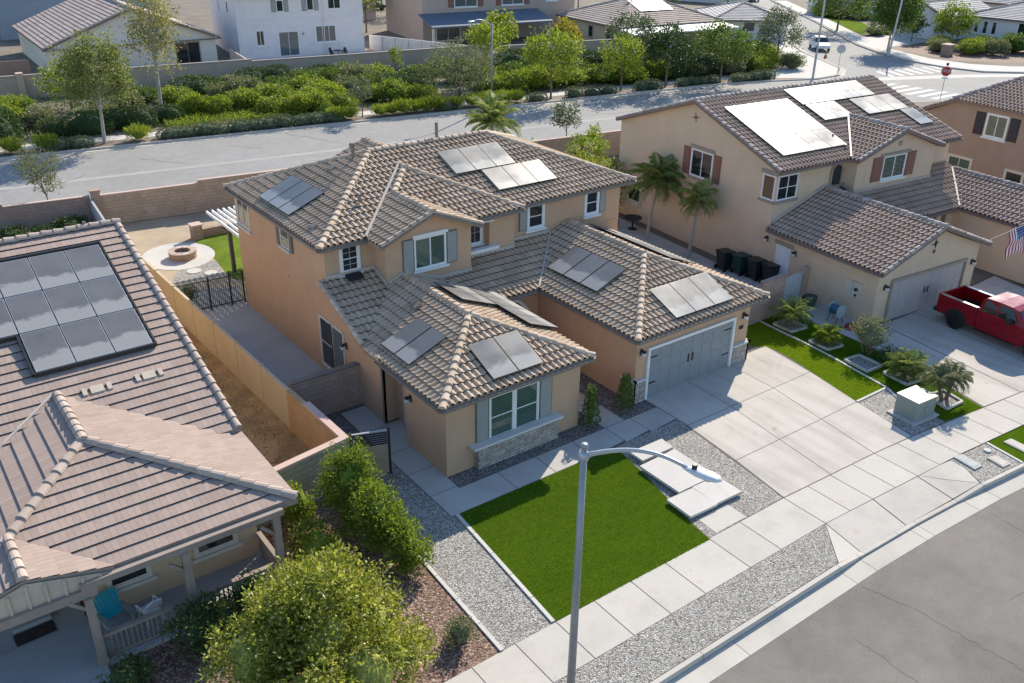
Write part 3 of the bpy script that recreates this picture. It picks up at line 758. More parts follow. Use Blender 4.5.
# ------------------------------------------------------------------ the tan house with the solar roof
STUC = stucco('tan_stucco', (.55, .365, .24))
TILE_A = tiles('barrel_tiles', [(0, (.5, .355, .24)), (.3, (.54, .39, .27)), (.7, (.575, .42, .29)), (.92, (.6, .45, .315)), (1, (.47, .325, .22))], .37, .26)
CAP_A = islands('ridge_tiles', [(0, (.46, .335, .235)), (.5, (.55, .415, .3)), (1, (.63, .5, .38))])
STONE = stone('ledge_stonework')
DOORGREY = plain('grey_blue_door', (.25, .27, .285), .5, .05, 2, 30, .05, bump=.08)
HOUSE = thing('stucco_house', 'tan two-storey stucco house with grey shutters, barrel tile roofs and solar panels on every slope', 'house', (13.83, 22.14, 0))

w = MB()
w.box(0, 5.9, 0, 2.7, 0, 2.92); w.box(.62, 5.898, 2.7, 4.4, 0, 2.915); w.box(.02, 5.896, 4.4, 8.6, 0, 2.91)
w.mesh([(0, 4.4, 0), (0, 8.6, 0), (0, 8.6, 4.3), (0, 5.1, 2.93), (0, 4.4, 2.9), (.14, 4.4, 0), (.14, 8.6, 0), (.14, 8.6, 4.3), (.14, 5.1, 2.93), (.14, 4.4, 2.9)],
       [(4, 3, 2, 1, 0), (5, 6, 7, 8, 9), (0, 5, 9, 4), (0, 1, 6, 5), (4, 9, 8, 3), (3, 8, 7, 2)])
w.box(0, 15.5, 8.6, 17.96, 0, 5.8)
w.box(2.15, 6.2, 7.6, 8.598, .02, 5.82)
w.mesh([(2.15, 7.6, 5.82), (6.2, 7.6, 5.82), (4.12, 7.6, 6.72), (2.15, 8.5, 5.82), (6.2, 8.5, 5.82), (4.12, 8.5, 6.72)], [(0, 1, 2), (5, 4, 3), (0, 2, 5, 3), (1, 4, 5, 2)])
w.box(7.6, 8.95, 8.25, 8.597, .02, 5.79); w.box(6.2, 7.6, 8.252, 8.596, .02, 4.38); w.box(6.2, 7.6, 8.252, 8.596, 5.56, 5.79)
w.box(8.77, 15.35, 0, 8.595, 0, 2.9)
# entry: wall with an arched opening
w.box(5.9, 6.55, 6.2, 6.45, 0, 2.93); w.box(8.25, 8.77, 6.2, 6.45, 0, 2.93)
arc = [(8.25 - .85 + .85 * math.cos(a * PI / 12), 1.75 + .72 * math.sin(a * PI / 12)) for a in range(13)]
arc = [(6.55 + (8.25 - 6.55) * (1 - a / 12), 1.75 + .75 * math.sin(a * PI / 12)) for a in range(13)]
for (xa, za), (xb, zb) in zip(arc, arc[1:]):
    w.mesh([(xb, 6.2, zb), (xa, 6.2, za), (xa, 6.2, 2.93), (xb, 6.2, 2.93), (xb, 6.45, zb), (xa, 6.45, za), (xa, 6.45, 2.93), (xb, 6.45, 2.93)], [(0, 1, 2, 3), (7, 6, 5, 4), (0, 4, 5, 1)])
w.box(5.9, 8.77, 8.0, 8.2, 0, 2.93)
w.build('wall', STUC, HOUSE)

LZ, LK, UZ, UK = 3.0, .4, 5.88, .405
lz = lambda d: LZ + LK * d
uz = lambda d: UZ + UK * d
def P3(pts, f): return [(x, y, f(x, y)) for x, y in pts]
low = [P3([(-.33, -.32), (2.97, 2.98), (2.97, 7.6), (2.24, 7.6), (-.33, 5.03)], lambda x, y: lz(x + .33)),
       P3([(-.33, -.32), (6.27, -.32), (2.97, 2.98)], lambda x, y: lz(y + .32)),
       P3([(6.27, -.32), (6.27, 5.75), (4.42, 7.6), (2.97, 7.6), (2.97, 2.98)], lambda x, y: lz(6.27 - x)),
       P3([(-.33, 5.03), (2.24, 7.6), (2.24, 8.6), (-.33, 8.6)], lambda x, y: lz(y - 5.03)),
       P3([(6.27, 5.75), (8.44, 5.75), (11.29, 8.6), (6.2, 8.6), (4.42, 7.6)], lambda x, y: lz(y - 5.75)),
       P3([(8.44, -.34), (12.23, 3.45), (12.23, 8.6), (11.29, 8.6), (8.44, 5.75)], lambda x, y: lz(x - 8.44)),
       P3([(8.44, -.34), (16.02, -.34), (12.23, 3.45)], lambda x, y: lz(y + .34)),
       P3([(16.02, -.34), (16.02, 8.6), (12.23, 8.6), (12.23, 3.45)], lambda x, y: lz(16.02 - x))]
upp = [P3([(-.31, 8.31), (16.2, 8.31), (10.8, 13.23), (4.61, 13.23)], lambda x, y: uz(y - 8.31)),
       P3([(-.31, 8.31), (4.61, 13.23), (-.31, 18.15)], lambda x, y: uz(x + .31)),
       P3([(4.61, 13.23), (10.8, 13.23), (16.2, 18.15), (-.31, 18.15)], lambda x, y: uz(18.15 - y)),
       P3([(16.2, 8.31), (16.2, 18.15), (10.8, 13.23)], lambda x, y: UZ + (16.2 - x) * (UK * 4.92 / 5.4)),
       P3([(1.72, 7.16), (4.12, 7.16), (4.12, 10.71), (1.72, 8.31)], lambda x, y: uz(x - 1.72)),
       P3([(4.12, 10.31), (5.47, 11.66), (5.47, 12.06), (4.12, 10.71)], lambda x, y: uz(x - 1.72)),
       P3([(4.12, 7.16), (6.52, 7.16), (6.52, 7.91), (4.12, 10.31)], lambda x, y: uz(6.52 - x)),
       P3([(6.52, 7.91), (9.22, 7.91), (5.47, 11.66), (4.12, 10.31)], lambda x, y: uz(y - 7.91)),
       P3([(9.22, 7.91), (9.22, 8.31), (5.47, 12.06), (5.47, 11.66)], lambda x, y: uz(9.22 - x)),
       P3([(6.75, 13.9), (6.75, 17.8), (3.61, 17.8), (3.61, 16.0), (5.2, 14.2)], lambda x, y: 7.15 - .405 * (6.75 - x)),
       P3([(6.75, 13.9), (9.9, 16.0), (9.9, 17.8), (6.75, 17.8)], lambda x, y: 7.15 - .405 * (x - 6.75))]
r = MB()
for q in low + upp:
    tile_field(r, q); deck(r, q)
ROOF = r.build('roof', [TILE_A, SOFFIT, FELT], HOUSE)
c = Pieces()
for a, b in (((-.33, -.32, 3.0), (2.97, 2.98, 4.32)), ((6.27, -.32, 3.0), (2.97, 2.98, 4.32)), ((2.97, 2.9, 4.33), (2.97, 7.6, 4.33)),
             ((8.44, -.34, 3.0), (12.23, 3.45, 4.516)), ((16.02, -.34, 3.0), (12.23, 3.45, 4.516)), ((12.23, 3.4, 4.53), (12.23, 8.6, 4.53)),
             ((-.31, 8.31, 5.88), (4.61, 13.23, 7.87)), ((-.31, 18.15, 5.88), (4.61, 13.23, 7.87)), ((4.55, 13.23, 7.88), (10.85, 13.23, 7.88)),
             ((16.2, 8.31, 5.88), (10.8, 13.23, 7.87)), ((16.2, 18.15, 5.88), (10.8, 13.23, 7.87)),
             ((4.12, 7.14, 6.86), (4.12, 10.3, 6.86)), ((4.12, 10.25, 6.86), (5.47, 11.66, 7.41)), ((9.22, 7.91, 5.88), (5.47, 11.66, 7.4)), ((5.47, 11.5, 7.42), (5.47, 12.2, 7.42)),
             ((6.75, 14.6, 7.16), (6.75, 17.85, 7.16))):
    caps(c, a, b, r=.135)
# rake tiles of the gable and of the lean-to
for a, b in (((1.74, 7.2, 5.92), (4.12, 7.2, 6.88)), ((6.5, 7.2, 5.92), (4.12, 7.2, 6.88)), ((-.3, 5.2, 3.1), (-.3, 8.6, 4.46)), ((-.28, 3.9, 3.03), (-.28, 5.1, 3.03)), ((3.6, 17.76, 5.9), (6.75, 17.76, 7.17))):
    caps(c, a, b, r=.1, lift=.035)
c.build('ridge_cap', CAP_A, ROOF)
# valley and wall flashings
FLASH = plain('painted_flashing', (.5, .44, .38), .6, .06)
f = Pieces()
for a, b, ww in (((1.72, 8.33, 6.0), (5.4, 12.0, 7.5), .1), ((6.3, 5.78, 3.1), (4.5, 7.55, 3.83), .07), ((8.46, 5.78, 3.1), (11.2, 8.5, 4.2), .07)):
    f.bar(a, b, ww, .05)
for a, b in (((6.2, 7.56, 3.78), (4.42, 7.56, 3.82)), ((6.24, 7.62, 3.8), (6.24, 8.2, 4.04)), ((6.2, 8.21, 4.06), (8.95, 8.21, 4.06)), ((8.99, 8.25, 4.08), (8.99, 8.58, 4.2)), ((8.95, 8.56, 4.21), (11.2, 8.56, 4.21)),
             ((0, 8.56, 4.5), (2.15, 8.56, 4.5)), ((2.11, 8.58, 4.5), (2.11, 7.6, 4.1)), ((2.2, 7.56, 4.1), (2.9, 7.56, 4.38)), ((2.97, 7.55, 4.4), (4.45, 7.56, 3.84))):
    f.bar((a[0], a[1], a[2] + .03), (b[0], b[1], b[2] + .03), .05, .16)
f.build('flashing', FLASH, ROOF)
g = Pieces()
for a, b, o in (((-.33, 3.7, 3), (-.33, -.32, 3), (-1, 0)), ((-.33, -.32, 3), (6.27, -.32, 3), (0, -1)), ((6.27, -.32, 3), (6.27, 5.75, 3), (1, 0)), ((6.27, 5.75, 3), (8.44, 5.75, 3), (0, -1)),
                ((8.44, 5.75, 3), (8.44, -.34, 3), (-1, 0)), ((8.44, -.34, 3), (16.02, -.34, 3), (0, -1)), ((16.02, -.34, 3), (16.02, 8.5, 3), (1, 0)),
                ((-.31, 18.15, 5.88), (-.31, 8.31, 5.88), (-1, 0)), ((-.31, 8.31, 5.88), (1.72, 8.31, 5.88), (0, -1)), ((6.52, 7.91, 5.88), (9.22, 7.91, 5.88), (0, -1)), ((9.22, 8.31, 5.88), (16.2, 8.31, 5.88), (0, -1)), ((16.2, 8.31, 5.88), (16.2, 18.15, 5.88), (1, 0))):
    eave_gutter(g, [a, b], [o])
for a, b in (((1.7, 7.14, 5.86), (4.12, 7.14, 6.83)), ((6.54, 7.14, 5.86), (4.12, 7.14, 6.83))): g.bar(a, b, .05, .17)
g.tube([(-.36, 4.2, 2.85), (-.16, 4.2, 2.6), (-.05, 4.3, 2.4), (-.05, 4.3, .1)], .04, 6)
g.build('gutter', GUTTER, HOUSE)
# solar arrays
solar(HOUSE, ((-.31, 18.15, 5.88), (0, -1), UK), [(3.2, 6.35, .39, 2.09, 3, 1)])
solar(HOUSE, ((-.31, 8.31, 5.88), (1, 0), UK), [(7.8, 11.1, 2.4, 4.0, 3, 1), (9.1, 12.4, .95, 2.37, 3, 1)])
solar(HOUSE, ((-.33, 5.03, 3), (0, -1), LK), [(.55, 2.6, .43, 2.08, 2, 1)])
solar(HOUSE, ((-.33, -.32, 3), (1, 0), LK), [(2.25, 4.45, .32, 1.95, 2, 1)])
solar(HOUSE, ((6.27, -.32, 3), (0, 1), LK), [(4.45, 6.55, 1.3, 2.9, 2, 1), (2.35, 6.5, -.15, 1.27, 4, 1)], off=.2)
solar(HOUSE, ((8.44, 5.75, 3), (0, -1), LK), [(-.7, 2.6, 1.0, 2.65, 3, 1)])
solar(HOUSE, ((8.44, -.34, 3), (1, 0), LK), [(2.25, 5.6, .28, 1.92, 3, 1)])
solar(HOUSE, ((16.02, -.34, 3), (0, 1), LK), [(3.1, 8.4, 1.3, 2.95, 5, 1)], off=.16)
# roof vents and pipes
def pipe(x, y, z, h, r=.06, cap=False, par=None):
    m = MB(); m.cyl(x, y, z - .1, z + h, r, r, 10)
    if cap: m.cyl(x, y, z + h, z + h + .12, r * 1.9, r * 1.7, 10)
    m.cyl(x, y, z - .08, z + .06, r * 2, r * 1.3, 10); return m.build('vent_pipe', GUTTER, par or ROOF)
pipe(3.88, 13.3, 7.6, .62, .08, True); pipe(8.3, 13.5, 7.78, .85, .075); pipe(2.5, 10.2, 6.9, .18, .05); pipe(1.5, 15.2, 6.62, .12, .05); pipe(.2, 10.1, 6.1, .16, .05)
def roof_vent(x, y, z, rz, sx, sy, par, tilt=.38, mat=None):
    m = MB().at(x, y, z, rz); a = [(-sx, -sy, .04 - sy * tilt), (sx, -sy, .04 - sy * tilt), (sx, sy, .06 + sy * tilt), (-sx, sy, .06 + sy * tilt)]
    m.slab([(p[0], p[1], p[2] + .09) for p in a], .16, 0); return m.build('roof_vent', mat or GUTTER, par)
roof_vent(2.94, 13.6, 7.2, -PI / 2, .17, .13, ROOF, .4); roof_vent(2.05, 5.2, 4.0, -PI / 2, .17, .15, ROOF, .4); roof_vent(.25, 9.9, 6.14, -PI / 2, .14, .12, ROOF, .4)
m = MB().at(1.08, 8.26, 4.45, 0); m.slab([(-.34, -.16, -.03), (.34, -.16, -.03), (.34, .16, .11), (-.34, .16, .11)], .07); m.build('roof_vent', DARK, ROOF)

# windows
window(HOUSE, 0, 17.6, 4.28, -PI / 2, 1.3, 1.2, GLASSC, .1, OFFWHITE, nx=2)
window(HOUSE, 0, 12.75, 4.66, -PI / 2,   .82, .82, GLASSC, .05, OFFWHITE, ny=2, shut=[(-.42, -.06), (.88, 1.22)], shutm=[SHUTFRAME, SHUTFRAME])
window(HOUSE, 0, 9.5, .42, -PI / 2, 1.0, 2.15, GLASS, .08, OFFWHITE, ny=2, sill=False)
window(HOUSE, 0, 8.42, .06, -PI / 2, .98, 2.5, GLASSC, .08, OFFWHITE, sill=False, name='patio_door')
window(HOUSE, .74, 8.6, 4.62, 0, .68, 1.0, GLASS, .11, ny=2, grid=(2, 4))
window(HOUSE, 3.48, 7.6, 4.42, 0, 1.42, 1.28, GLASSB, .05, nx=2, head=True, shut=[(-.58, -.07), (1.49, 2.0)])
window(HOUSE, 6.75, 8.6, 4.5, 0, .62, .95, GLASS, .09, grid=(2, 2))
m = Pieces(); m.box(6.15, 7.95, 7.98, 8.25, 4.26, 4.4); m.box(6.15, 7.72, 8.06, 8.25, 5.53, 5.6); m.build('window_ledge', WHITE, HOUSE)
window(HOUSE, 10.0, 8.6, 4.6, 0, .78, 1.0, GLASS, .11, ny=2, shut=[(-.56, -.12)])
window(HOUSE, 13.38, 8.6, 4.62, 0, .68, 1.02, GLASS, .11, ny=2, shut=[(.8, 1.18)])
window(HOUSE, 1.82, 0, .92, 0, .98, 1.66, GLASSB, .06, ny=2); window(HOUSE, 2.92, 0, .92, 0, .98, 1.66, GLASSB, .06, ny=2, shut=[(-1.72, -1.2), (1.06, 1.62)])
m = MB(); m.box(.92, 4.86, -.38, -.002, .88, .98); m.build('window_ledge', SILL, HOUSE)
m = MB(); m.box(1.15, 4.72, -.27, -.001, 0, .88); m.build('stone_wainscot', STONE, HOUSE)
# garage front
garage_door(HOUSE, 9.45, 0, 0, 4.84, 2.2, DOORGREY, WHITE, 4, True, True)
m = Pieces(); m.box(8.68, 9.31, -.1, -.003, 0, .95); m.box(8.66, 8.769, -.1, .55, 0, .95); m.box(14.43, 15.45, -.1, -.003, 0, .85); m.box(15.352, 15.45, -.1, .4, 0, .85); m.build('stone_wainscot', STONE, HOUSE)
m = Pieces(); m.box(8.62, 9.32, -.15, -.002, .95, 1.04); m.box(8.6, 8.768, -.15, .6, .95, 1.04); m.box(14.42, 15.5, -.15, -.002, .85, .94); m.box(15.353, 15.5, -.15, .45, .85, .94); m.build('stone_cap', SILL, HOUSE)
wall_lamp(HOUSE, 9.0, 0, 2.2, 0); wall_lamp(HOUSE, 14.95, 0, 2.2, 0); wall_lamp(HOUSE, 0, 7.2, 2.1, -PI / 2); wall_lamp(HOUSE, 0, 2.3, 2.05, -PI / 2)
m = MB(); m.box(14.78, 15.02, -.03, -.001, 1.6, 1.76); m.build('house_number_plate', DARK, HOUSE)
# side door in the recess, entry door and arch trim
m = MB(); m.box(.62, .7, 2.75, 2.86, 0, 2.2); m.box(.5, .618, 2.72, 2.88, 0, 2.2); m.build('door_frame', WHITE, HOUSE)
m = MB(); m.box(.585, .617, 2.95, 3.9, .02, 2.1); m.build('side_door', OFFWHITE, HOUSE)
m = MB()
for (xa, za), (xb, zb) in zip(arc, arc[1:]): m.bar((xa, 6.17, za + .05), (xb, 6.17, zb + .05), .1, .13)
m.box(8.22, 8.34, 6.12, 6.198, 0, 1.8); m.box(6.46, 6.58, 6.12, 6.198, 0, 1.8); m.build('arch_trim', WHITE, HOUSE)
m = MB(); m.box(6.9, 7.9, 7.95, 7.998, .02, 2.3); m.build('front_door', plain('brown_door', (.14, .075, .045), .5), HOUSE)
for (y, z) in ((12.4, 3.35), (9.6, 3.7), (10.9, 2.4)):
    m = MB().at(0, y, z, -PI / 2); m.cyl(0, -.03, -.04, .04, .05, .04, 8); m.build('wall_vent', OFFWHITE, HOUSE)
m = MB(); m.box(14.65, 15.34, 8.57, 8.599, 4.0, 4.03); m.build('wall_seam', STUC, HOUSE)
# ------------------------------------------------------------------ the house with the flat tile roof and the porch
TILE_F = tiles('flat_tiles', [(0, (.36, .27, .225)), (.4, (.39, .295, .247)), (.8, (.415, .315, .265)), (1, (.37, .28, .235))], .42, .17, .88, True)
CAP_F = islands('flat_ridge_tiles', [(0, (.4, .31, .255)), (1, (.5, .4, .335))])
CREAM = stucco('cream_stucco', (.6, .45, .29))
WOOD = plain('taupe_timber', (.31, .255, .21), .8, .1, 2, 18, .12)
LH = thing('porch_house', 'house with a flat tile gable roof, black-framed solar panels and a timber front porch', 'house', (7.72, 20.4, 0))
ox, oy = 7.72, 20.4
def L(pts, f): return [(x - ox, y - oy, f(x, y)) for x, y in pts]
kl = .318; kp = .28
mainz = lambda x, y: 2.97 + kl * (y - 24.57)
wz = lambda x, y: 2.8 + kp * (7.75 - x)
wl = lambda x, y: 2.8 + kp * (x + 1.15)
wf = lambda x, y: 2.8 + kp * (y - 20.4)
r = MB()
faces = [L([(-16, 24.57), (7.75, 24.57), (7.75, 35.87), (-16, 35.87)], mainz),
         L([(-16, 47.2), (-16, 35.87), (7.75, 35.87), (7.75, 47.2)], lambda x, y: 2.97 + kl * (47.17 - y)),
         L([(7.75, 20.4), (7.75, 24.6), (3.3, 28.0), (3.3, 24.85)], wz),
         L([(-1.15, 20.4), (3.3, 24.85), (3.3, 28.0), (-1.15, 24.6)], wl),
         L([(-1.15, 20.4), (7.75, 20.4), (3.3, 24.85)], wf),
         L([(.75, 20.35), (2.75, 20.35), (.75, 22.3)], lambda x, y: 2.83 + .27 * (2.75 - x)),
         L([(.75, 20.35), (.75, 22.3), (-1.25, 20.35)], lambda x, y: 2.83 + .27 * (x + 1.25))]
for q in faces:
    tile_field(r, q, pitch=.42, width=.3, amp=0, step=.04, flat=True); deck(r, q, 1, .2)
LROOF = r.build('roof', [TILE_F, WOOD, FELT], LH)
c = Pieces()
S = lambda x, y, z: (x - ox, y - oy, z)
caps(c, S(-16, 35.87, 6.58), S(7.8, 35.87, 6.58), .15, .42); caps(c, S(7.72, 20.4, 2.82), S(3.3, 24.85, 4.06), .15, .42); caps(c, S(-1.15, 20.4, 2.82), S(3.3, 24.85, 4.06), .15, .42)
caps(c, S(3.3, 24.7, 4.07), S(3.3, 28.0, 4.07), .15, .42); caps(c, S(.75, 20.3, 3.4), S(.75, 22.3, 3.4), .13, .42)
caps(c, S(7.68, 24.6, 3.0), S(7.68, 35.9, 6.59), .12, .42, lift=.03); caps(c, S(7.68, 47.1, 3.0), S(7.68, 35.9, 6.59), .12, .42, lift=.03)
c.build('ridge_cap', CAP_F, LROOF)
f = Pieces(); f.bar(S(-1.1, 24.62, 2.96), S(3.2, 28.0, 4.09), .09, .05); f.build('flashing', FLASH, LROOF)
f = Pieces()
for x0, x1 in ((3.98, 4.12), (4.22, 4.62), (4.72, 4.86), (5.6, 5.74), (5.82, 6.22), (6.32, 6.46)):
    d = .02; f.slab([S(x0, 27.55, mainz(0, 27.55) + .075), S(x1, 27.55, mainz(0, 27.55) + .075), S(x1, 27.85, mainz(0, 27.85) + .075), S(x0, 27.85, mainz(0, 27.85) + .075)], .05)
for x0, y0, l in ((6.05, 22.1, .12), (6.4, 22.1, .4)):
    pass
f.build('roof_vent', plain('pale_vent_tile', (.52, .44, .34), .8), LROOF)
# walls
w = MB()
w.box(-23, -.45, 4.25, 26.3, 0, 2.95); w.box(-5.45, -.75, 1.55, 4.2, 0, 3.0)
w.mesh([S(7.27, 24.65, 2.95), S(7.27, 46.7, 2.95), S(7.27, 35.87, 6.3), S(7.1, 24.65, 2.95), S(7.1, 46.7, 2.95), S(7.1, 35.87, 6.3)], [(0, 1, 2), (5, 4, 3), (0, 2, 5, 3), (2, 1, 4, 5)])
w.build('wall', CREAM, LH)
window(LH, -4.95, 1.55, .95, 0, 1.0, 1.15, GLASS, .1, OFFWHITE); window(LH, -2.55, 1.55, .95, 0, 1.1, 1.15, GLASS, .1, OFFWHITE)
# porch
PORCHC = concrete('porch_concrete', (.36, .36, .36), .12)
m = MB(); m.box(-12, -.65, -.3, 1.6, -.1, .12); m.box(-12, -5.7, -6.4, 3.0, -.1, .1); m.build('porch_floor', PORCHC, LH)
for x, y in ((-.72, -.12), (-3.28, -.2), (-5.75, -.2)):
    m = MB(); m.box(x - .1, x + .1, y - .1, y + .1, .1, 2.3 if x < -5 else 2.55); m.box(x - .13, x + .13, y - .13, y + .13, .1, .3); m.bar((x, y, 1.9), (x - .45, y, 2.35), .09, .09); m.build('porch_post', WOOD, LH)
m = MB(); m.box(-9, -5.5, -.22, -.02, 2.3, 2.55); m.box(-5.85, -.5, -.221, -.021, 2.552, 2.74); m.box(-.86, -.62, -.018, 4.2, 2.5, 2.7); m.build('porch_beam', WOOD, LH)
m = MB()
m.mesh([S(-1.2, 20.3, 2.551), S(2.7, 20.3, 2.551), S(2.7, 20.3, 2.72), S(.75, 20.3, 3.28), S(-1.2, 20.3, 2.72), S(-1.2, 20.38, 2.551), S(2.7, 20.38, 2.551), S(2.7, 20.38, 2.72), S(.75, 20.38, 3.28), S(-1.2, 20.38, 2.72)], [(0, 1, 2, 3, 4), (9, 8, 7, 6, 5)])
for k in range(9):
    x = -.9 + k * .41; h = 2.72 + .27 * (1.95 - abs(x - .75)); m.box(x - ox - .035, x - ox + .035, -.15, -.099, 2.552, h - .02)
m.build('gable_boards', plain('cream_boards', (.5, .42, .32), .75), LH)
m = MB()
for x0, x1 in ((-5.65, -3.4), (-3.16, -.84)):
    m.box(x0, x1, -.2, -.06, .86, .96); m.box(x0, x1, -.16, -.1, .18, .24)
    n = int((x1 - x0) / .13)
    for k in range(n): xx = x0 + .07 + k * .13; m.box(xx - .02, xx + .02, -.15, -.11, .24, .86)
m.box(-.8, -.66, .02, 1.5, .86, .96)
for k in range(12): yy = .1 + k * .12; m.box(-.76, -.7, yy - .02, yy + .02, .1, .86)
m.build('porch_railing', WOOD, LH)
m = MB()
for k in range(14):
    a = -2.6 + k * .13
    m.bar((a, -.22, .2), (a + .5, -.22, .84), .015, .025); m.bar((a + .5, -.235, .2), (a, -.235, .84), .015, .025)
m.build('porch_lattice', WOOD, LH)
# solar
solar(LH, ((-16 - ox, 24.57 - oy, 2.97), (1, 0), kl), [(18.97, 22.6, 4.35, 10.05, 3, 3)][:0])
uo = 16 + 2.97
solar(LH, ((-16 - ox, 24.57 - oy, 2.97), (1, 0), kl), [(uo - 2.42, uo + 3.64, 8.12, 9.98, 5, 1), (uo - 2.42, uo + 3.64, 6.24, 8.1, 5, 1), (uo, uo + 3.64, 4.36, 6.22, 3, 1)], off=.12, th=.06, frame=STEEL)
m = MB()
for (a, b) in (((2.9, 28.86), (6.68, 28.86)), ((6.68, 28.86), (6.68, 34.66)), ((.5, 34.64), (6.68, 34.64)), ((2.9, 28.86), (2.9, 30.72)), ((.5, 30.72), (2.9, 30.72))):
    m.bar(S(*a, mainz(*a) + .12), S(*b, mainz(*b) + .12), .07, .13)
m.build('panel_skirt', DARK, LH)
m = MB(); m.cyl(-1.2, 15.5, 6.3, 6.8, .06, .06, 8); m.cyl(-4.2, 15.4, 6.35, 6.85, .05, .05, 8); m.build('vent_pipe', GUTTER, LROOF)

# things on the porch
def adirondack(label, mat, loc, rz):
    t = thing('garden_chair', label, 'chair', loc, rz)
    m = MB()
    for k in range(7):
        x = -.27 + k * .09; h = 1.02 - .012 * (k - 3) ** 2
        m.bar((x * .85, .18, .33), (x * 1.15, .52, h), .082, .022)
    m.build('backrest', mat, t)
    m = MB()
    for k in range(6): m.bar((-.28, -.35 + k * .1, .38 - k * .022), (.28, -.35 + k * .1, .38 - k * .022), .09, .02)
    m.build('seat', GREYW, t)
    for s in (-1, 1):
        m = MB(); m.bar((s * .34, -.4, .56), (s * .34, .38, .52), .13, .025); m.build('armrest', GREYW, t)
        m = MB(); m.bar((s * .3, -.36, 0), (s * .3, -.36, .55), .09, .03); m.bar((s * .28, -.36, .36), (s * .26, .6, .03), .03, .12); m.bar((s * .3, .3, .1), (s * .32, .34, .54), .07, .03); m.build('leg', GREYW, t)
    return t
TEAL = plain('teal_paint', (.0, .3, .38), .5, .08); GREYW = plain('weathered_grey', (.3, .31, .3), .8, .1)
adirondack('garden chair with a teal slatted back and grey arms on the timber porch', TEAL, (2.62, 21.2, .12), rad(12))
t = thing('plastic_chair', 'white plastic chair at the porch railing', 'chair', (3.45, 21.0, .12), rad(195))
WPL = plain('white_plastic', (.75, .75, .75), .4, .03)
m = MB(); m.box(-.22, .22, -.22, .2, .38, .41); m.build('seat', WPL, t)
m = MB()
for k in range(7):
    a = -.6 + k * .2; m.bar((.24 * math.sin(a) / .6, .2, .55), (.23 * math.sin(a) / .6, .27, .83 - .14 * a * a), .085, .015)
m.tube([(-.22, .24, .55), (-.2, .27, .74), (0, .28, .83), (.2, .27, .74), (.22, .24, .55)], .022, 6); m.build('backrest', WPL, t)
for sx in (-1, 1):
    for sy in (-1, 1): m = MB(); m.bar((sx * .2, sy * .19, .4), (sx * .24, sy * .22, 0), .04, .03); m.build('leg', WPL, t)
    m = MB(); m.tube([(sx * .24, -.2, .4), (sx * .26, -.2, .6), (sx * .26, .1, .62), (sx * .22, .25, .6)], .022, 6); m.build('armrest', WPL, t)
t = thing('doormat', 'dark patterned doormat on the porch floor', 'doormat', (.75, 22.35, .1), rad(2))
m = MB(); m.box(-.5, .5, -.24, .24, 0, .025); m.build('mat', plain('brown_mat', (.05, .035, .03), .95, .5, 8, 30, .4), t)
m = MB(); m.box(-.46, .5, .3, .72, .0, .14); m.build('step', PORCHC, t)

# ------------------------------------------------------------------ walls, fences and gates round the houses
BLOCK = brick('tan_block', (.5, .37, .26), (.57, .43, .31), (.34, .26, .19))
BLOCKP = brick('pink_block', (.42, .3, .24), (.48, .35, .285), (.29, .22, .185))
BLOCKG = brick('grey_block', (.36, .33, .27), (.42, .385, .32), (.25, .23, .19))
BLOCKO = brick('orange_block', (.48, .33, .19), (.54, .38, .23), (.38, .27, .16), .4, .1)
CAPPINK = concrete('pink_wall_cap', (.58, .42, .36), .06)
STUCCOY = stucco('ochre_stucco', (.54, .455, .34)); STUCCOG = stucco('grey_stucco', (.4, .4, .4))
# side fence: block then stucco panels
t = thing('side_fence', 'long ochre garden wall between the tan house and the flat-roofed house', 'wall', (10.92, 23.9, 0))
m = MB(); m.at(0, 0, 0, 0)
def run(m, pts, th, z0, z1, mat=0):
    for a, b in zip(pts, pts[1:]):
        A = Vector((*a, 0)); B = Vector((*b, 0)); d = (B - A).normalized(); s = Vector((-d.y, d.x, 0)) * th / 2
        m.prism([tuple(p)[:2] for p in (A - s, B - s, B + s, A + s)], z0, z1, mat)
m = MB(); run(m, [(0, .2), (-.13, 4.2)], .2, 0, 1.74); m.build('block_panel', BLOCKO, t)
m = MB(); run(m, [(.0, -.05), (-.07, 2.8)], .26, 1.74, 1.83); m.build('coping', CAPPINK, t)
ys = [4.2, 6.6, 9.0, 11.4, 13.8, 16.2, 18.6, 21, 23.4, 26.4]
for a, b in zip(ys, ys[1:]):
    xa = -.13 - .0245 * (a - 4.2); xb = -.13 - .0245 * (b - 4.2)
    m = MB(); run(m, [(xa, a + .06), (xb, b - .06)], .12, 0, 1.72); m.build('stucco_panel', STUCCOY, t)
    m = MB(); m.box(xa - .075, xa + .075, a - .06, a + .06, 0, 1.76); m.build('post', STUCCOY, t)
m = MB(); run(m, [(.1, 0), (-3.7, -.62)], .2, 0, 1.74); m.build('block_return', BLOCKG, t)
m = MB(); run(m, [(.13, 0), (-3.7, -.62)], .26, 1.742, 1.832); m.build('coping', CAPPINK, t)
# side gate
t = thing('side_gate', 'tan side gate with black slats along its top, beside the grey block wall', 'gate', (11.15, 23.93, 0), rad(-19.5))
GATEB = plain('gate_boards', (.36, .28, .2), .75, .1)
m = MB(); m.box(.05, 1.27, -.02, .02, .08, 1.2); m.box(.05, 1.27, -.026, -.019, .6, .625); m.build('board_panel', GATEB, t)
m = MB()
for k in range(6): m.box(.08, 1.24, -.02, .0, 1.24 + k * .085, 1.29 + k * .085)
m.build('slat_panel', DARK, t)
m = MB(); m.box(.04, 1.28, -.035, .035, 1.74, 1.79); m.build('top_rail', STEEL, t)
for x in (0, 1.3): m = MB(); m.box(x - .04, x + .04, -.04, .04, 0, 1.85); m.build('post', DARK, t)
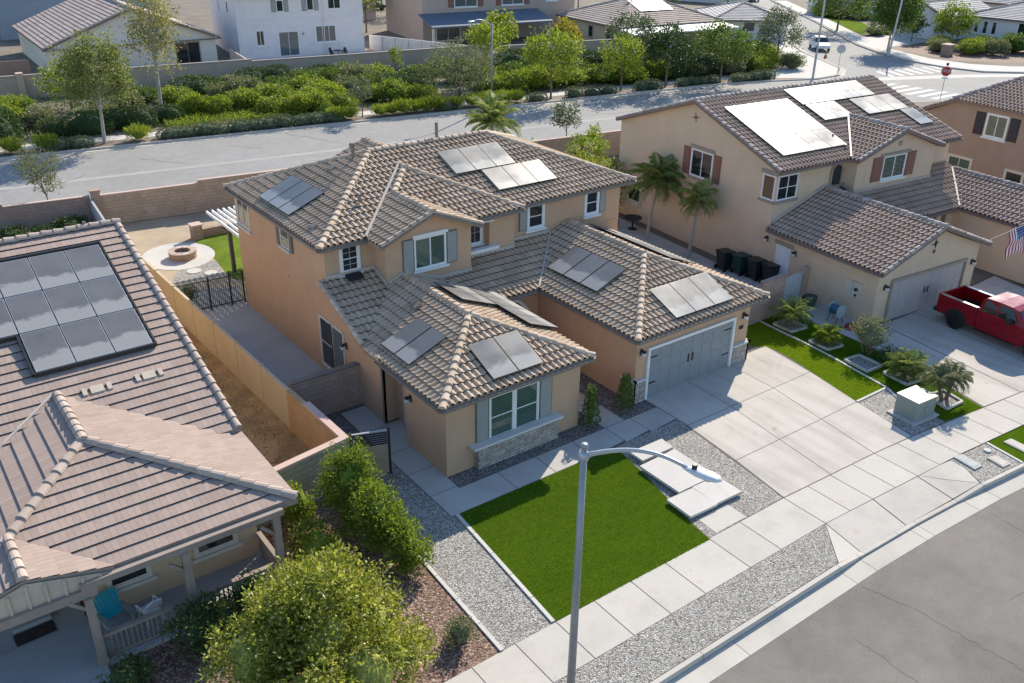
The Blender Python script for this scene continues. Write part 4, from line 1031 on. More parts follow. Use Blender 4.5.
# low wall from the fence to the house
t = thing('block_wall', 'purple-grey shaded block wall between the ochre wall and the tan house side', 'wall', (10.9, 28.42, 0))
m = MB(); m.box(.05, 2.94, -.1, .1, 0, 1.72); m.build('wall', BLOCKP, t)
m = MB(); m.box(.05, 2.92, -.13, .13, 1.722, 1.8); m.build('coping', plain('dark_coping', (.22, .17, .15), .9), t)
# iron fence
t = thing('iron_fence', 'black iron fence with a gate closing off the back yard', 'fence', (10.5, 40.4, 0), rad(-2.2))
m = MB()
for z in (.14, 1.5): m.box(0, 3.33, -.015, .015, z, z + .04)
n = 34
for k in range(n): x = .05 + k * 3.25 / n; m.box(x - .009, x + .009, -.009, .009, .1, 1.54)
m.build('bar_panel', DARK, t)
for x in (.05, 1.65, 2.65, 3.3): m = MB(); m.box(x - .035, x + .035, -.035, .035, 0, 1.68); m.build('post', DARK, t)
# back walls along the road
t = thing('back_wall', 'tan block garden wall along the back road', 'wall', (11.1, 55.8, 0), RA)
m = MB(); m.box(.2, 5.8, -.1, .1, 0, 1.8); m.box(5.802, 26.6, -.1, .1, 0, 1.98); m.build('wall', BLOCK, t)
m = MB(); m.box(.2, 5.8, -.13, .13, 1.802, 1.87); m.box(5.803, 26.6, -.13, .13, 1.982, 2.05); m.build('coping', CAPPINK, t)
m = MB(); m.box(26.62, 62, -.1, .1, 0, 1.8); m.build('wall', BLOCK, t); m = MB(); m.box(26.62, 62, -.13, .13, 1.802, 1.87); m.build('coping', CAPPINK, t)
m = MB(); m.box(-.3, .2, -.25, .25, 0, 2.12); m.box(-.35, .25, -.3, .3, 2.122, 2.22); m.build('pillar', BLOCKP, t)
t = thing('back_wall', 'pinkish shaded block wall along the back road behind the flat-roofed house', 'wall', (10.8, 55.85, 0), RA)
m = MB(); m.box(-4.6, -.06, -.1, .1, 0, 1.84); m.box(-30, -4.602, -.1, .1, 0, 1.98); m.build('wall', BLOCKP, t)
m = MB(); m.box(-4.6, -.06, -.13, .13, 1.842, 1.9); m.box(-30, -4.602, -.13, .13, 1.982, 2.04); m.build('coping', CAPPINK, t)
# white slab fence behind the corner
m = MB(); run(m, [(0, 0), (-.42, -5.2)], .12, 0, 1.75); m.build('panel_wall', STUCCOG, label='pale grey stucco panel wall running back from the road wall', cat='wall', loc=(10.72, 55.6, 0))
# garden wall between the tan house and the neighbour
t = thing('garden_wall', 'low tan block wall between the tan house and the house with palms', 'wall', (31.0, 24.2, 0))
m = MB(); run(m, [(.1, .3), (1.7, 10), (1.6, 28.2)], .2, 0, 1.45); m.build('wall', BLOCK, t)
m = MB(); run(m, [(.1, .3), (1.7, 10), (1.6, 28.2)], .26, 1.452, 1.51); m.build('coping', CAPPINK, t)
t = thing('block_wall', 'stepped pink block wall beside the white side gate', 'wall', (31.2, 24.35, 0), rad(1.5))
m = MB(); m.box(0, 1.6, -.1, .1, 0, 1.8); m.box(1.6, 3.3, -.1, .1, 0, 1.95); m.build('wall', BLOCKP, t)
m = MB(); m.box(0, 1.6, -.12, .12, 1.802, 1.87); m.box(1.6, 3.32, -.12, .12, 1.952, 2.02); m.build('coping', plain('red_coping', (.33, .22, .18), .9), t)
t = thing('side_gate', 'pale grey side gate between the pink block wall and a post', 'gate', (34.52, 24.45, 0), rad(3))
m = MB(); m.box(.03, 1.45, -.03, .03, .06, 1.75); m.build('panel', plain('grey_gate', (.42, .43, .44), .6), t)
m = MB(); m.box(1.48, 1.9, -.14, .14, 0, 1.95); m.build('post', BLOCKP, t)
# fire pit, pillar, pergola
t = thing('fire_pit', 'round stone fire pit on the pale patio', 'fire pit', (13.3, 47.9, .02))
PITST = brick('pit_stone', (.4, .27, .2), (.5, .36, .27), (.2, .15, .12), .34, .14)
m = MB(); n = 20
for k in range(n):
    a0, a1 = 2 * PI * k / n, 2 * PI * (k + 1) / n
    q = lambda r, a: (r * math.cos(a), r * math.sin(a))
    m.prism([q(.62, a0), q(.98, a0), q(.98, a1), q(.62, a1)], 0, .5)
m.build('ring', PITST, t); t.scale = (.74, .74, .7)
m = MB()
for k in range(10):
    a0, a1 = 2 * PI * k / 10 + .02, 2 * PI * (k + 1) / 10 - .02
    m.prism([q(.58, a0), q(1.05, a0), q(1.05, a1), q(.58, a1)], .502, .58)
m.build('cap_stone', islands('pit_caps', [(0, (.42, .3, .24)), (1, (.56, .44, .36))]), t)
m = MB(); m.cyl(0, 0, .02, .34, .6, .6, 16); m.build('lava_rock', GRAVELD, t)
m = MB(); m.box(-.28, .28, -.28, .28, 0, .82, 0); m.box(-.33, .33, -.33, .33, .822, .9, 1)
m.build('stone_pillar', [PITST, CAPPINK], label='square stone pillar at the edge of the back lawn', cat='pillar', loc=(14.95, 50.4, 0))
m = MB(); run(m, [(0, 0), (5.2, .2)], .3, 0, .5); m.build('seat_wall', PITST, label='low stone seat wall running from the stone pillar', cat='wall', loc=(15.3, 50.5, 0))
t = thing('pergola', 'white slatted patio cover on a dark post behind the tan house', 'pergola', (14.5, 40.6, 0))
m = MB()
for k in range(20): m.box(.0 + k * .3, .09 + k * .3, .4, 6.1, 2.62, 2.76)
m.build('slat_roof', WHITE, t)
m = MB(); m.box(0, 6, 3.6, 3.75, 2.45, 2.618); m.box(0, 6, .05, .2, 2.45, 2.618); m.build('beam', DARK, t)
for x, y in ((.3, 3.67), (5.6, 3.67)): m = MB(); m.box(x - .09, x + .09, y - .09, y + .09, 0, 2.45); m.build('post', plain('dark_post', (.09, .085, .08), .6), t)
# ------------------------------------------------------------------ the beige house on the right
A2 = rad(-4.885)
STUC2 = stucco('beige_stucco', (.64, .49, .35)); STUC3 = stucco('brown_stucco', (.37, .275, .215))
TILE_B = tiles('brown_barrel_tiles', [(0, (.45, .305, .225)), (.4, (.49, .34, .255)), (.8, (.525, .37, .28)), (1, (.44, .295, .22))], .37, .26, .8)
CAP_B = islands('brown_ridge_tiles', [(0, (.3, .23, .2)), (.5, (.42, .34, .3)), (1, (.56, .49, .44))])
REDSH = plain('red_brown_shutter', (.24, .115, .085), .7, .08)
TAUPE = plain('taupe_trim', (.33, .27, .215), .8, .06)
GDOOR2 = plain('taupe_garage_door', (.42, .37, .35), .55, .04, 2, 25, .04)
RH = thing('beige_house', 'large beige two-storey house with red-brown shutters and solar panels filling its front roof', 'house', (36.75, 20.95, 0), A2)
w = MB()
w.box(0, 7.5, 0, 6.9, 0, 2.72)
w.mesh([(0, 0, 2.72), (7.5, 0, 2.72), (3.75, 0, 4.2), (0, .2, 2.72), (7.5, .2, 2.72), (3.75, .2, 4.2)], [(0, 1, 2), (5, 4, 3), (0, 2, 5, 3), (2, 1, 4, 5)])
w.box(0, 13.9, 6.902, 19.67, 0, 5.76)
for X in (0, 13.75): w.mesh([(X, 6.9, 5.76), (X, 19.67, 5.76), (X, 13.1, 8.0), (X + .15, 6.9, 5.76), (X + .15, 19.67, 5.76), (X + .15, 13.1, 8.0)], [(2, 1, 0), (3, 4, 5), (0, 3, 5, 2), (2, 5, 4, 1)])
w.box(5.1, 11.5, 6.15, 6.9, .02, 5.82)
w.mesh([(5.1, 6.15, 5.82), (11.5, 6.15, 5.82), (8.3, 6.15, 7.0), (5.1, 6.8, 5.82), (11.5, 6.8, 5.82), (8.3, 6.8, 7.0)], [(0, 1, 2), (5, 4, 3), (0, 2, 5, 3), (2, 1, 4, 5)])
w.box(11.3, 16.4, -1.2, 6.9, 0, 2.85); w.box(7.5, 11.3, 4.1, 6.9, 0, 2.85)
w.build('wall', STUC2, RH)
gz_ = lambda x: 2.8 + .385 * (min(x + .3, 7.9 - x) if True else 0)
fac = [P3([(-.3, -.32), (3.8, -.32), (3.8, 6.88), (-.3, 6.88)], lambda x, y: 2.8 + .385 * (x + .3)),
       P3([(7.9, -.32), (7.9, 6.88), (3.8, 6.88), (3.8, -.32)], lambda x, y: 2.8 + .385 * (7.9 - x)),
       P3([(-.3, 6.42), (14.2, 6.42), (14.2, 13.1), (-.3, 13.1)], lambda x, y: 5.88 + .345 * (y - 6.42)),
       P3([(-.3, 19.8), (-.3, 13.1), (14.2, 13.1), (14.2, 19.8)], lambda x, y: 5.88 + .345 * (19.78 - y)),
       P3([(4.75, 5.86), (8.3, 5.86), (8.3, 9.9), (4.75, 6.35)], lambda x, y: 5.9 + .345 * (x - 4.75)),
       P3([(8.3, 5.86), (11.85, 5.86), (11.85, 6.35), (8.3, 9.9)], lambda x, y: 5.9 + .345 * (11.85 - x)),
       P3([(11.2, 3.75), (13.85, 6.4), (13.85, -1.6), (11.2, -1.6)], lambda x, y: 2.95 + .46 * (x - 11.2)),
       P3([(16.5, -1.6), (16.5, 6.9), (13.85, 6.9), (13.85, -1.6)], lambda x, y: 2.95 + .46 * (16.5 - x)),
       P3([(4.9, 3.75), (11.2, 3.75), (13.85, 6.4), (13.85, 6.9), (4.9, 6.9)], lambda x, y: 2.95 + .46 * (y - 3.75))]
r = MB()
for q in fac: tile_field(r, q); deck(r, q)
RROOF = r.build('roof', [TILE_B, BROWN, FELT], RH)
c = Pieces()
for a, b in (((3.8, -.35, 4.39), (3.8, 6.88, 4.39)), ((-.3, 13.1, 8.2), (14.2, 13.1, 8.2)), ((8.3, 5.84, 7.13), (8.3, 9.9, 7.13)), ((13.85, -1.6, 4.18), (13.85, 6.3, 4.18))): caps(c, a, b)
for a, b in (((-.26, -.3, 2.82), (3.8, -.3, 4.38)), ((7.86, -.3, 2.82), (3.8, -.3, 4.38)), ((-.27, 6.45, 5.9), (-.27, 13.1, 8.19)), ((-.27, 19.75, 5.9), (-.27, 13.1, 8.19)), ((14.17, 6.45, 5.9), (14.17, 13.1, 8.19)),
             ((4.8, 5.9, 5.93), (8.3, 5.9, 7.12)), ((11.8, 5.9, 5.93), (8.3, 5.9, 7.12))): caps(c, a, b, r=.1, lift=.035)
c.build('ridge_cap', CAP_B, RROOF)
f = Pieces(); f.bar((4.78, 6.4, 6.0), (8.25, 9.8, 7.2), .09, .05); f.bar((11.23, 3.8, 3.05), (13.8, 6.35, 4.24), .09, .05)
for a, b in (((5.1, 6.1, 4.03), (11.5, 6.1, 4.03)), ((.1, 6.86, 3.02), (3.8, 6.86, 4.45)), ((3.8, 6.86, 4.45), (5.1, 6.86, 3.95)), ((11.54, 6.2, 4.06), (11.54, 6.86, 4.3))): f.bar((a[0], a[1], a[2] + .06), (b[0], b[1], b[2] + .06), .05, .16)
f.build('flashing', FLASH, RROOF)
g = Pieces()
for a, b, o in (((-.3, 6.8, 2.8), (-.3, -.32, 2.8), (-1, 0)), ((-.3, 6.42, 5.88), (4.75, 6.42, 5.88), (0, -1)), ((11.85, 6.42, 5.88), (14.2, 6.42, 5.88), (0, -1)), ((11.2, 3.75, 2.95), (11.2, -1.6, 2.95), (-1, 0)), ((7.9, 3.75, 2.95), (11.2, 3.75, 2.95), (0, -1))):
    eave_gutter(g, [a, b], [o])
for a, b in (((-.32, -.36, 2.74), (3.8, -.36, 4.3)), ((7.92, -.36, 2.74), (3.8, -.36, 4.3)), ((-.34, 6.4, 5.82), (-.34, 13.1, 8.1)), ((-.34, 19.8, 5.82), (-.34, 13.1, 8.1)), ((4.73, 5.82, 5.84), (8.3, 5.82, 7.05)), ((11.87, 5.82, 5.84), (8.3, 5.82, 7.05))): g.bar(a, b, .05, .18)
g.build('fascia', BROWN, RH)
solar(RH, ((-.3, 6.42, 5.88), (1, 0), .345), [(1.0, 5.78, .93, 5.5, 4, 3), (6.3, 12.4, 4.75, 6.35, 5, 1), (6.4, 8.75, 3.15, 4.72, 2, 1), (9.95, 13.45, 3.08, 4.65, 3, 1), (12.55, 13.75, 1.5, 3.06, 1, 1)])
m = MB(); m.cyl(5.3, 8.2, 6.4, 6.75, .05, .05, 8); m.cyl(5.2, 7.2, 6.1, 6.4, .05, .05, 8); m.build('vent_pipe', GUTTER, RROOF)
window(RH, 0, 13.18, 4.05, -PI / 2, 1.62, 1.42, GLASS, .07, nx=2, sill=False, shut=[(-.68, -.14), (1.76, 2.3)], shutm=[REDSH, REDSH])
m = MB().at(0, 13.18, 4.05, -PI / 2); m.box(-.15, 1.77, -.07, -.0, 1.49, 1.68); m.build('window_surround', TAUPE, RH); m = MB().at(0, 13.18, 4.05, -PI / 2); m.box(-.15, 1.77, -.07, -.0, -.22, -.08); m.build('window_surround', TAUPE, RH)
window(RH, 0, 7.76, 4.2, -PI / 2, .78, 1.22, GLASS, .04, sill=False); window(RH, .16, 6.9, 4.2, 0, 1.36, 1.24, GLASS, .04, nx=2, ny=2, sill=False)
m = Pieces(); m.box(-.06, 1.7, 6.82, 6.898, 5.5, 5.68); m.box(-.062, -.001, 6.825, 7.95, 5.5, 5.68); m.box(-.06, 1.7, 6.82, 6.898, 4.0, 4.14); m.box(-.062, -.001, 6.825, 7.95, 4.0, 4.14); m.build('window_surround', TAUPE, RH)
# arched window
m = MB(); pr = [(.42 * math.cos(a * PI / 12), .42 * math.sin(a * PI / 12)) for a in range(13)]
for (xa, za), (xb, zb) in zip(pr, pr[1:]): m.bar((4.45 + xa, 6.86, 5.15 + za), (4.45 + xb, 6.86, 5.15 + zb), .09, .12)
m.box(3.97, 4.1, 6.815, 6.9, 4.4, 5.15); m.box(4.8, 4.93, 6.815, 6.9, 4.4, 5.15); m.box(3.9, 5.0, 6.8, 6.9, 4.28, 4.4); o = m.build('arched_window', TAUPE, RH)
m = MB(); m.face([(4.1, 6.88, 4.42), (4.8, 6.88, 4.42)] + [(4.45 + x * .85, 6.88, 5.15 + z * .85) for x, z in pr]); m.build('pane', GLASS, o)
window(RH, 7.2, 6.15, 4.5, 0, 1.78, 1.2, GLASSB, .05, nx=2, head=False, shut=[(-.88, -.12), (1.92, 2.62)], shutm=[REDSH, REDSH])
m = MB(); m.box(6.9, 9.3, 6.08, 6.148, 5.75, 5.9); m.build('window_head', TAUPE, RH)
m = MB(); m.box(8.18, 8.42, 6.11, 6.148, 6.2, 6.44); m.build('gable_vent', TAUPE, RH)
window(RH, 0, 18.5, 1.15, -PI / 2, 1.1, .8, GLASS, .1, OFFWHITE)
def star(m, s=.28):
    for k in range(4):
        a = k * PI / 2 + .2; m.mesh([(0, -.06, 0), (s * math.cos(a), -.01, s * math.sin(a)), (.09 * math.cos(a + .78), -.01, .09 * math.sin(a + .78)), (.09 * math.cos(a - .78), -.01, .09 * math.sin(a - .78))], [(0, 2, 1), (0, 1, 3)])
m = MB().at(0, 13.2, 7.2, -PI / 2); star(m, .34); m.build('wall_ornament', BROWN, RH)
m = MB().at(3.75, 0, 3.45, 0); star(m, .3); m.at(3.75, 0, 3.05, 0); star(m, .12); m.build('wall_ornament', DARK, RH)
m = MB(); m.box(-.03, 0, 5.28, 6.26, .05, 2.12); m.build('side_door', plain('white_door', (.68, .69, .72), .5), RH)
m = MB(); m.box(-.07, -.001, 5.15, 6.38, 2.13, 2.32); m.build('door_head', TAUPE, RH)
m = MB().at(0, 1.72, 1.08, -PI / 2); m.box(0, .44, -.1, 0, 0, .78); m.box(.48, .95, -.13, 0, 0, .78); m.build('meter_box', plain('pale_box', (.55, .5, .42), .6), RH)
m = MB().at(0, 1.72, 1.08, -PI / 2); m.tube([(.72, -.13, .45), (.72, -.22, .45)], .08, 10); m.tube([(.72, -.13, .15), (.72, -.18, .15)], .06, 10); m.build('meter', DARK, RH)
garage_door(RH, 1.05, 0, 0, 5.45, 2.05, GDOOR2, TAUPE, 4, True)
wall_lamp(RH, .52, 0, 1.85, 0); wall_lamp(RH, 7.12, 0, 1.85, 0); wall_lamp(RH, 0, 6.95, 2.15, -PI / 2); wall_lamp(RH, 0, 5.0, 1.95, -PI / 2)
m = MB(); m.box(9.55, 9.75, 4.02, 4.1, 1.0, 2.7); m.box(10.3, 10.55, 4.0, 4.1, 0, 2.8); m.build('porch_post', BROWN, RH)
# flag
t = thing('flag', 'American flag hanging from a pole over the drive', 'flag', (36.75, 20.95, 0), A2)
m = MB(); m.tube([(7.5, -.02, 2.75), (10.1, -.75, 3.62)], .016, 6); m.build('flag_pole', plain('pole_metal', (.5, .45, .35), .4, metal=.6), t)
FR_R, FR_W, FR_B = plain('flag_red', (.42, .025, .04), .7), plain('flag_white', (.78, .76, .76), .7), plain('flag_blue', (.03, .05, .18), .7)
m = MB(); nu, nv = 16, 13
def fp(u, v):
    """u along the fly (falls), v across the hoist"""
    hx, hy, hz = 10.05 - .95 * v, -.73 + .345 * v, 3.6 - .365 * v
    wv = .09 * math.sin(5 * u + 3.5 * v) + .05 * math.sin(11 * u + 1)
    return (hx + (.25 - .45 * (1 - v)) * u * .7 + wv * .5, hy - .1 * u + wv, hz - 1.5 * u + .1 * math.sin(4 * v) * u)
for i in range(nu):
    for j in range(nv):
        a = [fp(i / nu, j / nv), fp((i + 1) / nu, j / nv), fp((i + 1) / nu, (j + 1) / nv), fp(i / nu, (j + 1) / nv)]
        mi = 2 if (i < 7 and j < 7) else (0 if j % 2 == 0 else 1)
        m.face(a, mi)
cl = m.build('flag_cloth', [FR_R, FR_W, FR_B], t)
for i in range(5):
    for j in range(5):
        m = MB(); p = Vector(fp((i + .6) * 6.2 / nu / 5 + .02, (j + .6) * 6.4 / nv / 5 + .01)); ring = []
        for k in range(10): r_ = .034 if k % 2 == 0 else .015; ring.append((r_ * math.sin(k * PI / 5), r_ * math.cos(k * PI / 5)))
        n_ = len(ring); vv = [tuple(p + Vector((a, -.014, b))) for a, b in ring] + [tuple(p + Vector((a, .014, b))) for a, b in ring]
        m.mesh(vv, [tuple(range(n_ - 1, -1, -1)), tuple(range(n_, 2 * n_))] + [(k, (k + 1) % n_, (k + 1) % n_ + n_, k + n_) for k in range(n_)])
        m.build('star', FR_W, cl)

# ------------------------------------------------------------------ the brown house beyond it
FH = thing('brown_house', 'brown two-storey house with black shutters behind the beige house', 'house', (36.75, 20.95, 0), A2)
w = MB(); w.box(23.2, 34, -6, 12.9, 0, 5.9); w.box(23.2, 34, 12.902, 15.5, 0, 4.6); w.mesh([(23.2, 12.9, 4.6), (23.2, 15.5, 4.6), (23.2, 12.9, 5.85), (23.4, 12.9, 4.6), (23.4, 15.5, 4.6), (23.4, 12.9, 5.85)], [(0, 2, 1), (3, 4, 5), (1, 2, 5, 4)]); w.build('wall', STUC3, FH)
r = MB()
for q in (P3([(22.9, -6), (22.9, 13.1), (28, 10.2), (28, -6)], lambda x, y: 6.02 + .36 * (x - 22.9)), P3([(34, -6), (28, -6), (28, 10.2), (34, 13.1)], lambda x, y: 6.02 + .36 * (33.1 - x)),
          P3([(22.9, 13.1), (34, 13.1), (28, 10.2)], lambda x, y: 6.02 + .63 * (13.1 - y)), P3([(22.9, 15.7), (22.9, 13.0), (34, 13.0), (34, 15.7)], lambda x, y: 4.75 + .45 * (15.7 - y))):
    tile_field(r, q); deck(r, q)
ro = r.build('roof', [TILE_B, BROWN, FELT], FH)
c = Pieces(); caps(c, (22.9, 13.1, 6.05), (28, 10.2, 7.88)); caps(c, (28, -6, 7.88), (28, 10.2, 7.88)); caps(c, (22.95, 15.7, 4.8), (22.95, 13, 6.0), .1); c.build('ridge_cap', CAP_B, ro)
BLKSH = plain('black_shutter', (.035, .035, .045), .6)
window(FH, 23.2, 10.5, 4.1, -PI / 2, 1.35, 1.35, GLASSB, .1, nx=2, shut=[(-.85, -.2), (1.55, 2.2)], shutm=[BLKSH, BLKSH])
window(FH, 23.2, 12.6, 1.5, -PI / 2, 1.6, .75, GLASSB, .14, OFFWHITE, nx=2); window(FH, 23.2, 8.4, 1.4, -PI / 2, 1.1, .8, GLASS, .14, OFFWHITE)
# ------------------------------------------------------------------ things round the beige house
BIN = plain('bin_black', (.03, .032, .034), .45, .1); BING = plain('bin_green', (.02, .06, .05), .45, .1)
def bin_(label, loc, rz, mat):
    t = thing('wheelie_bin', label, 'bin', loc, rz)
    m = MB(); a = [(-.25, -.28, .08), (.25, -.28, .08), (.25, .26, .08), (-.25, .26, .08), (-.33, -.38, 1.0), (.33, -.38, 1.0), (.33, .36, 1.0), (-.33, .36, 1.0)]
    m.mesh(a, [(3, 2, 1, 0), (0, 1, 5, 4), (1, 2, 6, 5), (2, 3, 7, 6), (3, 0, 4, 7), (4, 5, 6, 7)]); m.build('body', mat, t)
    m = MB(); m.slab([(-.36, -.42, 1.05), (.36, -.42, 1.05), (.36, .4, 1.12), (-.36, .4, 1.12)], .05); m.box(-.3, .3, .4, .46, 1.03, 1.08); m.build('lid', mat, t)
    for s in (-1, 1):
        m = MB(); m.tube([(s * .3, .27, .13), (s * .36, .27, .13)], .13, 12); m.build('wheel', DARK, t)
    return t
bin_('black wheelie bin at the palm end of the row of bins', (36.5, 29.8, 0), rad(85), BIN); bin_('dark green wheelie bin between two black bins', (36.75, 28.9, 0), rad(84), BING)
bin_('black wheelie bin between the green bin and the last black one', (36.9, 28.0, 0), rad(86), BIN); bin_('black wheelie bin nearest the white side door', (37.0, 27.1, 0), rad(83), BIN)
t = thing('patio_table', 'dark round patio table by the beige house wall', 'table', (36.9, 37.4, 0)); m = MB(); m.cyl(0, 0, .7, .74, .55, .55, 16); m.build('table_top', DARK, t); m = MB(); m.cyl(0, 0, 0, .7, .05, .05, 8); m.cyl(0, 0, 0, .04, .3, .25, 12); m.build('pedestal', DARK, t)
t = thing('patio_chair', 'red patio chair by the dark table', 'chair', (36.2, 38.3, 0), rad(30)); RED_ = plain('faded_red', (.35, .06, .05), .7)
m = MB(); m.box(-.25, .25, -.25, .25, .4, .46); m.build('seat', RED_, t); m = MB(); m.box(-.25, .25, .2, .26, .46, .95); m.build('backrest', RED_, t)
for sx in (-1, 1):
    for sy in (-1, 1): m = MB(); m.box(sx * .22 - .02, sx * .22 + .02, sy * .22 - .02, sy * .22 + .02, 0, .4); m.build('leg', DARK, t)
# hose reel, red basin, round planter
t = thing('hose_reel', 'blue and white hose reel on thin legs against the beige wall', 'hose reel', (36.0, 22.2, 0), A2)
m = MB(); m.tube([(-.2, -.24, .62), (-.2, .24, .62)], [.24, .24], 16); m.build('drum', plain('reel_blue', (.03, .1, .16), .35), t)
for s in (-1, 1): m = MB(); m.tube([(-.2, s * .25, .62), (-.2, s * .28, .62)], [.33, .33], 18); m.build('flange', plain('reel_grey', (.35, .42, .45), .4), t)
for sx in (-1, 1): m = MB(); m.tube([(-.2 + sx * .25, -.26, 0), (-.2, -.26, .6), (-.2, .26, .6), (-.2 + sx * .25, .26, 0)], .018, 6); m.build('frame', DARK, t)
m = MB(); n = 22
for k in range(3): m.tube([(.36 * math.cos(2 * PI * i / n) * (1 - .08 * k), .3 * math.sin(2 * PI * i / n) * (1 - .08 * k), .03 + .055 * k) for i in range(n + 1)], .032, 6)
m.build('hose_coil', plain('hose_red', (.3, .035, .03), .5), label='coil of dark red hose on the path by the beige wall', cat='hose', loc=(35.85, 21.3, .01))
m = MB(); m.cyl(0, 0, 0, .42, .26, .33, 14); m.cyl(0, 0, .42, .5, .36, .35, 14); m.build('planter_pot', plain('pot_green', (.06, .1, .08), .6), label='dark green round pot by the post of the grey gate', cat='pot', loc=(36.35, 24.1, .01))
# square planters of white kerbing
def planter(label, quad):
    cx = sum(p[0] for p in quad) / 4; cy = sum(p[1] for p in quad) / 4
    t = thing('square_planter', label, 'planter', (cx, cy, 0)); m = MB()
    q = [(p[0] - cx, p[1] - cy) for p in quad]
    for a, b in zip(q, q[1:] + q[:1]): m.bar((*a, .05), (*b, .05), .09, .12)
    m.build('kerbing', PALECONC, t)
    m = MB(); m.face([(p[0] * .95, p[1] * .95, .03) for p in q]); m.build('gravel_fill', GRAVEL, t); return (cx, cy)
PL = [planter('square white planter beside the pink block wall', [(33.1, 22.6), (34.1, 22.5), (34.1, 23.57), (33.1, 23.66)]),
      planter('square white planter between the wall end and the silvery bush', [(32.95, 20.5), (33.84, 20.36), (33.9, 21.4), (32.98, 21.55)]),
      planter('empty square grey planter beside the silvery bush', [(32.58, 18.25), (33.58, 18.2), (33.63, 19.35), (32.72, 19.46)]),
      planter('square white planter behind the utility cabinet', [(32.93, 16.6), (33.84, 16.5), (33.96, 17.7), (33.06, 17.78)]),
      planter('square white planter nearest the pavement with a feathery palm', [(32.46, 14.55), (33.48, 14.5), (33.72, 15.45), (32.74, 15.6)])]
# utility cabinet
t = thing('utility_cabinet', 'grey-green utility cabinet on a concrete pad by the drive', 'cabinet', (31.05, 15.15, 0), rad(-4))
UG = plain('cabinet_green', (.25, .275, .245), .5, .05, 2, 20, .06)
m = MB(); m.box(-.78, .78, -.62, .62, 0, .07); m.build('pad', CONC2, t)
m = MB(); m.box(-.58, .58, -.48, .48, .072, .84); m.box(-.012, .012, -.486, -.481, .12, .8); m.build('cabinet_body', UG, t)
m = MB(); m.box(-.6, .6, -.5, .5, .842, .9); m.build('lid', plain('cabinet_lid', (.27, .285, .255), .5, .04), t)
m = MB(); m.box(-.1, .05, -.51, -.487, .4, .55); m.build('handle', STEEL, t)
# stepping slabs
for lab, q in (('pale raised concrete slab nearest the garage, smallest of the three', [(19.92, 18.78), (21.45, 18.78), (21.5, 19.42), (19.92, 19.45)]), ('large square pale raised concrete slab in the middle of the three', [(19.58, 16.67), (21.36, 16.65), (21.36, 18.64), (19.58, 18.58)]), ('pale raised concrete slab with a centre joint, nearest the pavement', [(18.94, 15.53), (21.37, 15.49), (21.36, 16.6), (18.97, 16.64)])):
    cx = sum(p[0] for p in q) / 4; cy = sum(p[1] for p in q) / 4; z = .17 if 'large' not in lab else .19
    t = thing('concrete_slab', lab, 'slab', (cx, cy, 0)); m = MB()
    qq = [(p[0] - cx, p[1] - cy) for p in q]
    if 'joint' in lab:
        m.prism([qq[0], (qq[1][0] * .02 - .01, qq[1][1]), (-.01, qq[2][1]), qq[3]], z - .1, z); m.prism([(.012, qq[0][1]), qq[1], qq[2], (.012, qq[3][1])], z - .1, z)
    else: m.prism(qq, z - .1, z)
    m.build('slab', PALECONC, t)
    m = MB(); m.prism([(p[0] * .86, p[1] * .82) for p in qq], 0, z - .101); m.build('plinth', JOINT, t)
sheet('entry_pad', [(19.15, 14.6), (20.6, 14.6), (20.6, 15.45), (19.2, 15.42)], .011, CONC)
# meter lids and cleanouts in the verge
for lab, q in (('dark grey rectangular meter lid at the curved drive apron', [(29.31, 11.66), (29.77, 11.62), (29.89, 12.45), (29.44, 12.54)]), ('pale rectangular meter lid nearer the turf verge', [(30.29, 11.14), (30.73, 11.1), (30.81, 11.68), (30.4, 11.8)]), ('pale long meter lid lying in the turf verge', [(31.9, 11.2), (32.35, 11.15), (32.4, 11.95), (31.95, 12.0)])):
    cx = sum(p[0] for p in q) / 4; cy = sum(p[1] for p in q) / 4; m = MB(); m.prism([(p[0] - cx, p[1] - cy) for p in q], 0, .05)
    m.prism([((p[0] - cx) * .8, (p[1] - cy) * .8) for p in q], .051, .058); m.build('meter_lid', plain('lid_dark', (.3, .32, .31), .7) if 'dark' in lab else CONC, label=lab, cat='lid', loc=(cx, cy, .0))
m = MB(); m.cyl(0, 0, 0, .06, .13, .13, 14); m.build('cleanout_cap', PALECONC, label='small round white cap in the gravel by the meter lids', cat='cap', loc=(30.9, 12.05, 0))
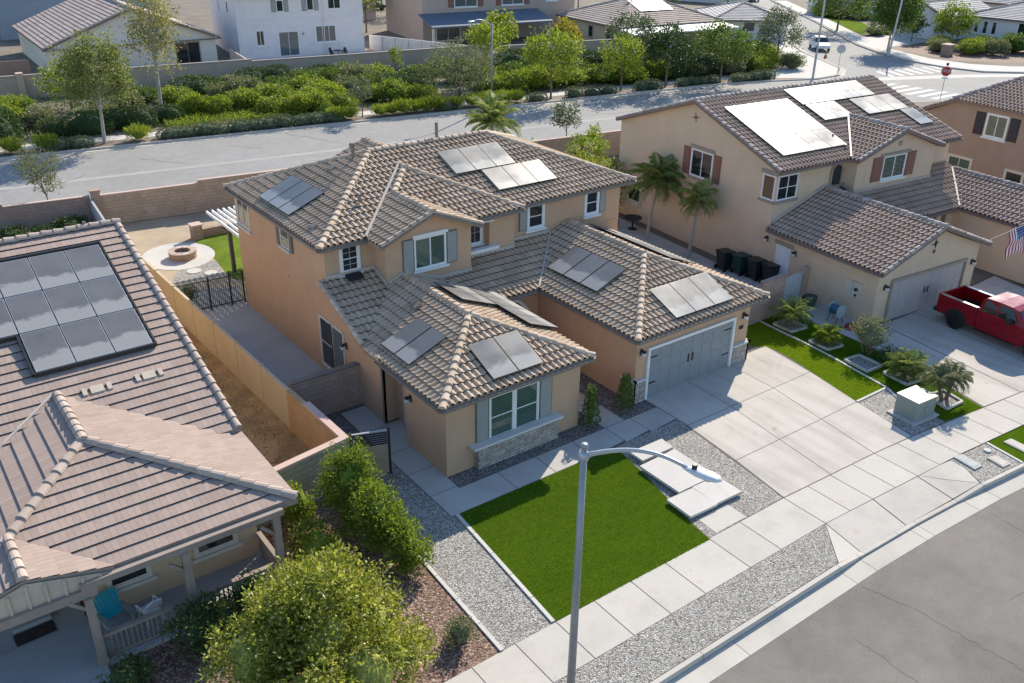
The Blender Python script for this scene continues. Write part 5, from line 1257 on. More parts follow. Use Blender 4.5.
# ------------------------------------------------------------------ street furniture and the truck
def street_lamp(name, label, loc, arm, h, s=1.0):
    t = thing(name, label, 'street lamp', loc)
    m = MB(); m.tube([(0, 0, -.02), (0, 0, h)], [.108 * s, .072 * s], 14); m.tube([(0, 0, h - .02), (0, 0, h + .07)], [.088 * s, .075 * s], 14); m.build('pole', LAMPSTEEL, t, smooth=True)
    m = MB(); m.tube([(0, 0, 0), (0, 0, .12)], [.2 * s, .17 * s], 12); m.build('base_flange', STEEL, t)
    m = MB(); ax, ay = arm
    path = []
    for k in range(13):
        u = k / 12; path.append((ax * u, ay * u, h - .22 + .75 * math.sin(u * 1.9) - .12 * u * u))
    m.tube(path, [.054 * s - .0012 * k for k in range(13)], 8); m.tube([(-.05, 0, h - .3), (.05, 0, h - .14)], .13 * s, 10); m.build('arm', plain('lamp_arm_metal', (.42, .44, .46), .45, .05, metal=.4), t, smooth=True)
    e = Vector(path[-1]); d = Vector((ax, ay, 0)).normalized(); sd = Vector((-d.y, d.x, 0))
    m = MB(); rings = []
    prof = [(-.12, .04, .02), (.0, .085, .05), (.2, .14, .075), (.45, .17, .07), (.62, .13, .045), (.7, .05, .02)]
    vs = []; fs = []
    for (a, wd, th) in prof:
        for k in range(10):
            an = 2 * PI * k / 10; vs.append(tuple(e + d * a + sd * (wd * math.cos(an)) + Vector((0, 0, th * math.sin(an)))))
    for i in range(len(prof) - 1):
        for k in range(10): j = (k + 1) % 10; fs.append((i * 10 + k, i * 10 + j, (i + 1) * 10 + j, (i + 1) * 10 + k))
    fs += [tuple(range(9, -1, -1)), tuple((len(prof) - 1) * 10 + k for k in range(10))]
    m.mesh(vs, fs); hd = m.build('lamp_head', plain('lamp_head_metal', (.62, .64, .66), .35, .04, metal=.3), t, smooth=True)
    m = MB(); q = e + d * .12; m.cyl(q.x, q.y, q.z + .06, q.z + .16, .06, .055, 10); m.build('photocell', DARK, hd)
    m = MB(); q = e + d * .42; m.cyl(q.x, q.y, q.z - .1, q.z - .04, .08, .12, 10); m.build('lens', LAMPGLASS, hd)
    return t
street_lamp('street_lamp', 'tall grey steel street lamp with a curved arm over the lawn and kerb', (11.15, 12.25, 0), (.8, -2.25), 7.55)
street_lamp('street_lamp', 'grey street lamp with its arm to the left among the roadside shrubs', rd(41.3, .9), (-2.2, -.3), 7.3)
def sign_pole(label, name, loc, h, kind, rz):
    t = thing(name, label, 'sign', loc, rz)
    m = MB(); m.box(-.03, .03, -.03, .03, 0, h + .1); m.build('post', STEEL, t)
    if kind == 'stop':
        m = MB(); p = [(.5 * math.cos(PI / 8 + k * PI / 4), .5 * math.sin(PI / 8 + k * PI / 4)) for k in range(8)]
        m.mesh([(x, -.05, h - .2 + z) for x, z in p] + [(x, -.035, h - .2 + z) for x, z in p], [tuple(range(8)), tuple(range(15, 7, -1))] + [(k, (k + 8), (k + 1) % 8 + 8, (k + 1) % 8) for k in range(8)]); o = m.build('sign_face', plain('sign_red', (.45, .03, .035), .5), t)
        m = MB(); q = [(.5 * math.cos(PI / 8 + k * PI / 4), .5 * math.sin(PI / 8 + k * PI / 4)) for k in range(8)]
        for a, b in zip(q, q[1:] + q[:1]): m.bar((a[0] * .95, -.053, h - .2 + a[1] * .95), (b[0] * .95, -.053, h - .2 + b[1] * .95), .006, .03)
        m.build('sign_border', WHITE, o)
        cu = bpy.data.curves.new('lettering', 'FONT'); cu.body = 'STOP'; cu.size = .36; cu.align_x = 'CENTER'; cu.align_y = 'CENTER'; cu.extrude = .003
        cu.materials.append(WHITE); tmp = bpy.data.objects.new('lettering_curve', cu); COL.objects.link(tmp); bpy.context.view_layer.update()
        me = bpy.data.meshes.new_from_object(tmp.evaluated_get(bpy.context.evaluated_depsgraph_get())); bpy.data.objects.remove(tmp)
        tx = bpy.data.objects.new('lettering', me); COL.objects.link(tx); tx.parent = o; tx.location = (0, -.056, h - .2); tx.rotation_euler = (PI / 2, 0, 0)
        m = MB(); m.box(-.28, .28, -.05, -.036, h - .92, h - .76); m.build('plate', WHITE, t)
        m = MB(); m.box(-.12, .12, -.04, -.03, h + .35, h + .6); m.box(-.02, .02, -.03, .0, h, h + .4); m.build('street_plate', DARK, t)
    else:
        m = MB(); m.tube([(0, -.05, h), (0, -.03, h)], .48, 20); m.build('sign_face', plain('sign_back', (.45, .45, .44), .5, .08), t)
        m = MB(); m.box(-.3, .3, -.045, -.03, h + .6, h + .95); m.build('plate', plain('sign_plate', (.5, .48, .45), .5), t)
    return t
sign_pole('red octagonal stop sign at the near corner of the crossing', 'stop_sign', rd(82.6, -16.0), 3.0, 'stop', rad(-62))
sign_pole('round grey sign seen from behind on the far corner', 'round_sign', rd(84.2, -1.0), 2.7, 'round', rad(-50))
def utility(label, loc, h, lean=0):
    m = MB(); m.tube([(0, 0, -.1), (lean * .5, 0, h * .5), (lean, 0, h)], [.13, .11, .09], 10); return m.build('utility_pole', STEEL, label=label, cat='pole', loc=loc)
utility('tall grey pole at the corner pavement behind the shrubs', rd(79.6, -1.85), 12.5)
utility('thin leaning grey pole across the crossing', rd(99.9, 5.5), 9.5, 1.0)
m = MB(); m.tube([(0, 0, .04), (0, 0, .75)], [.2, .04], 10, 0); m.box(-.24, .24, -.24, .24, 0, .04, 0); m.tube([(0, 0, .35), (0, 0, .5)], [.135, .095], 10, 1); m.build('traffic_cone', [plain('cone_orange', (.55, .13, .02), .6), WHITE], label='orange traffic cone by the far corner', cat='cone', loc=rd(91.9, 8.3, -.14))

PAINT = glossy('red_car_paint', (.24, .004, .009), .22, 0, .25, .3); CARGLASS = glossy('car_glass', (.012, .014, .016), .04, 0, .6); RUBBER = plain('rubber', (.018, .018, .018), .8, .1); CHROME = glossy('chrome', (.6, .6, .62), .15, .9); TAIL = plain('tail_lamp', (.25, .01, .01), .2)
def place(lx, ly): return (36.75 + lx * math.cos(A2) - ly * math.sin(A2), 20.95 + lx * math.sin(A2) + ly * math.cos(A2), 0)
def car_body(m, secs, mi=0, bulge=1.015):
    """loft of rectangles along y: (y, half width bottom, half width top, z0, z1)"""
    n = len(secs); vs = []
    for (y, wb, wt, z0, z1) in secs:
        zm = z0 + (z1 - z0) * .55; wm = max(wb, wt) * bulge if bulge > 1 else wb + (wt - wb) * .55
        vs += [(-wb, y, z0), (wb, y, z0), (wm, y, zm), (wt, y, z1), (-wt, y, z1), (-wm, y, zm)]
    fs = [(0, 1, 2, 3, 4, 5)] + [tuple((n - 1) * 6 + k for k in (5, 4, 3, 2, 1, 0))]
    for i in range(n - 1):
        for k in range(6): j = (k + 1) % 6; fs.append((i * 6 + j, i * 6 + k, (i + 1) * 6 + k, (i + 1) * 6 + j))
    m.mesh(vs, fs, mi)
def wheel(t, x, y, r, w=.26):
    s = 1 if x > 0 else -1
    m = MB(); prof = [(0, r * .62), (.0, r * .93), (.03, r), (w - .03, r), (w, r * .93), (w, r * .62)]
    n = 24; vs = []; fs = []
    for (a, rr) in prof:
        for k in range(n): an = 2 * PI * k / n; vs.append((x - s * a, y + rr * math.cos(an), r + rr * math.sin(an)))
    for i in range(len(prof) - 1):
        for k in range(n): j = (k + 1) % n; fs.append((i * n + k, i * n + j, (i + 1) * n + j, (i + 1) * n + k))
    m.mesh(vs, fs); o = m.build('wheel', RUBBER, t)
    m = MB(); m.tube([(x - s * .05, y, r), (x - s * .08, y, r)], r * .63, 20)
    for k in range(6):
        a = k * PI / 3; m.bar((x - s * .03, y, r), (x - s * .02, y + r * .58 * math.cos(a), r + r * .58 * math.sin(a)), .07, .03)
    m.build('rim', plain('dark_rim', (.05, .05, .052), .3, metal=.6), o)
def truck():
    t = thing('pickup_truck', 'shiny red crew-cab pickup truck parked on the drive of the beige house', 'pickup', place(4.2, -4.05), A2)
    m = MB()
    car_body(m, [(.98, .93, .96, .5, 1.34), (.9, .98, .985, .45, 1.36), (-1.05, .99, .97, .42, 1.28), (-1.3, .99, .95, .42, 1.25), (-2.6, .97, .86, .45, 1.18), (-2.95, .88, .78, .5, 1.02)])   # cab sides and bonnet
    car_body(m, [(.93, .95, .76, 1.3, 1.78), (.78, .96, .77, 1.32, 1.93), (.2, .96, .78, 1.32, 1.965), (-.45, .96, .76, 1.28, 1.94), (-.75, .95, .73, 1.26, 1.86), (-1.45, .92, .9, 1.22, 1.26)], 0, 1)   # greenhouse
    for s in (-1, 1): m.box(*sorted((s * .99, s * .86)), .96, 2.86, .5, 1.4)
    m.box(-.99, .99, 2.86, 2.95, .62, 1.42); m.box(-.86, .86, .96, 2.86, .5, .68); m.box(-.86, .86, .962, 1.02, .68, 1.38)
    m.build('body', PAINT, t, bevel=.03)
    m = MB(); m.box(-.85, .85, 1.03, 2.85, .685, .7)
    for s in (-1, 1): m.box(*sorted((s * .855, s * .66)), 1.75, 2.55, .7, .9)
    m.build('bed_liner', plain('bed_liner', (.035, .012, .013), .6), t)
    m = Pieces()
    for s in (-1, 1): m.box(*sorted((s * 1.0, s * .84)), .98, 2.84, 1.402, 1.43)
    m.build('bed_rail', CHROME, t)
    m = MB()
    for s in (-1, 1):
        for (y0, y1, ya, yb) in ((.8, .1, .7, .12), (.02, -.95, .02, -.55)):
            x0, x1 = .968, .802
            m.face([(s * x0, y0, 1.36), (s * x0, y1, 1.36), (s * x1, yb, 1.86), (s * x1, ya, 1.86)] if s < 0 else [(s * x0, y1, 1.36), (s * x0, y0, 1.36), (s * x1, ya, 1.86), (s * x1, yb, 1.86)])
    m.build('side_window', CARGLASS, t)
    m = MB(); m.face([(-.84, -1.34, 1.33), (.84, -1.34, 1.33), (.7, -.79, 1.85), (-.7, -.79, 1.85)]); m.build('windscreen', CARGLASS, t)
    m = MB(); m.face([(.8, .955, 1.42), (-.8, .955, 1.42), (-.72, .86, 1.84), (.72, .86, 1.84)]); m.build('rear_window', CARGLASS, t)
    for s in (-1, 1):
        m = MB(); m.box(*sorted((s * 1.0, s * 1.24)), -.72, -.55, 1.28, 1.5); m.box(*sorted((s * .95, s * 1.02)), -.68, -.6, 1.32, 1.37); m.build('mirror', DARK, t)
        m = MB(); m.box(*sorted((s * .9, s * .995)), 2.8, 2.955, .82, 1.25); m.build('tail_light', TAIL, t)
        m = MB(); m.box(*sorted((s * .62, s * .86)), -2.99, -2.9, .8, 1.0); m.build('headlight', LAMPGLASS, t)
        m = MB(); m.box(*sorted((s * .9, s * 1.04)), -1.1, .9, .38, .44); m.build('running_board', DARK, t)
        for yy in (-.18, .62): m = MB(); m.box(*sorted((s * 1.0, s * 1.03)), yy, yy + .2, 1.08, 1.12); m.build('door_handle', PAINT, t)
        for yy in (1.9, -1.95):
            m = MB(); pts = [(yy + .56 * math.cos(k * PI / 10), .42 + .56 * math.sin(k * PI / 10)) for k in range(11)]
            m.mesh([(s * 1.004, a, b) for a, b in pts] + [(s * .9, a, b) for a, b in pts], [tuple(range(11)) if s < 0 else tuple(range(10, -1, -1))] + [(k, k + 1, k + 12, k + 11) for k in range(10)]); m.build('wheel_arch', DARK, t)
            wheel(t, s * 1.06, yy, .42)
    m = MB(); m.box(-.97, .97, 2.95, 3.08, .5, .68); m.box(-.9, .9, -3.05, -2.92, .48, .75); m.build('bumper', DARK, t, bevel=.02)
    m = MB(); m.box(-.55, .55, -2.985, -2.94, .78, 1.0); m.build('grille', DARK, t)
    return t
truck()
def far_car(label, loc, rz, mat):
    t = thing('parked_car', label, 'car', loc, rz)
    m = MB(); car_body(m, [(2.2, .8, .78, .4, .9), (1.3, .9, .86, .35, 1.0), (-1.3, .9, .86, .35, 1.0), (-2.2, .78, .72, .4, .8)]); m.build('body', mat, t, bevel=.05)
    m = MB(); car_body(m, [(1.7, .8, .6, .95, 1.3), (.9, .82, .62, .98, 1.55), (-.3, .82, .62, .98, 1.55), (-1.1, .8, .72, .95, 1.02)]); m.build('cabin_glass', CARGLASS, t)
    m = MB(); m.box(-.6, .6, -.3, .95, 1.55, 1.585); m.build('roof_panel', mat, t, bevel=.02)
    for x in (-.9, .9):
        for y in (-1.4, 1.4): wheel(t, x, y, .32, .2)
    return t
far_car('white car parked on the side street behind the corner shrubs', rd(96.2, 13.6, -.14), RA - rad(30), WHITE)
far_car('dark car parked far off between the distant houses', rd(57.5, 75, 0), RA + rad(60), plain('dark_car_paint', (.05, .06, .09), .3))
far_car('pale car parked in the distance beyond the white roof', rd(128, 62, -.14), RA - rad(30), plain('pale_car_paint', (.5, .52, .55), .3))

# ------------------------------------------------------------------ houses beyond the back road
PALEST = stucco('pale_stucco', (.74, .68, .6)); WHITEST = stucco('white_stucco', (.74, .7, .69)); GREYST = stucco('greige_stucco', (.46, .37, .32)); YELST = stucco('yellow_stucco', (.55, .46, .31))
TILE_P = tiles('pinkish_tiles', [(0, (.38, .29, .25)), (.5, (.46, .36, .31)), (1, (.5, .4, .35))], .5, .35, .85); TILE_G = tiles('pale_grey_tiles', [(0, (.46, .43, .41)), (1, (.54, .5, .48))], .45, .35, .9); TILE_D = tiles('brown_grey_tiles', [(0, (.36, .29, .25)), (1, (.46, .375, .325))], .42, .33, .85); SLATE = plain('slate_blue_roof', (.13, .16, .2), .7, .1)
def far_house(name, label, loc, rz, w, d, ez, wallm, tilem, kind, rise, ext=.45, axis='x'):
    """w along x, d along y (front face y=0), eave height ez; kind gable or hip"""
    t = thing(name, label, 'house', loc, rz)
    m = MB(); m.box(0, w, 0, d, 0, ez - .05)
    e = ext
    if kind == 'gable_front':           # ridge runs back from the front gable
        m.mesh([(0, 0, ez - .05), (w, 0, ez - .05), (w / 2, 0, ez + rise - .25), (0, .2, ez - .05), (w, .2, ez - .05), (w / 2, .2, ez + rise - .25)], [(0, 1, 2), (5, 4, 3), (0, 2, 5, 3), (2, 1, 4, 5)])
        k = rise / (w / 2 + e); fac = [P3([(-e, -e), (w / 2, -e), (w / 2, d + e), (-e, d + e)], lambda x, y: ez + k * (x + e)), P3([(w + e, -e), (w + e, d + e), (w / 2, d + e), (w / 2, -e)], lambda x, y: ez + k * (w + e - x))]
        lines = [((w / 2, -e, ez + rise), (w / 2, d + e, ez + rise)), ((-e + .05, -e + .05, ez), (w / 2, -e + .05, ez + rise)), ((w + e - .05, -e + .05, ez), (w / 2, -e + .05, ez + rise))]
    else:
        h = min(w, d) / 2 + e; k = rise / h
        if w >= d: A, B = (h - e, d / 2), (w + e - h, d / 2)
        else: A, B = (w / 2, h - e), (w / 2, d + e - h)
        zz = ez + rise; c = [(-e, -e, ez), (w + e, -e, ez), (w + e, d + e, ez), (-e, d + e, ez)]; A = (*A, zz); B = (*B, zz)
        fac = [[c[0], c[1], B, A], [c[1], c[2], B], [c[2], c[3], A, B], [c[3], c[0], A]] if w >= d else [[c[0], c[1], A], [c[1], c[2], B, A], [c[2], c[3], B], [c[3], c[0], A, B]]
        lines = [(c[0], A), (c[3], A if w >= d else B), (c[1], B if w >= d else A), (c[2], B), (A, B)]
    m.build('wall', wallm, t)
    r = MB()
    for q in fac: tile_field(r, q, pitch=.5, amp=0, step=.05, flat=True); deck(r, q, 1, .2)
    ro = r.build('roof', [tilem, BROWN, FELT], t)
    c2 = Pieces()
    for a, b in lines: caps(c2, a, b, .16, .5)
    c2.build('ridge_cap', CAP_F, ro); return t
H = far_house('gabled_house', 'pale single-storey house with a pink-tan tile gable roof behind the far wall', rd(5.9, 32.0), RA + rad(6), 17.4, 19, 2.95, PALEST, TILE_P, 'gable_front', 3.5)
window(H, 12.9, 0, .3, 0, 2.6, 2.2, GLASS, .08, TAUPE, nx=2, sill=False); window(H, 1.6, 0, 1.1, 0, 1.9, 1.5, GLASS, .08, TAUPE); window(H, 5.2, 0, .9, 0, 1.5, 1.9, GLASS, .08, TAUPE)
m = Pieces(); m.box(-.6, 18, -.62, -.5, 2.7, 2.85); m.build('fascia', BROWN, H)
m = MB().at(8.9, 0, 5.1, 0); star(m, .5); m.build('wall_ornament', DARK, H)
H = far_house('white_house', 'white two-storey house with grey shutters and a glass sliding door', rd(26.0, 34.8), RA, 15.2, 14, 7.0, WHITEST, TILE_D, 'hip', 2.4)
for x, z, ww, hh in ((4.75, 5.15, .75, 1.2), (8.35, 5.15, .75, 1.2)): window(H, x, 0, z, 0, ww, hh, GLASS, .06, shut=[(-.62, -.08), (.83, 1.37)])
window(H, 10.9, 0, 5.2, 0, 1.5, 1.2, GLASS, .08, nx=2); window(H, 4.7, 0, .15, 0, 2.3, 2.7, GLASSC, .1, nx=2, sill=False, name='sliding_door'); window(H, 9.2, 0, 1.5, 0, 2.4, 1.8, GLASSC, .1, nx=3); window(H, 2.1, 0, 1.5, 0, .85, 1.6, GLASS, .1, nx=2)
window(H, 0, 9.0, 4.6, -PI / 2, .7, 1.4, GLASS, .06); window(H, 0, 4.5, 4.8, -PI / 2, .7, 1.2, GLASS, .06)
m = MB(); m.box(-.05, 15.25, -.06, -.001, 4.2, 4.4); m.tube([(10.2, -.08, 0), (10.2, -.08, 6.9)], .05, 6); m.build('band_trim', WHITEST, H)
wall_lamp(H, 7.6, 0, 2.5, 0)
H = far_house('greige_house', 'greige two-storey house with red-brown shutters and a slate-blue patio roof', rd(50.4, 38), RA, 23, 13, 6.2, GREYST, TILE_D, 'hip', 2.4)
for x in (4.6, 11.6): window(H, x, 0, 4.3, 0, 3.2, 1.7, GLASSC, .08, nx=2, shut=[(-.95, -.15), (3.35, 4.15)], shutm=[REDSH, REDSH])
window(H, 1.9, 0, .2, 0, 3.4, 2.0, GLASSC, .1, nx=2, sill=False); window(H, 10, 0, .2, 0, 4, 2.0, GLASS, .1, nx=2, sill=False); window(H, 18.5, 0, 4.6, 0, 1.6, 1.1, GLASS, .08)
m = MB(); m.slab([(-.6, -4.4, 2.55), (17, -4.4, 2.55), (17, -.01, 3.65), (-.6, -.01, 3.65)], .18)
for k in range(44): m.box(-.6 + k * .4, -.57 + k * .4, -4.4, -4.38, 2.5, 2.58)
m.build('patio_roof', SLATE, H)
for x in (-.4, 8, 16.6): m = MB(); m.box(x - .12, x + .12, -4.3, -4.06, 0, 2.36); m.build('patio_post', OFFWHITE, H)
H = far_house('hip_roof_house', 'yellowish single-storey house with a brown hip roof and solar panels', rd(70.5, 22.2), RA + rad(2), 16, 14, 2.9, YELST, TILE_D, 'hip', 2.7)
solar(H, ((-.45, -.45, 2.9), (1, 0), 2.7 / 7.7), [(5.6, 11, 3.4, 6.7, 5, 2)])
for y in (3, 7, 11): window(H, 0, y, 1.0, -PI / 2, .9, 1.3, GLASS, .1, TAUPE)
m = MB(); m.slab([(-.5, -3.6, 2.45), (16.5, -3.6, 2.45), (16.5, -.5, 2.75), (-.5, -.5, 2.75)], .16); m.build('patio_roof', WHITE, H)
for x in (-.2, 5.3, 10.8, 16.2): m = MB(); m.box(x - .08, x + .08, -3.5, -3.34, 0, 2.3); m.build('patio_post', WHITE, H)
H = far_house('pale_roof_house', 'low house with a pale grey hip roof beyond the brown-roofed one', rd(88.2, 25.5), RA - rad(28), 10, 11, 2.6, WHITEST, TILE_G, 'hip', 1.7)
window(H, 4, 0, 1.1, 0, 1.6, 1.2, GLASS, .1)
H = far_house('corner_house', 'white corner house with a pale tile roof and dark shutters', rd(122.6, 12.1), RA + rad(-75), 24, 15, 3.1, WHITEST, TILE_G, 'hip', 2.6)
for x in (1.2, 2.4, 3.6): window(H, x, 0, .9, 0, .55, 1.6, GLASS, .12)
window(H, 7.0, 0, 1.0, 0, 1.0, 1.7, GLASS, .1)
H = far_house('garage_house', 'white garage with a row of small windows in its door and a gable roof', rd(116.0, 18.5), RA + rad(-84), 7.2, 12, 3.2, WHITEST, TILE_G, 'gable_front', 1.6)
garage_door(H, 1.0, 0, 0, 5.0, 2.2, WHITE, WHITEST, 4, False); window(H, 1.5, -.03, 1.72, 0, 3.9, .3, GLASS, .02, nx=4, sill=False)
H = far_house('lawn_house', 'white house behind the sunlit lawn at the top of the side street', rd(124, 44), RA + rad(-68), 16, 12, 3.0, WHITEST, TILE_D, 'hip', 2.4)
window(H, 3, 0, .8, 0, 1.8, 1.4, GLASS, .1); window(H, 8, 0, .8, 0, 1.8, 1.4, GLASS, .1)
H = far_house('distant_house', 'pale house at the far end of the side street', rd(112, 70), RA - rad(60), 15, 12, 3.0, WHITEST, TILE_G, 'hip', 2.3); window(H, 3, 0, 1, 0, 1.6, 1.2, GLASS, .1)
H = far_house('distant_house', 'tan house in the distance left of the side street', rd(84, 84), RA - rad(10), 18, 12, 3.0, PALEST, TILE_P, 'hip', 2.6); window(H, 3, 0, 1, 0, 1.6, 1.2, GLASS, .1)
H = far_house('distant_house', 'pale house in the distance behind the corner house', rd(140, 30), RA - rad(75), 20, 12, 3.0, PALEST, TILE_G, 'hip', 2.6); window(H, 3, 0, 1, 0, 1.6, 1.2, GLASS, .1)
H = far_house('distant_house', 'tan house with a brown roof far behind the white and the greige houses', rd(38, 62), RA, 15, 12, 5.6, GREYST, TILE_D, 'hip', 2.2)
window(H, 3, 0, 3.6, 0, 1.6, 1.2, GLASS, .1); window(H, 9, 0, 3.6, 0, 1.6, 1.2, GLASS, .1); window(H, 5, 0, .8, 0, 2.4, 1.6, GLASS, .1)
H = far_house('distant_house', 'blue-grey house at the edge of the view behind the pale gabled house', rd(2, 62), RA, 20, 12, 5.4, stucco('blue_grey_stucco', (.3, .36, .42)), TILE_D, 'hip', 2.2)
window(H, 12, 0, 3.4, 0, 2.6, 1.4, GLASS, .1); window(H, 4, 0, .8, 0, 2.4, 1.6, GLASS, .1)
# far walls
FWALL = stucco('greybrown_wall_stucco', (.5, .39, .305))
t = thing('road_wall', 'long grey-brown wall behind the shrubs on the far side of the road', 'wall', rd(0, 0), RA)
m = MB(); run(m, [(-40, 21.4), (24.2, 21.9)], .2, 0, 2.1); run(m, [(24.21, 21.9), (52, 21.9)], .2, 0, 1.92); run(m, [(52.01, 19.9), (70, 18.9)], .2, 0, 2.0); m.build('wall', FWALL, t)
m = MB(); run(m, [(-40, 21.4), (24.25, 21.9)], .3, 2.102, 2.2); run(m, [(24.26, 21.9), (52, 21.9)], .3, 1.922, 2.02); run(m, [(52.01, 19.9), (70, 18.9)], .3, 2.002, 2.1); m.build('coping', concrete('wall_coping', (.42, .36, .32)), t)
m = MB(); m.box(2.4, 3.0, 21.0, 21.8, 0, 2.45); m.build('pillar', FWALL, t)
m = MB()
run(m, [(0, 0), (.4, 16)], .15, 0, 1.8)
for k in range(8): m.box(-.1 + .05 * k * .4, .12 + .05 * k * .4, k * 2.0 - .08, k * 2.0 + .08, 0, 1.86)
o = m.build('vinyl_fence', plain('vinyl', (.68, .62, .58), .6), label='pale panel fence running back beside the white house yard', cat='fence', loc=rd(50.4, 22.1)); o.rotation_euler = (0, 0, RA + rad(32))
m = MB(); run(m, [(0, 0), (6, 0)], .15, 0, 1.8); o = m.build('vinyl_fence', plain('brown_fence', (.3, .2, .15), .7), label='brown fence panel beside the pale gabled house', cat='fence', loc=rd(-2, 33)); o.rotation_euler = (0, 0, RA)
m = MB(); run(m, [(0, 0), (0, 9)], .15, 0, 1.8); o = m.build('vinyl_fence', plain('tan_fence', (.55, .45, .35), .7), label='tan fence between the pale gabled house and the white house', cat='fence', loc=rd(24.3, 23)); o.rotation_euler = (0, 0, RA)
sheet('far_patio', rd2([(26, 22.2), (41, 22.2), (42, 34.7), (26, 34.7)]), .01, PALECONC); sheet('far_yard', rd2([(41, 22.2), (50, 22.2), (42.5, 36), (42, 34.7)]), .011, TANSOIL)
sheet('far_side_lawn', rd2([(111.8, 21.2), (115, 20), (122, 30), (124, 42), (119, 33.5)]), .012, GRASS, 'stuff', 'sunlit lawn at the top of the side street', 'grass')
sheet('far_drive', rd2([(105.2, 10.4), (116, 11.6), (116, 18), (109.5, 18.5)]), .01, PALECONC)
sheet('far_mulch', rd2([(104.4, 9.9), (122, 10.8), (124, -8), (109, -4.6), (104.6, -1)]), .009, MULCH, 'stuff', 'brown mulch bed in front of the corner house', 'mulch')
m = MB(); m.box(-.6, .6, -.5, .5, 0, 1.2, 0); m.box(-.7, .7, -.6, .6, 1.202, 1.35, 1); m.build('stone_monument', [PITST, CAPPINK], label='squat stone monument pillar in the mulch of the corner house', cat='pillar', loc=rd(107.3, 2.8))
t = thing('patio_set', 'dark garden table and chairs on the white house patio', 'table', rd(37, 32.5)); m = MB(); m.cyl(0, 0, .7, .75, .6, .6, 12); m.build('table_top', DARK, t)
for k in range(4):
    a = k * PI / 2 + .4; m = MB(); x, y = 1.0 * math.cos(a), 1.0 * math.sin(a); m.box(x - .22, x + .22, y - .22, y + .22, .4, .45); m.bar((x + .2 * math.cos(a), y + .2 * math.sin(a), .45), (x + .25 * math.cos(a), y + .25 * math.sin(a), .95), .42, .04)
    for sx in (-.2, .2): m.box(x + sx - .02, x + sx + .02, y - .02, y + .02, 0, .4)
    m.build('seat', DARK, t)
m = MB(); m.cyl(0, 0, 0, .7, .04, .04, 8); m.build('pedestal', DARK, t)
# ------------------------------------------------------------------ plants
def LM(name, a, b, c, trans=.35): return leafmat(name, [(0, a), (.5, b), (1, c)], trans)
LF_BRIGHT = LM('leaf_bright', (0.078, 0.13, 0.0156), (0.163, 0.234, 0.026), (0.312, 0.351, 0.0455), .42)
LF_YEL = LM('leaf_yellow_green', (.11, .17, .02), (.19, .25, .03), (.32, .35, .05), .42)
LF_MID = LM('leaf_mid', (0.052, 0.0975, 0.0195), (0.0975, 0.156, 0.0312), (0.169, 0.227, 0.0455))
LF_DARK = LM('leaf_dark', (.026, .055, .016), (.05, .09, .028), (.09, .14, .045), .25)
LF_GREY = LM('leaf_grey', (0.111, 0.13, 0.065), (0.169, 0.189, 0.0975), (0.26, 0.26, 0.143), .3)
LF_SAGE = LM('leaf_sage', (0.065, 0.0975, 0.0585), (0.104, 0.137, 0.078), (0.169, 0.195, 0.111), .25)
LF_GOLD = LM('leaf_gold', (0.195, 0.182, 0.026), (0.312, 0.26, 0.039), (0.442, 0.351, 0.065), .4)
LF_SOFT = LM('leaf_soft', (.12, .145, .05), (.21, .235, .08), (.34, .35, .14), .4)
LF_CREAM = LM('leaf_cream', (.16, .16, .07), (.25, .24, .1), (.38, .35, .16), .4)
LF_BIG = leafmat('leaf_glossy', [(0, (.1, .13, .018)), (.45, (.21, .245, .035)), (.8, (.36, .37, .08)), (1, (.52, .5, .2))], .42, .38)
LF_PALM = LM('leaf_palm', (.14, .19, .05), (.24, .29, .09), (.37, .4, .16), .4)
LF_DRY = LM('leaf_dry', (0.182, 0.13, 0.065), (0.312, 0.234, 0.13), (0.416, 0.338, 0.221), .2)
BARK = plain('bark', (.2, .15, .11), .95, .2, 3, 20, .3); BARKP = plain('pale_bark', (.42, .38, .33), .9, .15, 3, 20, .2)
def leaf(mb, p, d, s, ln, asp=.5, m=0):
    """one folded leaf at p along d"""
    n = d.cross(s)
    w = s * (ln * asp * .5)
    i = len(mb.v)
    mid = p + d * ln * .45 - n * ln * .06
    mb.v += [tuple(p), tuple(mid + w), tuple(p + d * ln), tuple(mid - w)]
    mb.f.append((i, i + 1, i + 2, i + 3)); mb.m.append(m); mb.uv.append([(0, 0), (1, 0), (1, 1), (0, 1)])
def rdir(up=0.0):
    while True:
        v = Vector((random.uniform(-1, 1), random.uniform(-1, 1), random.uniform(-1, 1)))
        if .05 < v.length < 1: return (v.normalized() + Vector((0, 0, up))).normalized()
def clump(mb, c, r, n, ln, asp=.5, up=.25, squash=.8, m=0):
    for _ in range(n):
        q = rdir(); rr = r * (random.random() ** .45)
        p = c + Vector((q.x * rr, q.y * rr, q.z * rr * squash))
        d = (q * .7 + rdir(up) * .8).normalized(); s = d.cross(rdir()).normalized()
        leaf(mb, p, d, s, ln * random.uniform(.65, 1.25), asp, m)
def corem(mat):
    n = 'inner_' + mat.name
    return bpy.data.materials.get(n) or plain(n, tuple(mat['mean']), .9, .25, 3, 12, .5, .5, 25)
def core(mb, rx, ry, rz, cz, m=1, seg=10, rings=6, jit=.12, cx=0, cy=0):
    vs = []; fs = []
    for i in range(rings + 1):
        ph = -PI / 2 + PI * i / rings
        for k in range(seg):
            a = 2 * PI * k / seg; j = 1 + random.uniform(-jit, jit)
            vs.append((cx + rx * math.cos(ph) * math.cos(a) * j, cy + ry * math.cos(ph) * math.sin(a) * j, cz + rz * math.sin(ph) * j))
    for i in range(rings):
        for k in range(seg):
            j = (k + 1) % seg; fs.append((i * seg + k, i * seg + j, (i + 1) * seg + j, (i + 1) * seg + k))
    mb.mesh(vs, fs, m)
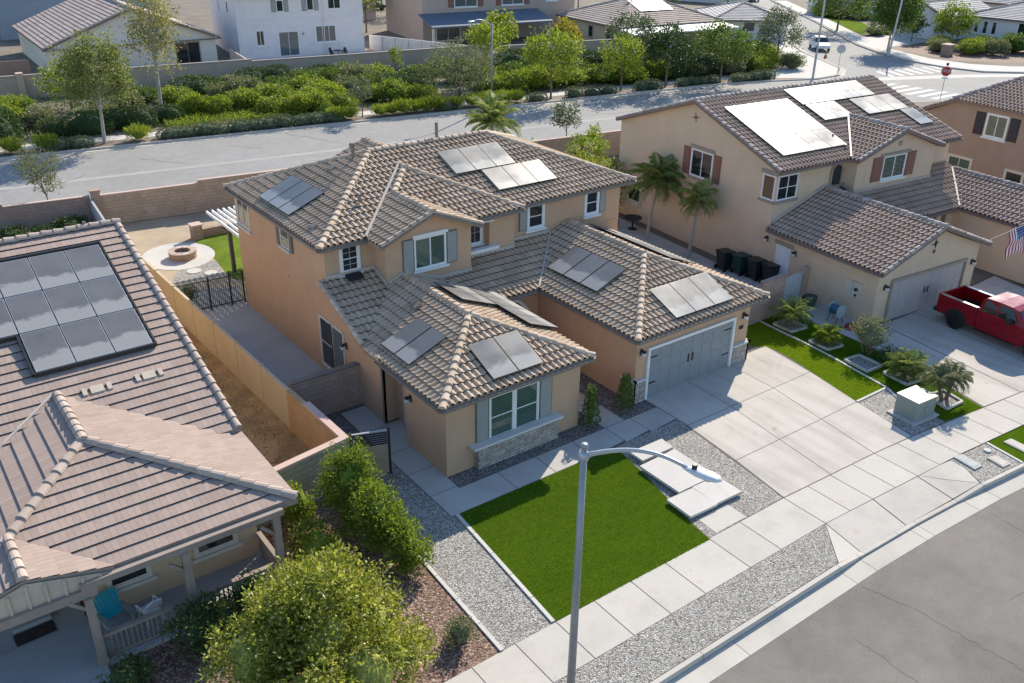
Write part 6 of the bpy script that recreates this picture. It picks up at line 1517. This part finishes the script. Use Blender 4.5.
def crown(rx, ry, rz, cz, nclump, per, cr, ln, asp=.5, lower=-.7, shell=.5, up=.25, lean=(0, 0)):
    mb = MB(); cs = []
    for k in range(nclump):
        while True:
            q = rdir()
            if q.z > lower: break
        f = shell + (1 - shell) * random.random() ** .6
        f *= random.uniform(.82, 1.08)
        c = Vector((q.x * rx * f + lean[0], q.y * ry * f + lean[1], cz + q.z * rz * f)); cs.append(c)
        clump(mb, c, cr * random.uniform(.65, 1.3), int(per * random.uniform(.6, 1.4)), ln, asp, up)
    return mb, cs
def limbs(h, r, cs, k=7, lean=(0, 0), z0=.0, curve=.1):
    mb = MB(); top = Vector((lean[0], lean[1], h))
    pts = [Vector((0, 0, z0)), Vector((lean[0] * .25 + curve * .3, lean[1] * .3, h * .35)), Vector((lean[0] * .6, lean[1] * .6 - curve * .2, h * .7)), top]
    mb.tube(pts, [r, r * .8, r * .62, r * .4], 8)
    for c in random.sample(cs, min(k, len(cs))):
        b = pts[1].lerp(pts[3], random.uniform(.25, .95)); mid = b.lerp(c, .55) + Vector((0, 0, .1 * (c - b).length))
        mb.tube([b, mid, c], [r * .38, r * .24, r * .08], 5, cap=False)
    return mb
def tree(name, label, loc, rx, rz, cz, trunk_h, tr, mat, n=70, per=26, cr=.8, ln=.3, bark=None, lean=(0, 0), lower=-.75, shell=.5, asp=.55, ry=None, group=None, rz_=0, up=.25):
    t = thing(name, label, 'tree', loc, rz_, group)
    mb, cs = crown(rx, ry or rx, rz, cz, n, per, cr, ln, asp, lower, shell, up, lean)
    mb.build('crown', mat, t)
    limbs(trunk_h, tr, cs, 9, lean).build('trunk', bark or BARK, t)
    return t
def bush_mesh(name, rx, ry, rz, cz, n, per, cr, ln, mat, asp=.5, shell=.75, lower=-.3, up=.35, coref=.72, extra=None):
    mb, cs = crown(rx, ry, rz, cz, n, per, cr, ln, asp, lower, shell, up)
    if coref: core(mb, rx * coref, ry * coref, rz * coref, cz)
    o = mb.build(name, [mat, corem(mat)]); return o
def place_bush(proto, name, label, cat, loc, rz=0, s=1, group=None):
    o = proto.copy(); o.name = name; COL.objects.link(o); o.location = loc; o.rotation_euler = (0, 0, rz); o.scale = s if hasattr(s, '__len__') else (s, s, s)
    return tag(o, label, cat, group)
def clipped_mesh(name, rx, ry, rz, n, ln, mat, box=.0):
    """clipped dome: leaves all over a squarish ellipsoid"""
    mb = MB(); core(mb, rx * .8, ry * .8, rz * .8, rz * .5, jit=.04, seg=14, rings=8)
    for _ in range(n):
        q = rdir()
        if q.z < -.45: continue
        e = 1 + box * (abs(q.x * q.y) + abs(q.z * q.x) * .6 + abs(q.z * q.y) * .6); f = random.uniform(.86, 1.02) * e
        p = Vector((q.x * rx * f, q.y * ry * f, rz * .55 + q.z * rz * f))
        if p.z < 0: continue
        d = (q + rdir() * .9).normalized(); leaf(mb, p, d, d.cross(rdir()).normalized(), ln * random.uniform(.7, 1.2), .6)
    return mb.build(name, [mat, corem(mat)])
def tuft_mesh(name, r, h, n, mat, w=.02, droop=.5):
    mb = MB()
    for _ in range(n):
        a = random.uniform(0, 2 * PI); rr = r * random.random() ** .5 * .5; b = Vector((rr * math.cos(a), rr * math.sin(a), 0)); a2 = a + random.uniform(-.5, .5)
        d = Vector((math.cos(a2), math.sin(a2), 0)); hh = h * random.uniform(.6, 1.1); out = r * random.uniform(.3, 1.0); s = Vector((-d.y, d.x, 0)) * w
        P = [b, b + d * out * .3 + Vector((0, 0, hh * .7)), b + d * out * .75 + Vector((0, 0, hh)), b + d * out * 1.1 + Vector((0, 0, hh * (1 - droop * .5)))]
        for i in range(3):
            k = len(mb.v); f0, f1 = 1 - i * .3, 1 - (i + 1) * .3
            mb.v += [tuple(P[i] - s * f0), tuple(P[i] + s * f0), tuple(P[i + 1] + s * f1), tuple(P[i + 1] - s * f1)]; mb.f.append((k, k + 1, k + 2, k + 3)); mb.m.append(0); mb.uv.append([(0, 0)] * 4)
    return mb.build(name, mat)
def palm_crown(nf, L, mat_i, droop=1.0, upf=.9, leafl=.38, npair=18, mb=None, base=(0, 0, 0), asp=.1, spread=1.0):
    mb = mb or MB(); B = Vector(base)
    for k in range(nf):
        a = 2 * PI * (k * .382 + random.uniform(-.04, .04)); u = k / nf
        el = upf * (1 - u) - .25 * u + random.uniform(-.1, .1); Lf = L * random.uniform(.8, 1.1)
        d = Vector((math.cos(a), math.sin(a), 0)); pts = []
        for i in range(npair + 1):
            s = i / npair; e = el * 1.1 - droop * (s ** 1.6) * (1.1 + .4 * u)
            if i == 0: p = B.copy()
            else: p = p + (d * math.cos(e) * spread + Vector((0, 0, math.sin(e)))) * (Lf / npair)
            pts.append(p.copy())
        mb.tube(pts[::3] if npair % 3 == 0 else pts, .012, 4, mat_i, cap=False)
        sd = Vector((-d.y, d.x, 0))
        for i in range(2, npair + 1):
            s = i / npair; t = (pts[i] - pts[i - 1]).normalized(); ll = leafl * (math.sin(PI * min(1, s * .93 + .06)) ** .6)
            for sg in (-1, 1):
                dd = (sd * sg * .8 + t * .55 + Vector((0, 0, -.28 - .3 * random.random()))).normalized(); leaf(mb, pts[i], dd, dd.cross(Vector((0, 0, 1))).normalized().cross(dd) * .4 + t * .6, ll, asp * 2.0, mat_i)
    return mb

# the big glossy tree in the corner
t = thing('leafy_tree', 'large glossy yellow-green leafy tree in the bottom corner by the porch', 'tree', (6.1, 15.65, -.1)); t.scale = (.93, .93, .95)
mb = MB(); cs = []
for (x, y, z, r, n) in ((0, 0, 2.4, 1.9, 90), (1.45, .5, 2.1, 1.25, 55), (-1.5, .5, 2.2, 1.3, 55), (.35, 1.55, 2.45, 1.25, 55), (.5, -1.5, 2.2, 1.35, 55), (-.9, -1.3, 2.2, 1.2, 45), (1.75, -1.0, 1.8, .95, 35), (.1, .3, 3.55, 1.0, 45), (-.8, .6, 3.3, .85, 30), (1.0, 1.1, 3.1, .8, 30), (-2.1, -.4, 1.7, .8, 25)):
    m2, c2 = crown(r * .93, r * .93, r * .85, z, int(n * .8), 85, .4, .13, .5, -.6, .7, .45); cs += [c + Vector((x, y, 0)) for c in c2]
    core(m2, r * .5, r * .5, r * .45, z, jit=.2)
    k = len(mb.v); mb.v += [(p[0] + x, p[1] + y, p[2]) for p in m2.v]; mb.f += [tuple(i + k for i in f) for f in m2.f]; mb.m += m2.m; mb.uv += m2.uv
mb.build('crown', [LF_BIG, corem(LF_BIG)], t)
limbs(2.6, .14, cs, 16).build('trunk', BARK, t)
def near_shrub(label, loc, rx, ry, rz, cz, n, per, cr, ln, mat, name='shrub', up=.5):
    t = thing(name, label, 'shrub', loc); mb, cs = crown(rx, ry, rz, cz, n, per, cr, ln, .45, -.75, .6, up); core(mb, rx * .6, ry * .6, rz * .65, cz, jit=.2); mb.build('foliage', [mat, corem(mat)], t)
    m = MB()
    for c in random.sample(cs, 6): m.tube([(random.uniform(-.15, .15), random.uniform(-.15, .15), 0), tuple(Vector((c.x * .5, c.y * .5, c.z * .6))), tuple(c)], [.03, .02, .008], 5, cap=False)
    m.build('stem', BARK, t); return t
near_shrub('tall bright green shrub nearest the side gate', (9.95, 21.6, 0), .85, .95, 1.4, 1.5, 75, 85, .32, .12, LF_BRIGHT)
near_shrub('dense green shrub in the middle of the three by the gravel bed', (10.05, 20.2, 0), .8, .95, 1.15, 1.2, 70, 85, .32, .12, LF_BRIGHT)
near_shrub('lower green shrub nearest the pavement of the three by the gravel bed', (10.35, 18.95, 0), .6, .8, .85, .85, 50, 75, .3, .12, LF_BRIGHT)
near_shrub('small round olive shrub in the mulch near the pavement', (9.95, 15.45, 0), .42, .42, .38, .38, 24, 45, .17, .08, LF_GREY)
near_shrub('yellow-green shrub beside the porch corner post', (8.2, 20.6, 0), .7, .75, .65, .75, 36, 60, .28, .11, LF_YEL)
near_shrub('loose green shrub behind the porch post by the grey block wall', (8.5, 22.5, 0), .5, .6, .8, .95, 28, 55, .28, .11, LF_BRIGHT)
near_shrub('dark oleander bush against the porch railing', (4.4, 19.3, 0), .95, .6, .75, .75, 40, 60, .3, .12, LF_DARK)
near_shrub('dark bush beside the porch steps at the corner post', (2.15, 18.9, 0), .62, .55, .5, .5, 26, 55, .25, .11, LF_DARK)
near_shrub('dark flowering bush at the middle porch post', (5.7, 19.6, 0), .5, .5, .7, .7, 22, 55, .28, .11, LF_DARK)
# topiary spirals
def topiary(label, loc, h, r0):
    t = thing('topiary_shrub', label, 'topiary', loc); mb = MB(); core(mb, r0 * .4, r0 * .4, h * .47, h * .5, jit=.05)
    for k in range(int(2600 * h / 1.6)):
        u = random.random() ** 1.15; a = random.uniform(0, 2 * PI); ph = (u * 5.2 * 2 * PI + a) / (2 * PI) % 1
        r = r0 * (1.02 - .72 * u) * (.5 + .55 * math.sin(PI * ph) ** .8) * random.uniform(.92, 1.04)
        p = Vector((r * math.cos(a), r * math.sin(a), .12 + u * (h - .12))); d = (Vector((math.cos(a), math.sin(a), .3)) + rdir() * .8).normalized(); leaf(mb, p, d, d.cross(rdir()).normalized(), .06 * random.uniform(.7, 1.2), .5)
    mb.build('foliage', [LF_MID, corem(LF_MID)], t); m = MB(); m.cyl(0, 0, 0, .3, .04, .03, 8); m.build('stem', BARK, t)
topiary('clipped spiral evergreen at the corner of the front wing', (20.1, 21.85, 0), 1.75, .4); topiary('clipped spiral evergreen at the corner of the garage', (21.95, 21.95, 0), 1.6, .4)
# planter palms
def small_palm(label, loc, h, L, nf, trunks=((0, 0),), mat=None, droop=1.0):
    t = thing('pygmy_palm', label, 'palm', loc); mb = MB(); m = MB()
    for (dx, dy) in trunks:
        palm_crown(nf, L, 0, droop, 1.2, .34, 18, mb, (dx, dy, h)); m.tube([(dx * .3, dy * .3, 0), (dx * .7, dy * .7, h * .5), (dx, dy, h)], [.09, .07, .08], 8)
    mb.build('crown', mat or LF_PALM, t); m.build('trunk', BARK, t)
small_palm('bushy palm in the square planter beside the pink block wall', (*PL[0], 0), .65, 1.15, 34); small_palm('small bushy palm in the planter at the wall end', (*PL[1], 0), .4, .85, 26, mat=LF_BRIGHT)
small_palm('bushy palm in the planter behind the utility cabinet', (*PL[3], 0), .5, .95, 30, ((0, 0), (.2, -.1)), LF_PALM); small_palm('feathery pale palm with two trunks in the planter nearest the pavement', (PL[4][0] + .05, PL[4][1], 0), .95, 1.0, 26, ((.22, .0), (-.4, .25)), LF_GREY, 1.3)
near_shrub('silvery wispy bush between the planters', (34.1, 19.3, 0), .95, .9, .75, .95, 46, 50, .3, .09, LF_GREY)
near_shrub('low dark shrub under the silvery bush', (34.2, 18.3, 0), .7, .5, .35, .3, 20, 40, .22, .09, LF_DARK)
# palms by the beige house
def palm(label, loc, path, L, nf, dry=0, leafl=.45, droop=1.2, mat=None, up=1.1):
    t = thing('queen_palm', label, 'palm', loc); m = MB(); m.tube(path, [.11 - .015 * k for k in range(len(path))], 10); m.build('trunk', BARKP, t)
    mb = palm_crown(nf, L, 0, droop, up, leafl, 36, None, path[-1])
    mb.build('crown', mat or LF_PALM, t)
    if dry: palm_crown(dry, L * .75, 0, 1.6, -.3, leafl * .8, 15, None, path[-1]).build('dead_frond', LF_DRY, t)
palm('tall palm with a leaning trunk against the beige house wall', (36.4, 35.6, 0), [(0, 0, 0), (.15, .05, 1.2), (.45, .1, 2.3), (.75, .15, 3.2)], 2.2, 30, 6, .6, 1.3, up=1.5); palm('slender palm with browning fronds beside the beige house wall', (36.2, 32.1, 0), [(0, 0, 0), (.1, 0, 1.3), (.25, 0, 2.6), (.35, 0, 3.2)], 1.5, 18, 10, .5, 1.5, up=1.5)
palm('tall palm rising behind the tan house roof', (35.7, 50.3, 0), [(0, 0, 0), (0, .05, 2), (.05, .1, 4.0)], 2.6, 34, 0, .6, 1.25, up=1.45)
for lab, loc, rx, rz_, mat in (('loose green shrub against the garden wall, nearest the palms', (37.2, 39.9), .9, 1.75, LF_SOFT), ('tall bright shrub in the middle of the garden wall shrubs', (36.4, 42.5), 1.2, 1.85, LF_YEL), ('pale green flowering shrub by the beige house back corner', (38.6, 44.2), 1.3, 1.85, LF_SOFT), ('dark green shrub behind the pale flowering one', (40.2, 45.6), 1.3, 1.8, LF_BRIGHT), ('clipped golden shrub by the block wall behind the tan house', (35.2, 45.4), 1.0, 1.9, LF_YEL), ('yellow-green shrub at the far end of the garden wall', (42.0, 47.2), 1.3, 1.7, LF_BRIGHT)):
    near_shrub(lab, (*loc, 0), rx, rx, rz_, rz_ + .1, 40, 42, .4, .2, mat)
near_shrub('dark shrub by the iron fence', (11.5, 41.6, 0), .4, .4, .5, .5, 18, 40, .2, .1, LF_SAGE)
# shrubs at the foot of the shaded back wall
pb = bush_mesh('shrub', .9, .8, .55, .5, 26, 40, .3, .16, LF_DARK); tag(pb, 'dark shrub at the foot of the shaded pinkish wall', 'shrub', 'dark shrubs under the shaded back wall'); pb.location = (6.2, 54.9, 0)
for x, y, s in ((4.6, 55.2, 1.0), (7.7, 54.7, .9), (9.2, 54.5, 1.1), (3.0, 55.4, .9), (10.1, 54.2, .7)): place_bush(pb, 'shrub', pb['label'], 'shrub', (x, y, 0), x * 2, s, pb['group'])
# saplings behind the back wall
tree('sapling', 'spiky young tree leaning over the road behind the shaded wall', rd(2.4, -16.5), 1.25, 1.15, 2.95, 2.5, .05, LF_GREY, 36, 34, .5, .28, lean=(-.25, 0), asp=.22); tree('sapling', 'small round young tree at the road behind the tan house', rd(38.8, -16.5), 1.25, 1.05, 2.75, 2.4, .06, LF_SAGE, 44, 34, .45, .17)

# ---- the planted strip across the road
tree('street_tree', 'grey-green tree with a leaning pale trunk at the left of the far kerb', rd(7.35, 1.2), 2.45, 2.95, 5.25, 4.8, .15, LF_SOFT, 190, 50, .75, .22, BARKP, (.3, 0)); tree('street_tree', 'tall thin yellowing tree in front of the pale gabled house', rd(13.0, 9.2), 2.3, 4.4, 6.9, 9.5, .16, LF_CREAM, 170, 30, .8, .22, BARKP, (.3, 0), shell=.2)
tree('street_tree', 'low bright green tree by the wall pillar', rd(6.2, 15.0), 2.4, 1.7, 2.6, 2.4, .1, LF_BRIGHT, 60, 34, .75, .26); tree('street_tree', 'small thin tree by the kerb among golden grasses', rd(28.6, 1.2), 1.1, 1.15, 2.3, 2.0, .06, LF_SAGE, 30, 30, .45, .18)
tree('olive_tree', 'broad grey-green tree left of the far street lamp', rd(40.2, 5.6), 3.5, 2.2, 3.0, 2.6, .14, LF_GREY, 130, 36, .85, .2); tree('street_tree', 'yellow-green tree with open branches behind the far lamp', rd(45.6, 10.5), 2.3, 1.9, 4.4, 3.8, .12, LF_YEL, 60, 28, .75, .3, shell=.35)
tree('street_tree', 'bright green tree at the kerb, broadest of the leafy ones', rd(47.8, 1.0), 2.6, 2.25, 4.2, 3.8, .12, LF_YEL, 95, 34, .85, .3); tree('street_tree', 'smaller bright green tree in front of the yellowish house', rd(56.3, 1.4), 2.2, 1.9, 3.2, 2.9, .1, LF_YEL, 70, 34, .75, .28)
tree('street_tree', 'round dark green tree with a clear trunk at the kerb', rd(61.8, 1.2), 2.8, 1.95, 4.0, 3.2, .13, LF_DARK, 110, 42, .75, .26); tree('street_tree', 'dark green tree right of the round dark one', rd(69.1, 1.2), 3.3, 2.1, 3.9, 3.2, .13, LF_MID, 110, 38, .85, .28)
tree('street_tree', 'greyish tree standing behind the round dark tree', rd(63.0, 9.5), 2.9, 2.3, 4.2, 3.6, .12, LF_SAGE, 80, 34, .8, .28); tree('street_tree', 'soft grey-green tree by the corner of the side street', rd(83.5, 8.0), 2.9, 2.4, 3.6, 3.0, .12, LF_SAGE, 110, 34, .8, .26)
tree('street_tree', 'large round green tree at the far kerb of the side street', rd(103.4, 8.7), 3.2, 3.4, 4.9, 4.0, .16, LF_MID, 210, 46, .95, .32, BARKP); tree('street_tree', 'bright leafy tree in front of the white corner house', rd(115.5, 8.6), 2.6, 2.3, 2.9, 2.6, .12, LF_BRIGHT, 80, 38, .8, .32); tree('street_tree', 'broad dark green tree over the sunlit lawn', rd(111.5, 25.2), 4.4, 2.8, 4.0, 3.2, .16, LF_MID, 110, 36, 1.1, .36)
tree('street_tree', 'slim yellowish sapling against the long far wall', rd(38.7, 18.6), .7, 1.3, 1.9, 2.4, .05, LF_YEL, 22, 22, .4, .22, shell=.2)
for lab, p, r, h, mt in (('bright tree in the yard between the white and the greige houses', (47, 50), 2.6, 4.2, LF_YEL), ('dark tree behind the pale gabled house', (-2, 50), 4.0, 4.6, LF_MID), ('bright green tree behind the brown fence', (-4, 43), 3.2, 3.6, LF_BRIGHT), ('yellow bush rising over the wall by the yellowish house', (63.5, 24), 2.0, 2.3, LF_GOLD), ('bright bush in the greige house yard', (56.5, 28), 2.2, 3.0, LF_YEL), ('dark tree beyond the pale hip roof', (88, 60), 3.5, 4.0, LF_MID), ('tree at the back of the side street', (106, 60), 3.8, 4.4, LF_MID), ('distant dark tree between two far houses', (60, 66), 4, 4.6, LF_MID), ('round tree in the distance left of the side street', (97, 48), 3.0, 4.0, LF_SAGE), ('bright tree by the distant pale house', (108, 46), 3.2, 4.0, LF_BRIGHT), ('dark tree behind the corner house', (130, 22), 3.6, 5.2, LF_MID), ('dark tree at the far right edge behind the corner house', (138, 10), 3.6, 5.2, LF_DARK), ('small tree in front of the distant tan house', (92, 78), 3, 3.6, LF_MID)):
    tree('garden_tree', lab, rd(*p), r, r * .75, h, h * .9, .13, mt, 60, 32, r * .3, .34)
tree('garden_tree', 'dark narrow tree beside the far garage', rd(112.5, 12.6), 1.3, 1.9, 2.3, 2.0, .08, LF_DARK, 50, 30, .5, .26)

# prototypes, then copies in loops
G_LOW = 'low clipped shrubs along the far kerb'; low = clipped_mesh('clipped_shrub', .98, .66, .52, 900, .14, LF_SAGE, .2)
tag(low, 'low grey-green clipped shrub in the row along the far kerb', 'shrub', G_LOW); low.location = rd(4.0, .95)
for k, x in enumerate([5.6, 12.4, 13.8, 15.1, 16.4, 17.8, 19.0, 20.3, 21.5, 23.2, 24.4, 25.6, 36.6, 46.2, 50.4, 52.4, 54.4, 58.6, 59.9, 64.0, 65.2, 66.5, 67.8, 70.9, 72.2, 73.5, 74.7, -1.5, -3.2]):
    place_bush(low, 'clipped_shrub', low['label'], 'shrub', rd(x, .95 - (.6 if x > 70 else 0)), RA + random.uniform(-.3, .3), (random.uniform(.85, 1.2), random.uniform(.85, 1.1), random.uniform(.8, 1.15)), G_LOW)
G_DOME = 'clipped dark domes at the left of the far pavement'; dome = clipped_mesh('clipped_shrub', 1.6, 1.25, 1.15, 2800, .16, LF_DARK, .25)
tag(dome, 'big dark clipped dome shrub behind the far pavement', 'shrub', G_DOME); dome.location = rd(-.6, 5.4); dome.scale = (1.45, 1.3, 1.5)
for x, y, s in ((4.2, 5.6, .8), (6.6, 5.3, 1.05), (9.0, 6.2, .85), (10.6, 5.9, .95), (13.2, 7.0, .8), (-4.5, 5.5, 1.3), (17.0, 15.0, 1.3), (35.2, 10.2, 1.1), (37.2, 8.8, 1.15), (23.5, 19.2, 1.1), (26.0, 19.4, 1.0), (30.5, 18.8, .9), (66.0, 5.4, 1.5), (70.6, 5.8, 1.7), (60.5, 5.6, 1.2), (74.5, 5.0, 1.4), (50.5, 13.5, 1.4), (54, 12.4, 1.3), (58.5, 11, 1.4)):
    place_bush(dome, 'clipped_shrub', 'dark clipped shrub in the planted strip behind the far pavement', 'shrub', rd(x, y), RA + random.uniform(-.4, .4), (s * random.uniform(.9, 1.2), s, s * random.uniform(.85, 1.05)), G_DOME)
dome['label'] = 'dark clipped shrub in the planted strip behind the far pavement'
protos = []
for nm, mat, lab in (('shrub', LF_BRIGHT, 'bright green loose shrub in the planted strip across the road'), ('shrub', LF_YEL, 'yellow-green shrub in the planted strip across the road'), ('shrub', LF_MID, 'mid-green shrub in the planted strip across the road'), ('shrub', LF_GREY, 'grey-green shrub in the planted strip across the road')):
    o = bush_mesh(nm, 1.35, 1.2, .95, .75, 60, 44, .42, .19, mat); tag(o, lab, 'shrub', lab.split(' in the')[0] + 's across the road'); protos.append(o)
protos[0].location = rd(15.5, 8.6); protos[1].location = rd(24.3, 5.2); protos[2].location = rd(32.5, 11); protos[3].location = rd(18.6, 12.5)
ranges = [(17.3, 8.0, 1, .9), (20.3, 9.2, 1, 1.0), (22.1, 6.4, 0, .9), (25.9, 6.0, 1, 1.1), (27.2, 8.2, 1, 1.15), (23.2, 9.6, 1, 1.15), (21.0, 12.5, 3, 1.0), (24.5, 13.2, 2, 1.0), (27.5, 12.5, 1, 1.0), (30.2, 9.8, 3, .95), (31.8, 7.4, 0, .9), (33.8, 6.2, 0, 1.0), (29.6, 14.4, 2, 1.1), (33.0, 14.6, 3, 1.0), (35.5, 14.5, 0, 1.0), (36.2, 5.6, 1, .8), (44.0, 6.2, 0, .95), (46.3, 5.4, 0, 1.0), (48.8, 6.0, 1, 1.05), (51.2, 6.4, 1, 1.1), (53.4, 6.6, 1, 1.0), (45.2, 9.0, 0, .95), (48.5, 9.8, 2, 1.1), (52, 9.6, 0, 1.0), (43, 12.5, 2, 1.1), (46, 14.5, 3, 1.0), (57.2, 6.2, 0, 1.1), (59.2, 4.8, 0, 1.15), (63.4, 5.2, 0, 1.0), (68.2, 4.9, 3, .9), (72.8, 3.9, 3, .9), (76.4, 4.4, 1, 1.15), (78.6, 5.0, 1, 1.0), (80.5, 7.0, 0, 1.0), (77.6, 7.6, 2, 1.2), (74, 8.4, 2, 1.25), (70.5, 9.2, 2, 1.2), (66.8, 9.4, 2, 1.1), (60, 9, 2, 1.1), (55.6, 9.6, 2, 1.1), (81.8, 3.6, 3, .8), (79.5, 11, 2, 1.2), (75.5, 12, 0, 1.2), (84.5, 12, 0, 1.1), (10.5, 12.5, 3, 1.0), (3.2, 9.2, 3, .9), (7.8, 9.0, 3, .95), (.5, 10, 0, 1.2), (-3, 12, 0, 1.3), (1.5, 16.5, 1, 1.2), (12.5, 16.5, 2, 1.0), (15, 12.3, 1, .9), (18.5, 17.8, 2, 1.1), (21.5, 17.5, 3, 1.0), (28, 17.2, 2, 1.1), (33, 18.4, 2, 1.1), (36, 18.2, 0, 1.0), (40.5, 16.8, 2, 1.1), (44.5, 18.2, 2, 1.2), (48, 17.8, 2, 1.2), (51, 17, 2, 1.1), (29.3, 18.8, 0, .6), (28.2, 4.9, 0, .7), (26, 3.9, 0, .55), (110.5, 2, 1, .9), (112.5, 3.2, 1, .9), (113, .4, 3, .9), (108.6, 5.2, 3, .8), (110.7, 6.6, 1, .9), (117.5, .5, 2, 1.2), (120.3, -1.6, 2, 1.2), (119.6, -5.2, 1, 1.1), (122.2, -6.2, 1, 1.2), (124.8, -7.6, 1, 1.2), (127.4, -8.6, 1, 1.2), (115.4, 3.4, 2, 1.1), (112.8, 19.4, 3, .8), (115.5, 19.8, 3, .8), (123.5, 36, 2, 1.2), (124.5, 33, 2, 1.2), (122.5, 39, 2, 1.2)]
for x, y, k, s in ranges:
    p = protos[k]; far = x > 100
    lab = p['label'] if not far else p['label'].replace('in the planted strip across the road', 'near the white corner houses'); grp = p['group'] if not far else p['group'] + ', corner house'
    place_bush(p, 'shrub', lab, 'shrub', rd(x, y), random.uniform(0, 6), (s * random.uniform(1.1, 1.5), s * random.uniform(1.1, 1.5), s * random.uniform(.85, 1.25) * (.7 if y > 15.5 else 1)), grp)
G_GR = 'golden grasses along the far kerb'; gr = bush_mesh('grass_clump', .85, .75, .5, .5, 40, 26, .3, .36, LF_YEL, .12, .7, -.3, .9); tag(gr, 'golden ornamental grass clump by the far kerb', 'grass clump', G_GR); gr.location = rd(26.3, 1.1)
for x in (27.4, 30.2, 31.3, 32.4, 33.5, 34.7, 35.7, 37.6, 39.4, 40.9, 42.6, 44, 9.9, 3.2, .9): place_bush(gr, 'grass_clump', gr['label'], 'grass clump', rd(x, 1.1), x * 3, random.uniform(.8, 1.1), G_GR)
# low bright ground cover beyond the pavement
mb = MB()
for _ in range(5200):
    x = random.uniform(12.5, 24.5); y = random.uniform(3.7, 8.6 - abs(x - 17) * .3); p = Vector(rd(x, y, random.uniform(.05, .42))); d = rdir(.8); leaf(mb, p, d, d.cross(rdir()).normalized(), .2 * random.uniform(.7, 1.2), .5)
mb.build('ground_cover', LF_YEL, label='low bright yellow-green ground cover beside the far pavement', cat='ground cover', kind='stuff')
mb = MB()
for _ in range(26000):
    x = random.uniform(-6, 84); y = random.uniform(4, 21); p = Vector(rd(x, y, random.uniform(.02, .3))); d = rdir(.6); leaf(mb, p, d, d.cross(rdir()).normalized(), .22 * random.uniform(.7, 1.2), .5)
mb.build('ground_cover', LF_MID, label='thin grey-green ground cover under the shrubs across the road', cat='ground cover', kind='stuff')
mb = MB()
for _ in range(3500):
    x = random.uniform(7.6, 10.3); y = random.uniform(24.5, 50); p = Vector((x + (10.1 - x) * 0, y, random.uniform(.0, .16))); d = rdir(.9); leaf(mb, p, d, d.cross(rdir()).normalized(), .16 * random.uniform(.6, 1.3), .2)
mb.build('weeds', LF_DRY, label='dry brown weeds growing between the fence and the flat-roofed house', cat='weeds', kind='stuff')
# leaf litter on the mulch
mb = MB()
for _ in range(1500):
    p = Vector((random.uniform(8, 10.7), random.uniform(14.6, 23.4), .012)); d = rdir(); d.z *= .2; d.normalize(); s = Vector((-d.y, d.x, .1)).normalized(); leaf(mb, p, d, s, random.uniform(.04, .1), .5)
mb.build('leaf_litter', LF_DRY, label='fallen dry leaves scattered on the bark mulch', cat='leaf litter', kind='stuff')
# ------------------------------------------------------------------ light, sky, camera
SUN_EL = rad(32.6); SUN_AZ = math.atan2(4.0, 2.35)      # clockwise from +y
world = bpy.data.worlds.new('World'); scene.world = world; world.use_nodes = True
nt = world.node_tree; bg = nt.nodes['Background']
sky = nt.nodes.new('ShaderNodeTexSky'); sky.sky_type = 'NISHITA'; sky.sun_disc = False
sky.sun_elevation = SUN_EL; sky.sun_rotation = SUN_AZ; sky.altitude = 400; sky.air_density = 1.25; sky.dust_density = .4; sky.ozone_density = 4.0
nt.links.new(sky.outputs[0], bg.inputs['Color']); bg.inputs['Strength'].default_value = .15
sl = bpy.data.lights.new('sun', 'SUN'); sl.energy = 5.0; sl.angle = rad(.55); sl.color = (1, .905, .745)
so = bpy.data.objects.new('sun', sl); COL.objects.link(so)
dv = Vector((math.sin(SUN_AZ) * math.cos(SUN_EL), math.cos(SUN_AZ) * math.cos(SUN_EL), math.sin(SUN_EL)))
so.rotation_euler = dv.to_track_quat('Z', 'Y').to_euler(); so.location = (40, 40, 60)

cam = bpy.data.cameras.new('camera'); co = bpy.data.objects.new('camera', cam); COL.objects.link(co)
p, r_, y_ = rad(26.5534), rad(-.8035), rad(36.7927)
F = Vector((math.sin(y_) * math.cos(p), math.cos(y_) * math.cos(p), -math.sin(p))); R0 = Vector((math.cos(y_), -math.sin(y_), 0)); D0 = F.cross(R0)
R1 = R0 * math.cos(r_) + D0 * math.sin(r_); D1 = R0 * -math.sin(r_) + D0 * math.cos(r_)
M4 = Matrix((( R1.x, -D1.x, -F.x, 0), (R1.y, -D1.y, -F.y, 0), (R1.z, -D1.z, -F.z, 0), (0, 0, 0, 1)))
co.matrix_world = Matrix.Translation((0, 0, 18.3)) @ M4
cam.sensor_width = 36; cam.lens = 907.39 / 1024 * 36; cam.clip_start = .1; cam.clip_end = 3000
scene.camera = co
scene.render.engine = 'CYCLES'; scene.cycles.max_bounces = 6; scene.cycles.diffuse_bounces = 4; scene.cycles.transmission_bounces = 4
scene.render.resolution_x = 1024; scene.render.resolution_y = 683
vs = scene.view_settings; vs.view_transform = 'Standard'; vs.look = 'None'; vs.gamma = 1; vs.exposure = .62; vs.use_curve_mapping = False
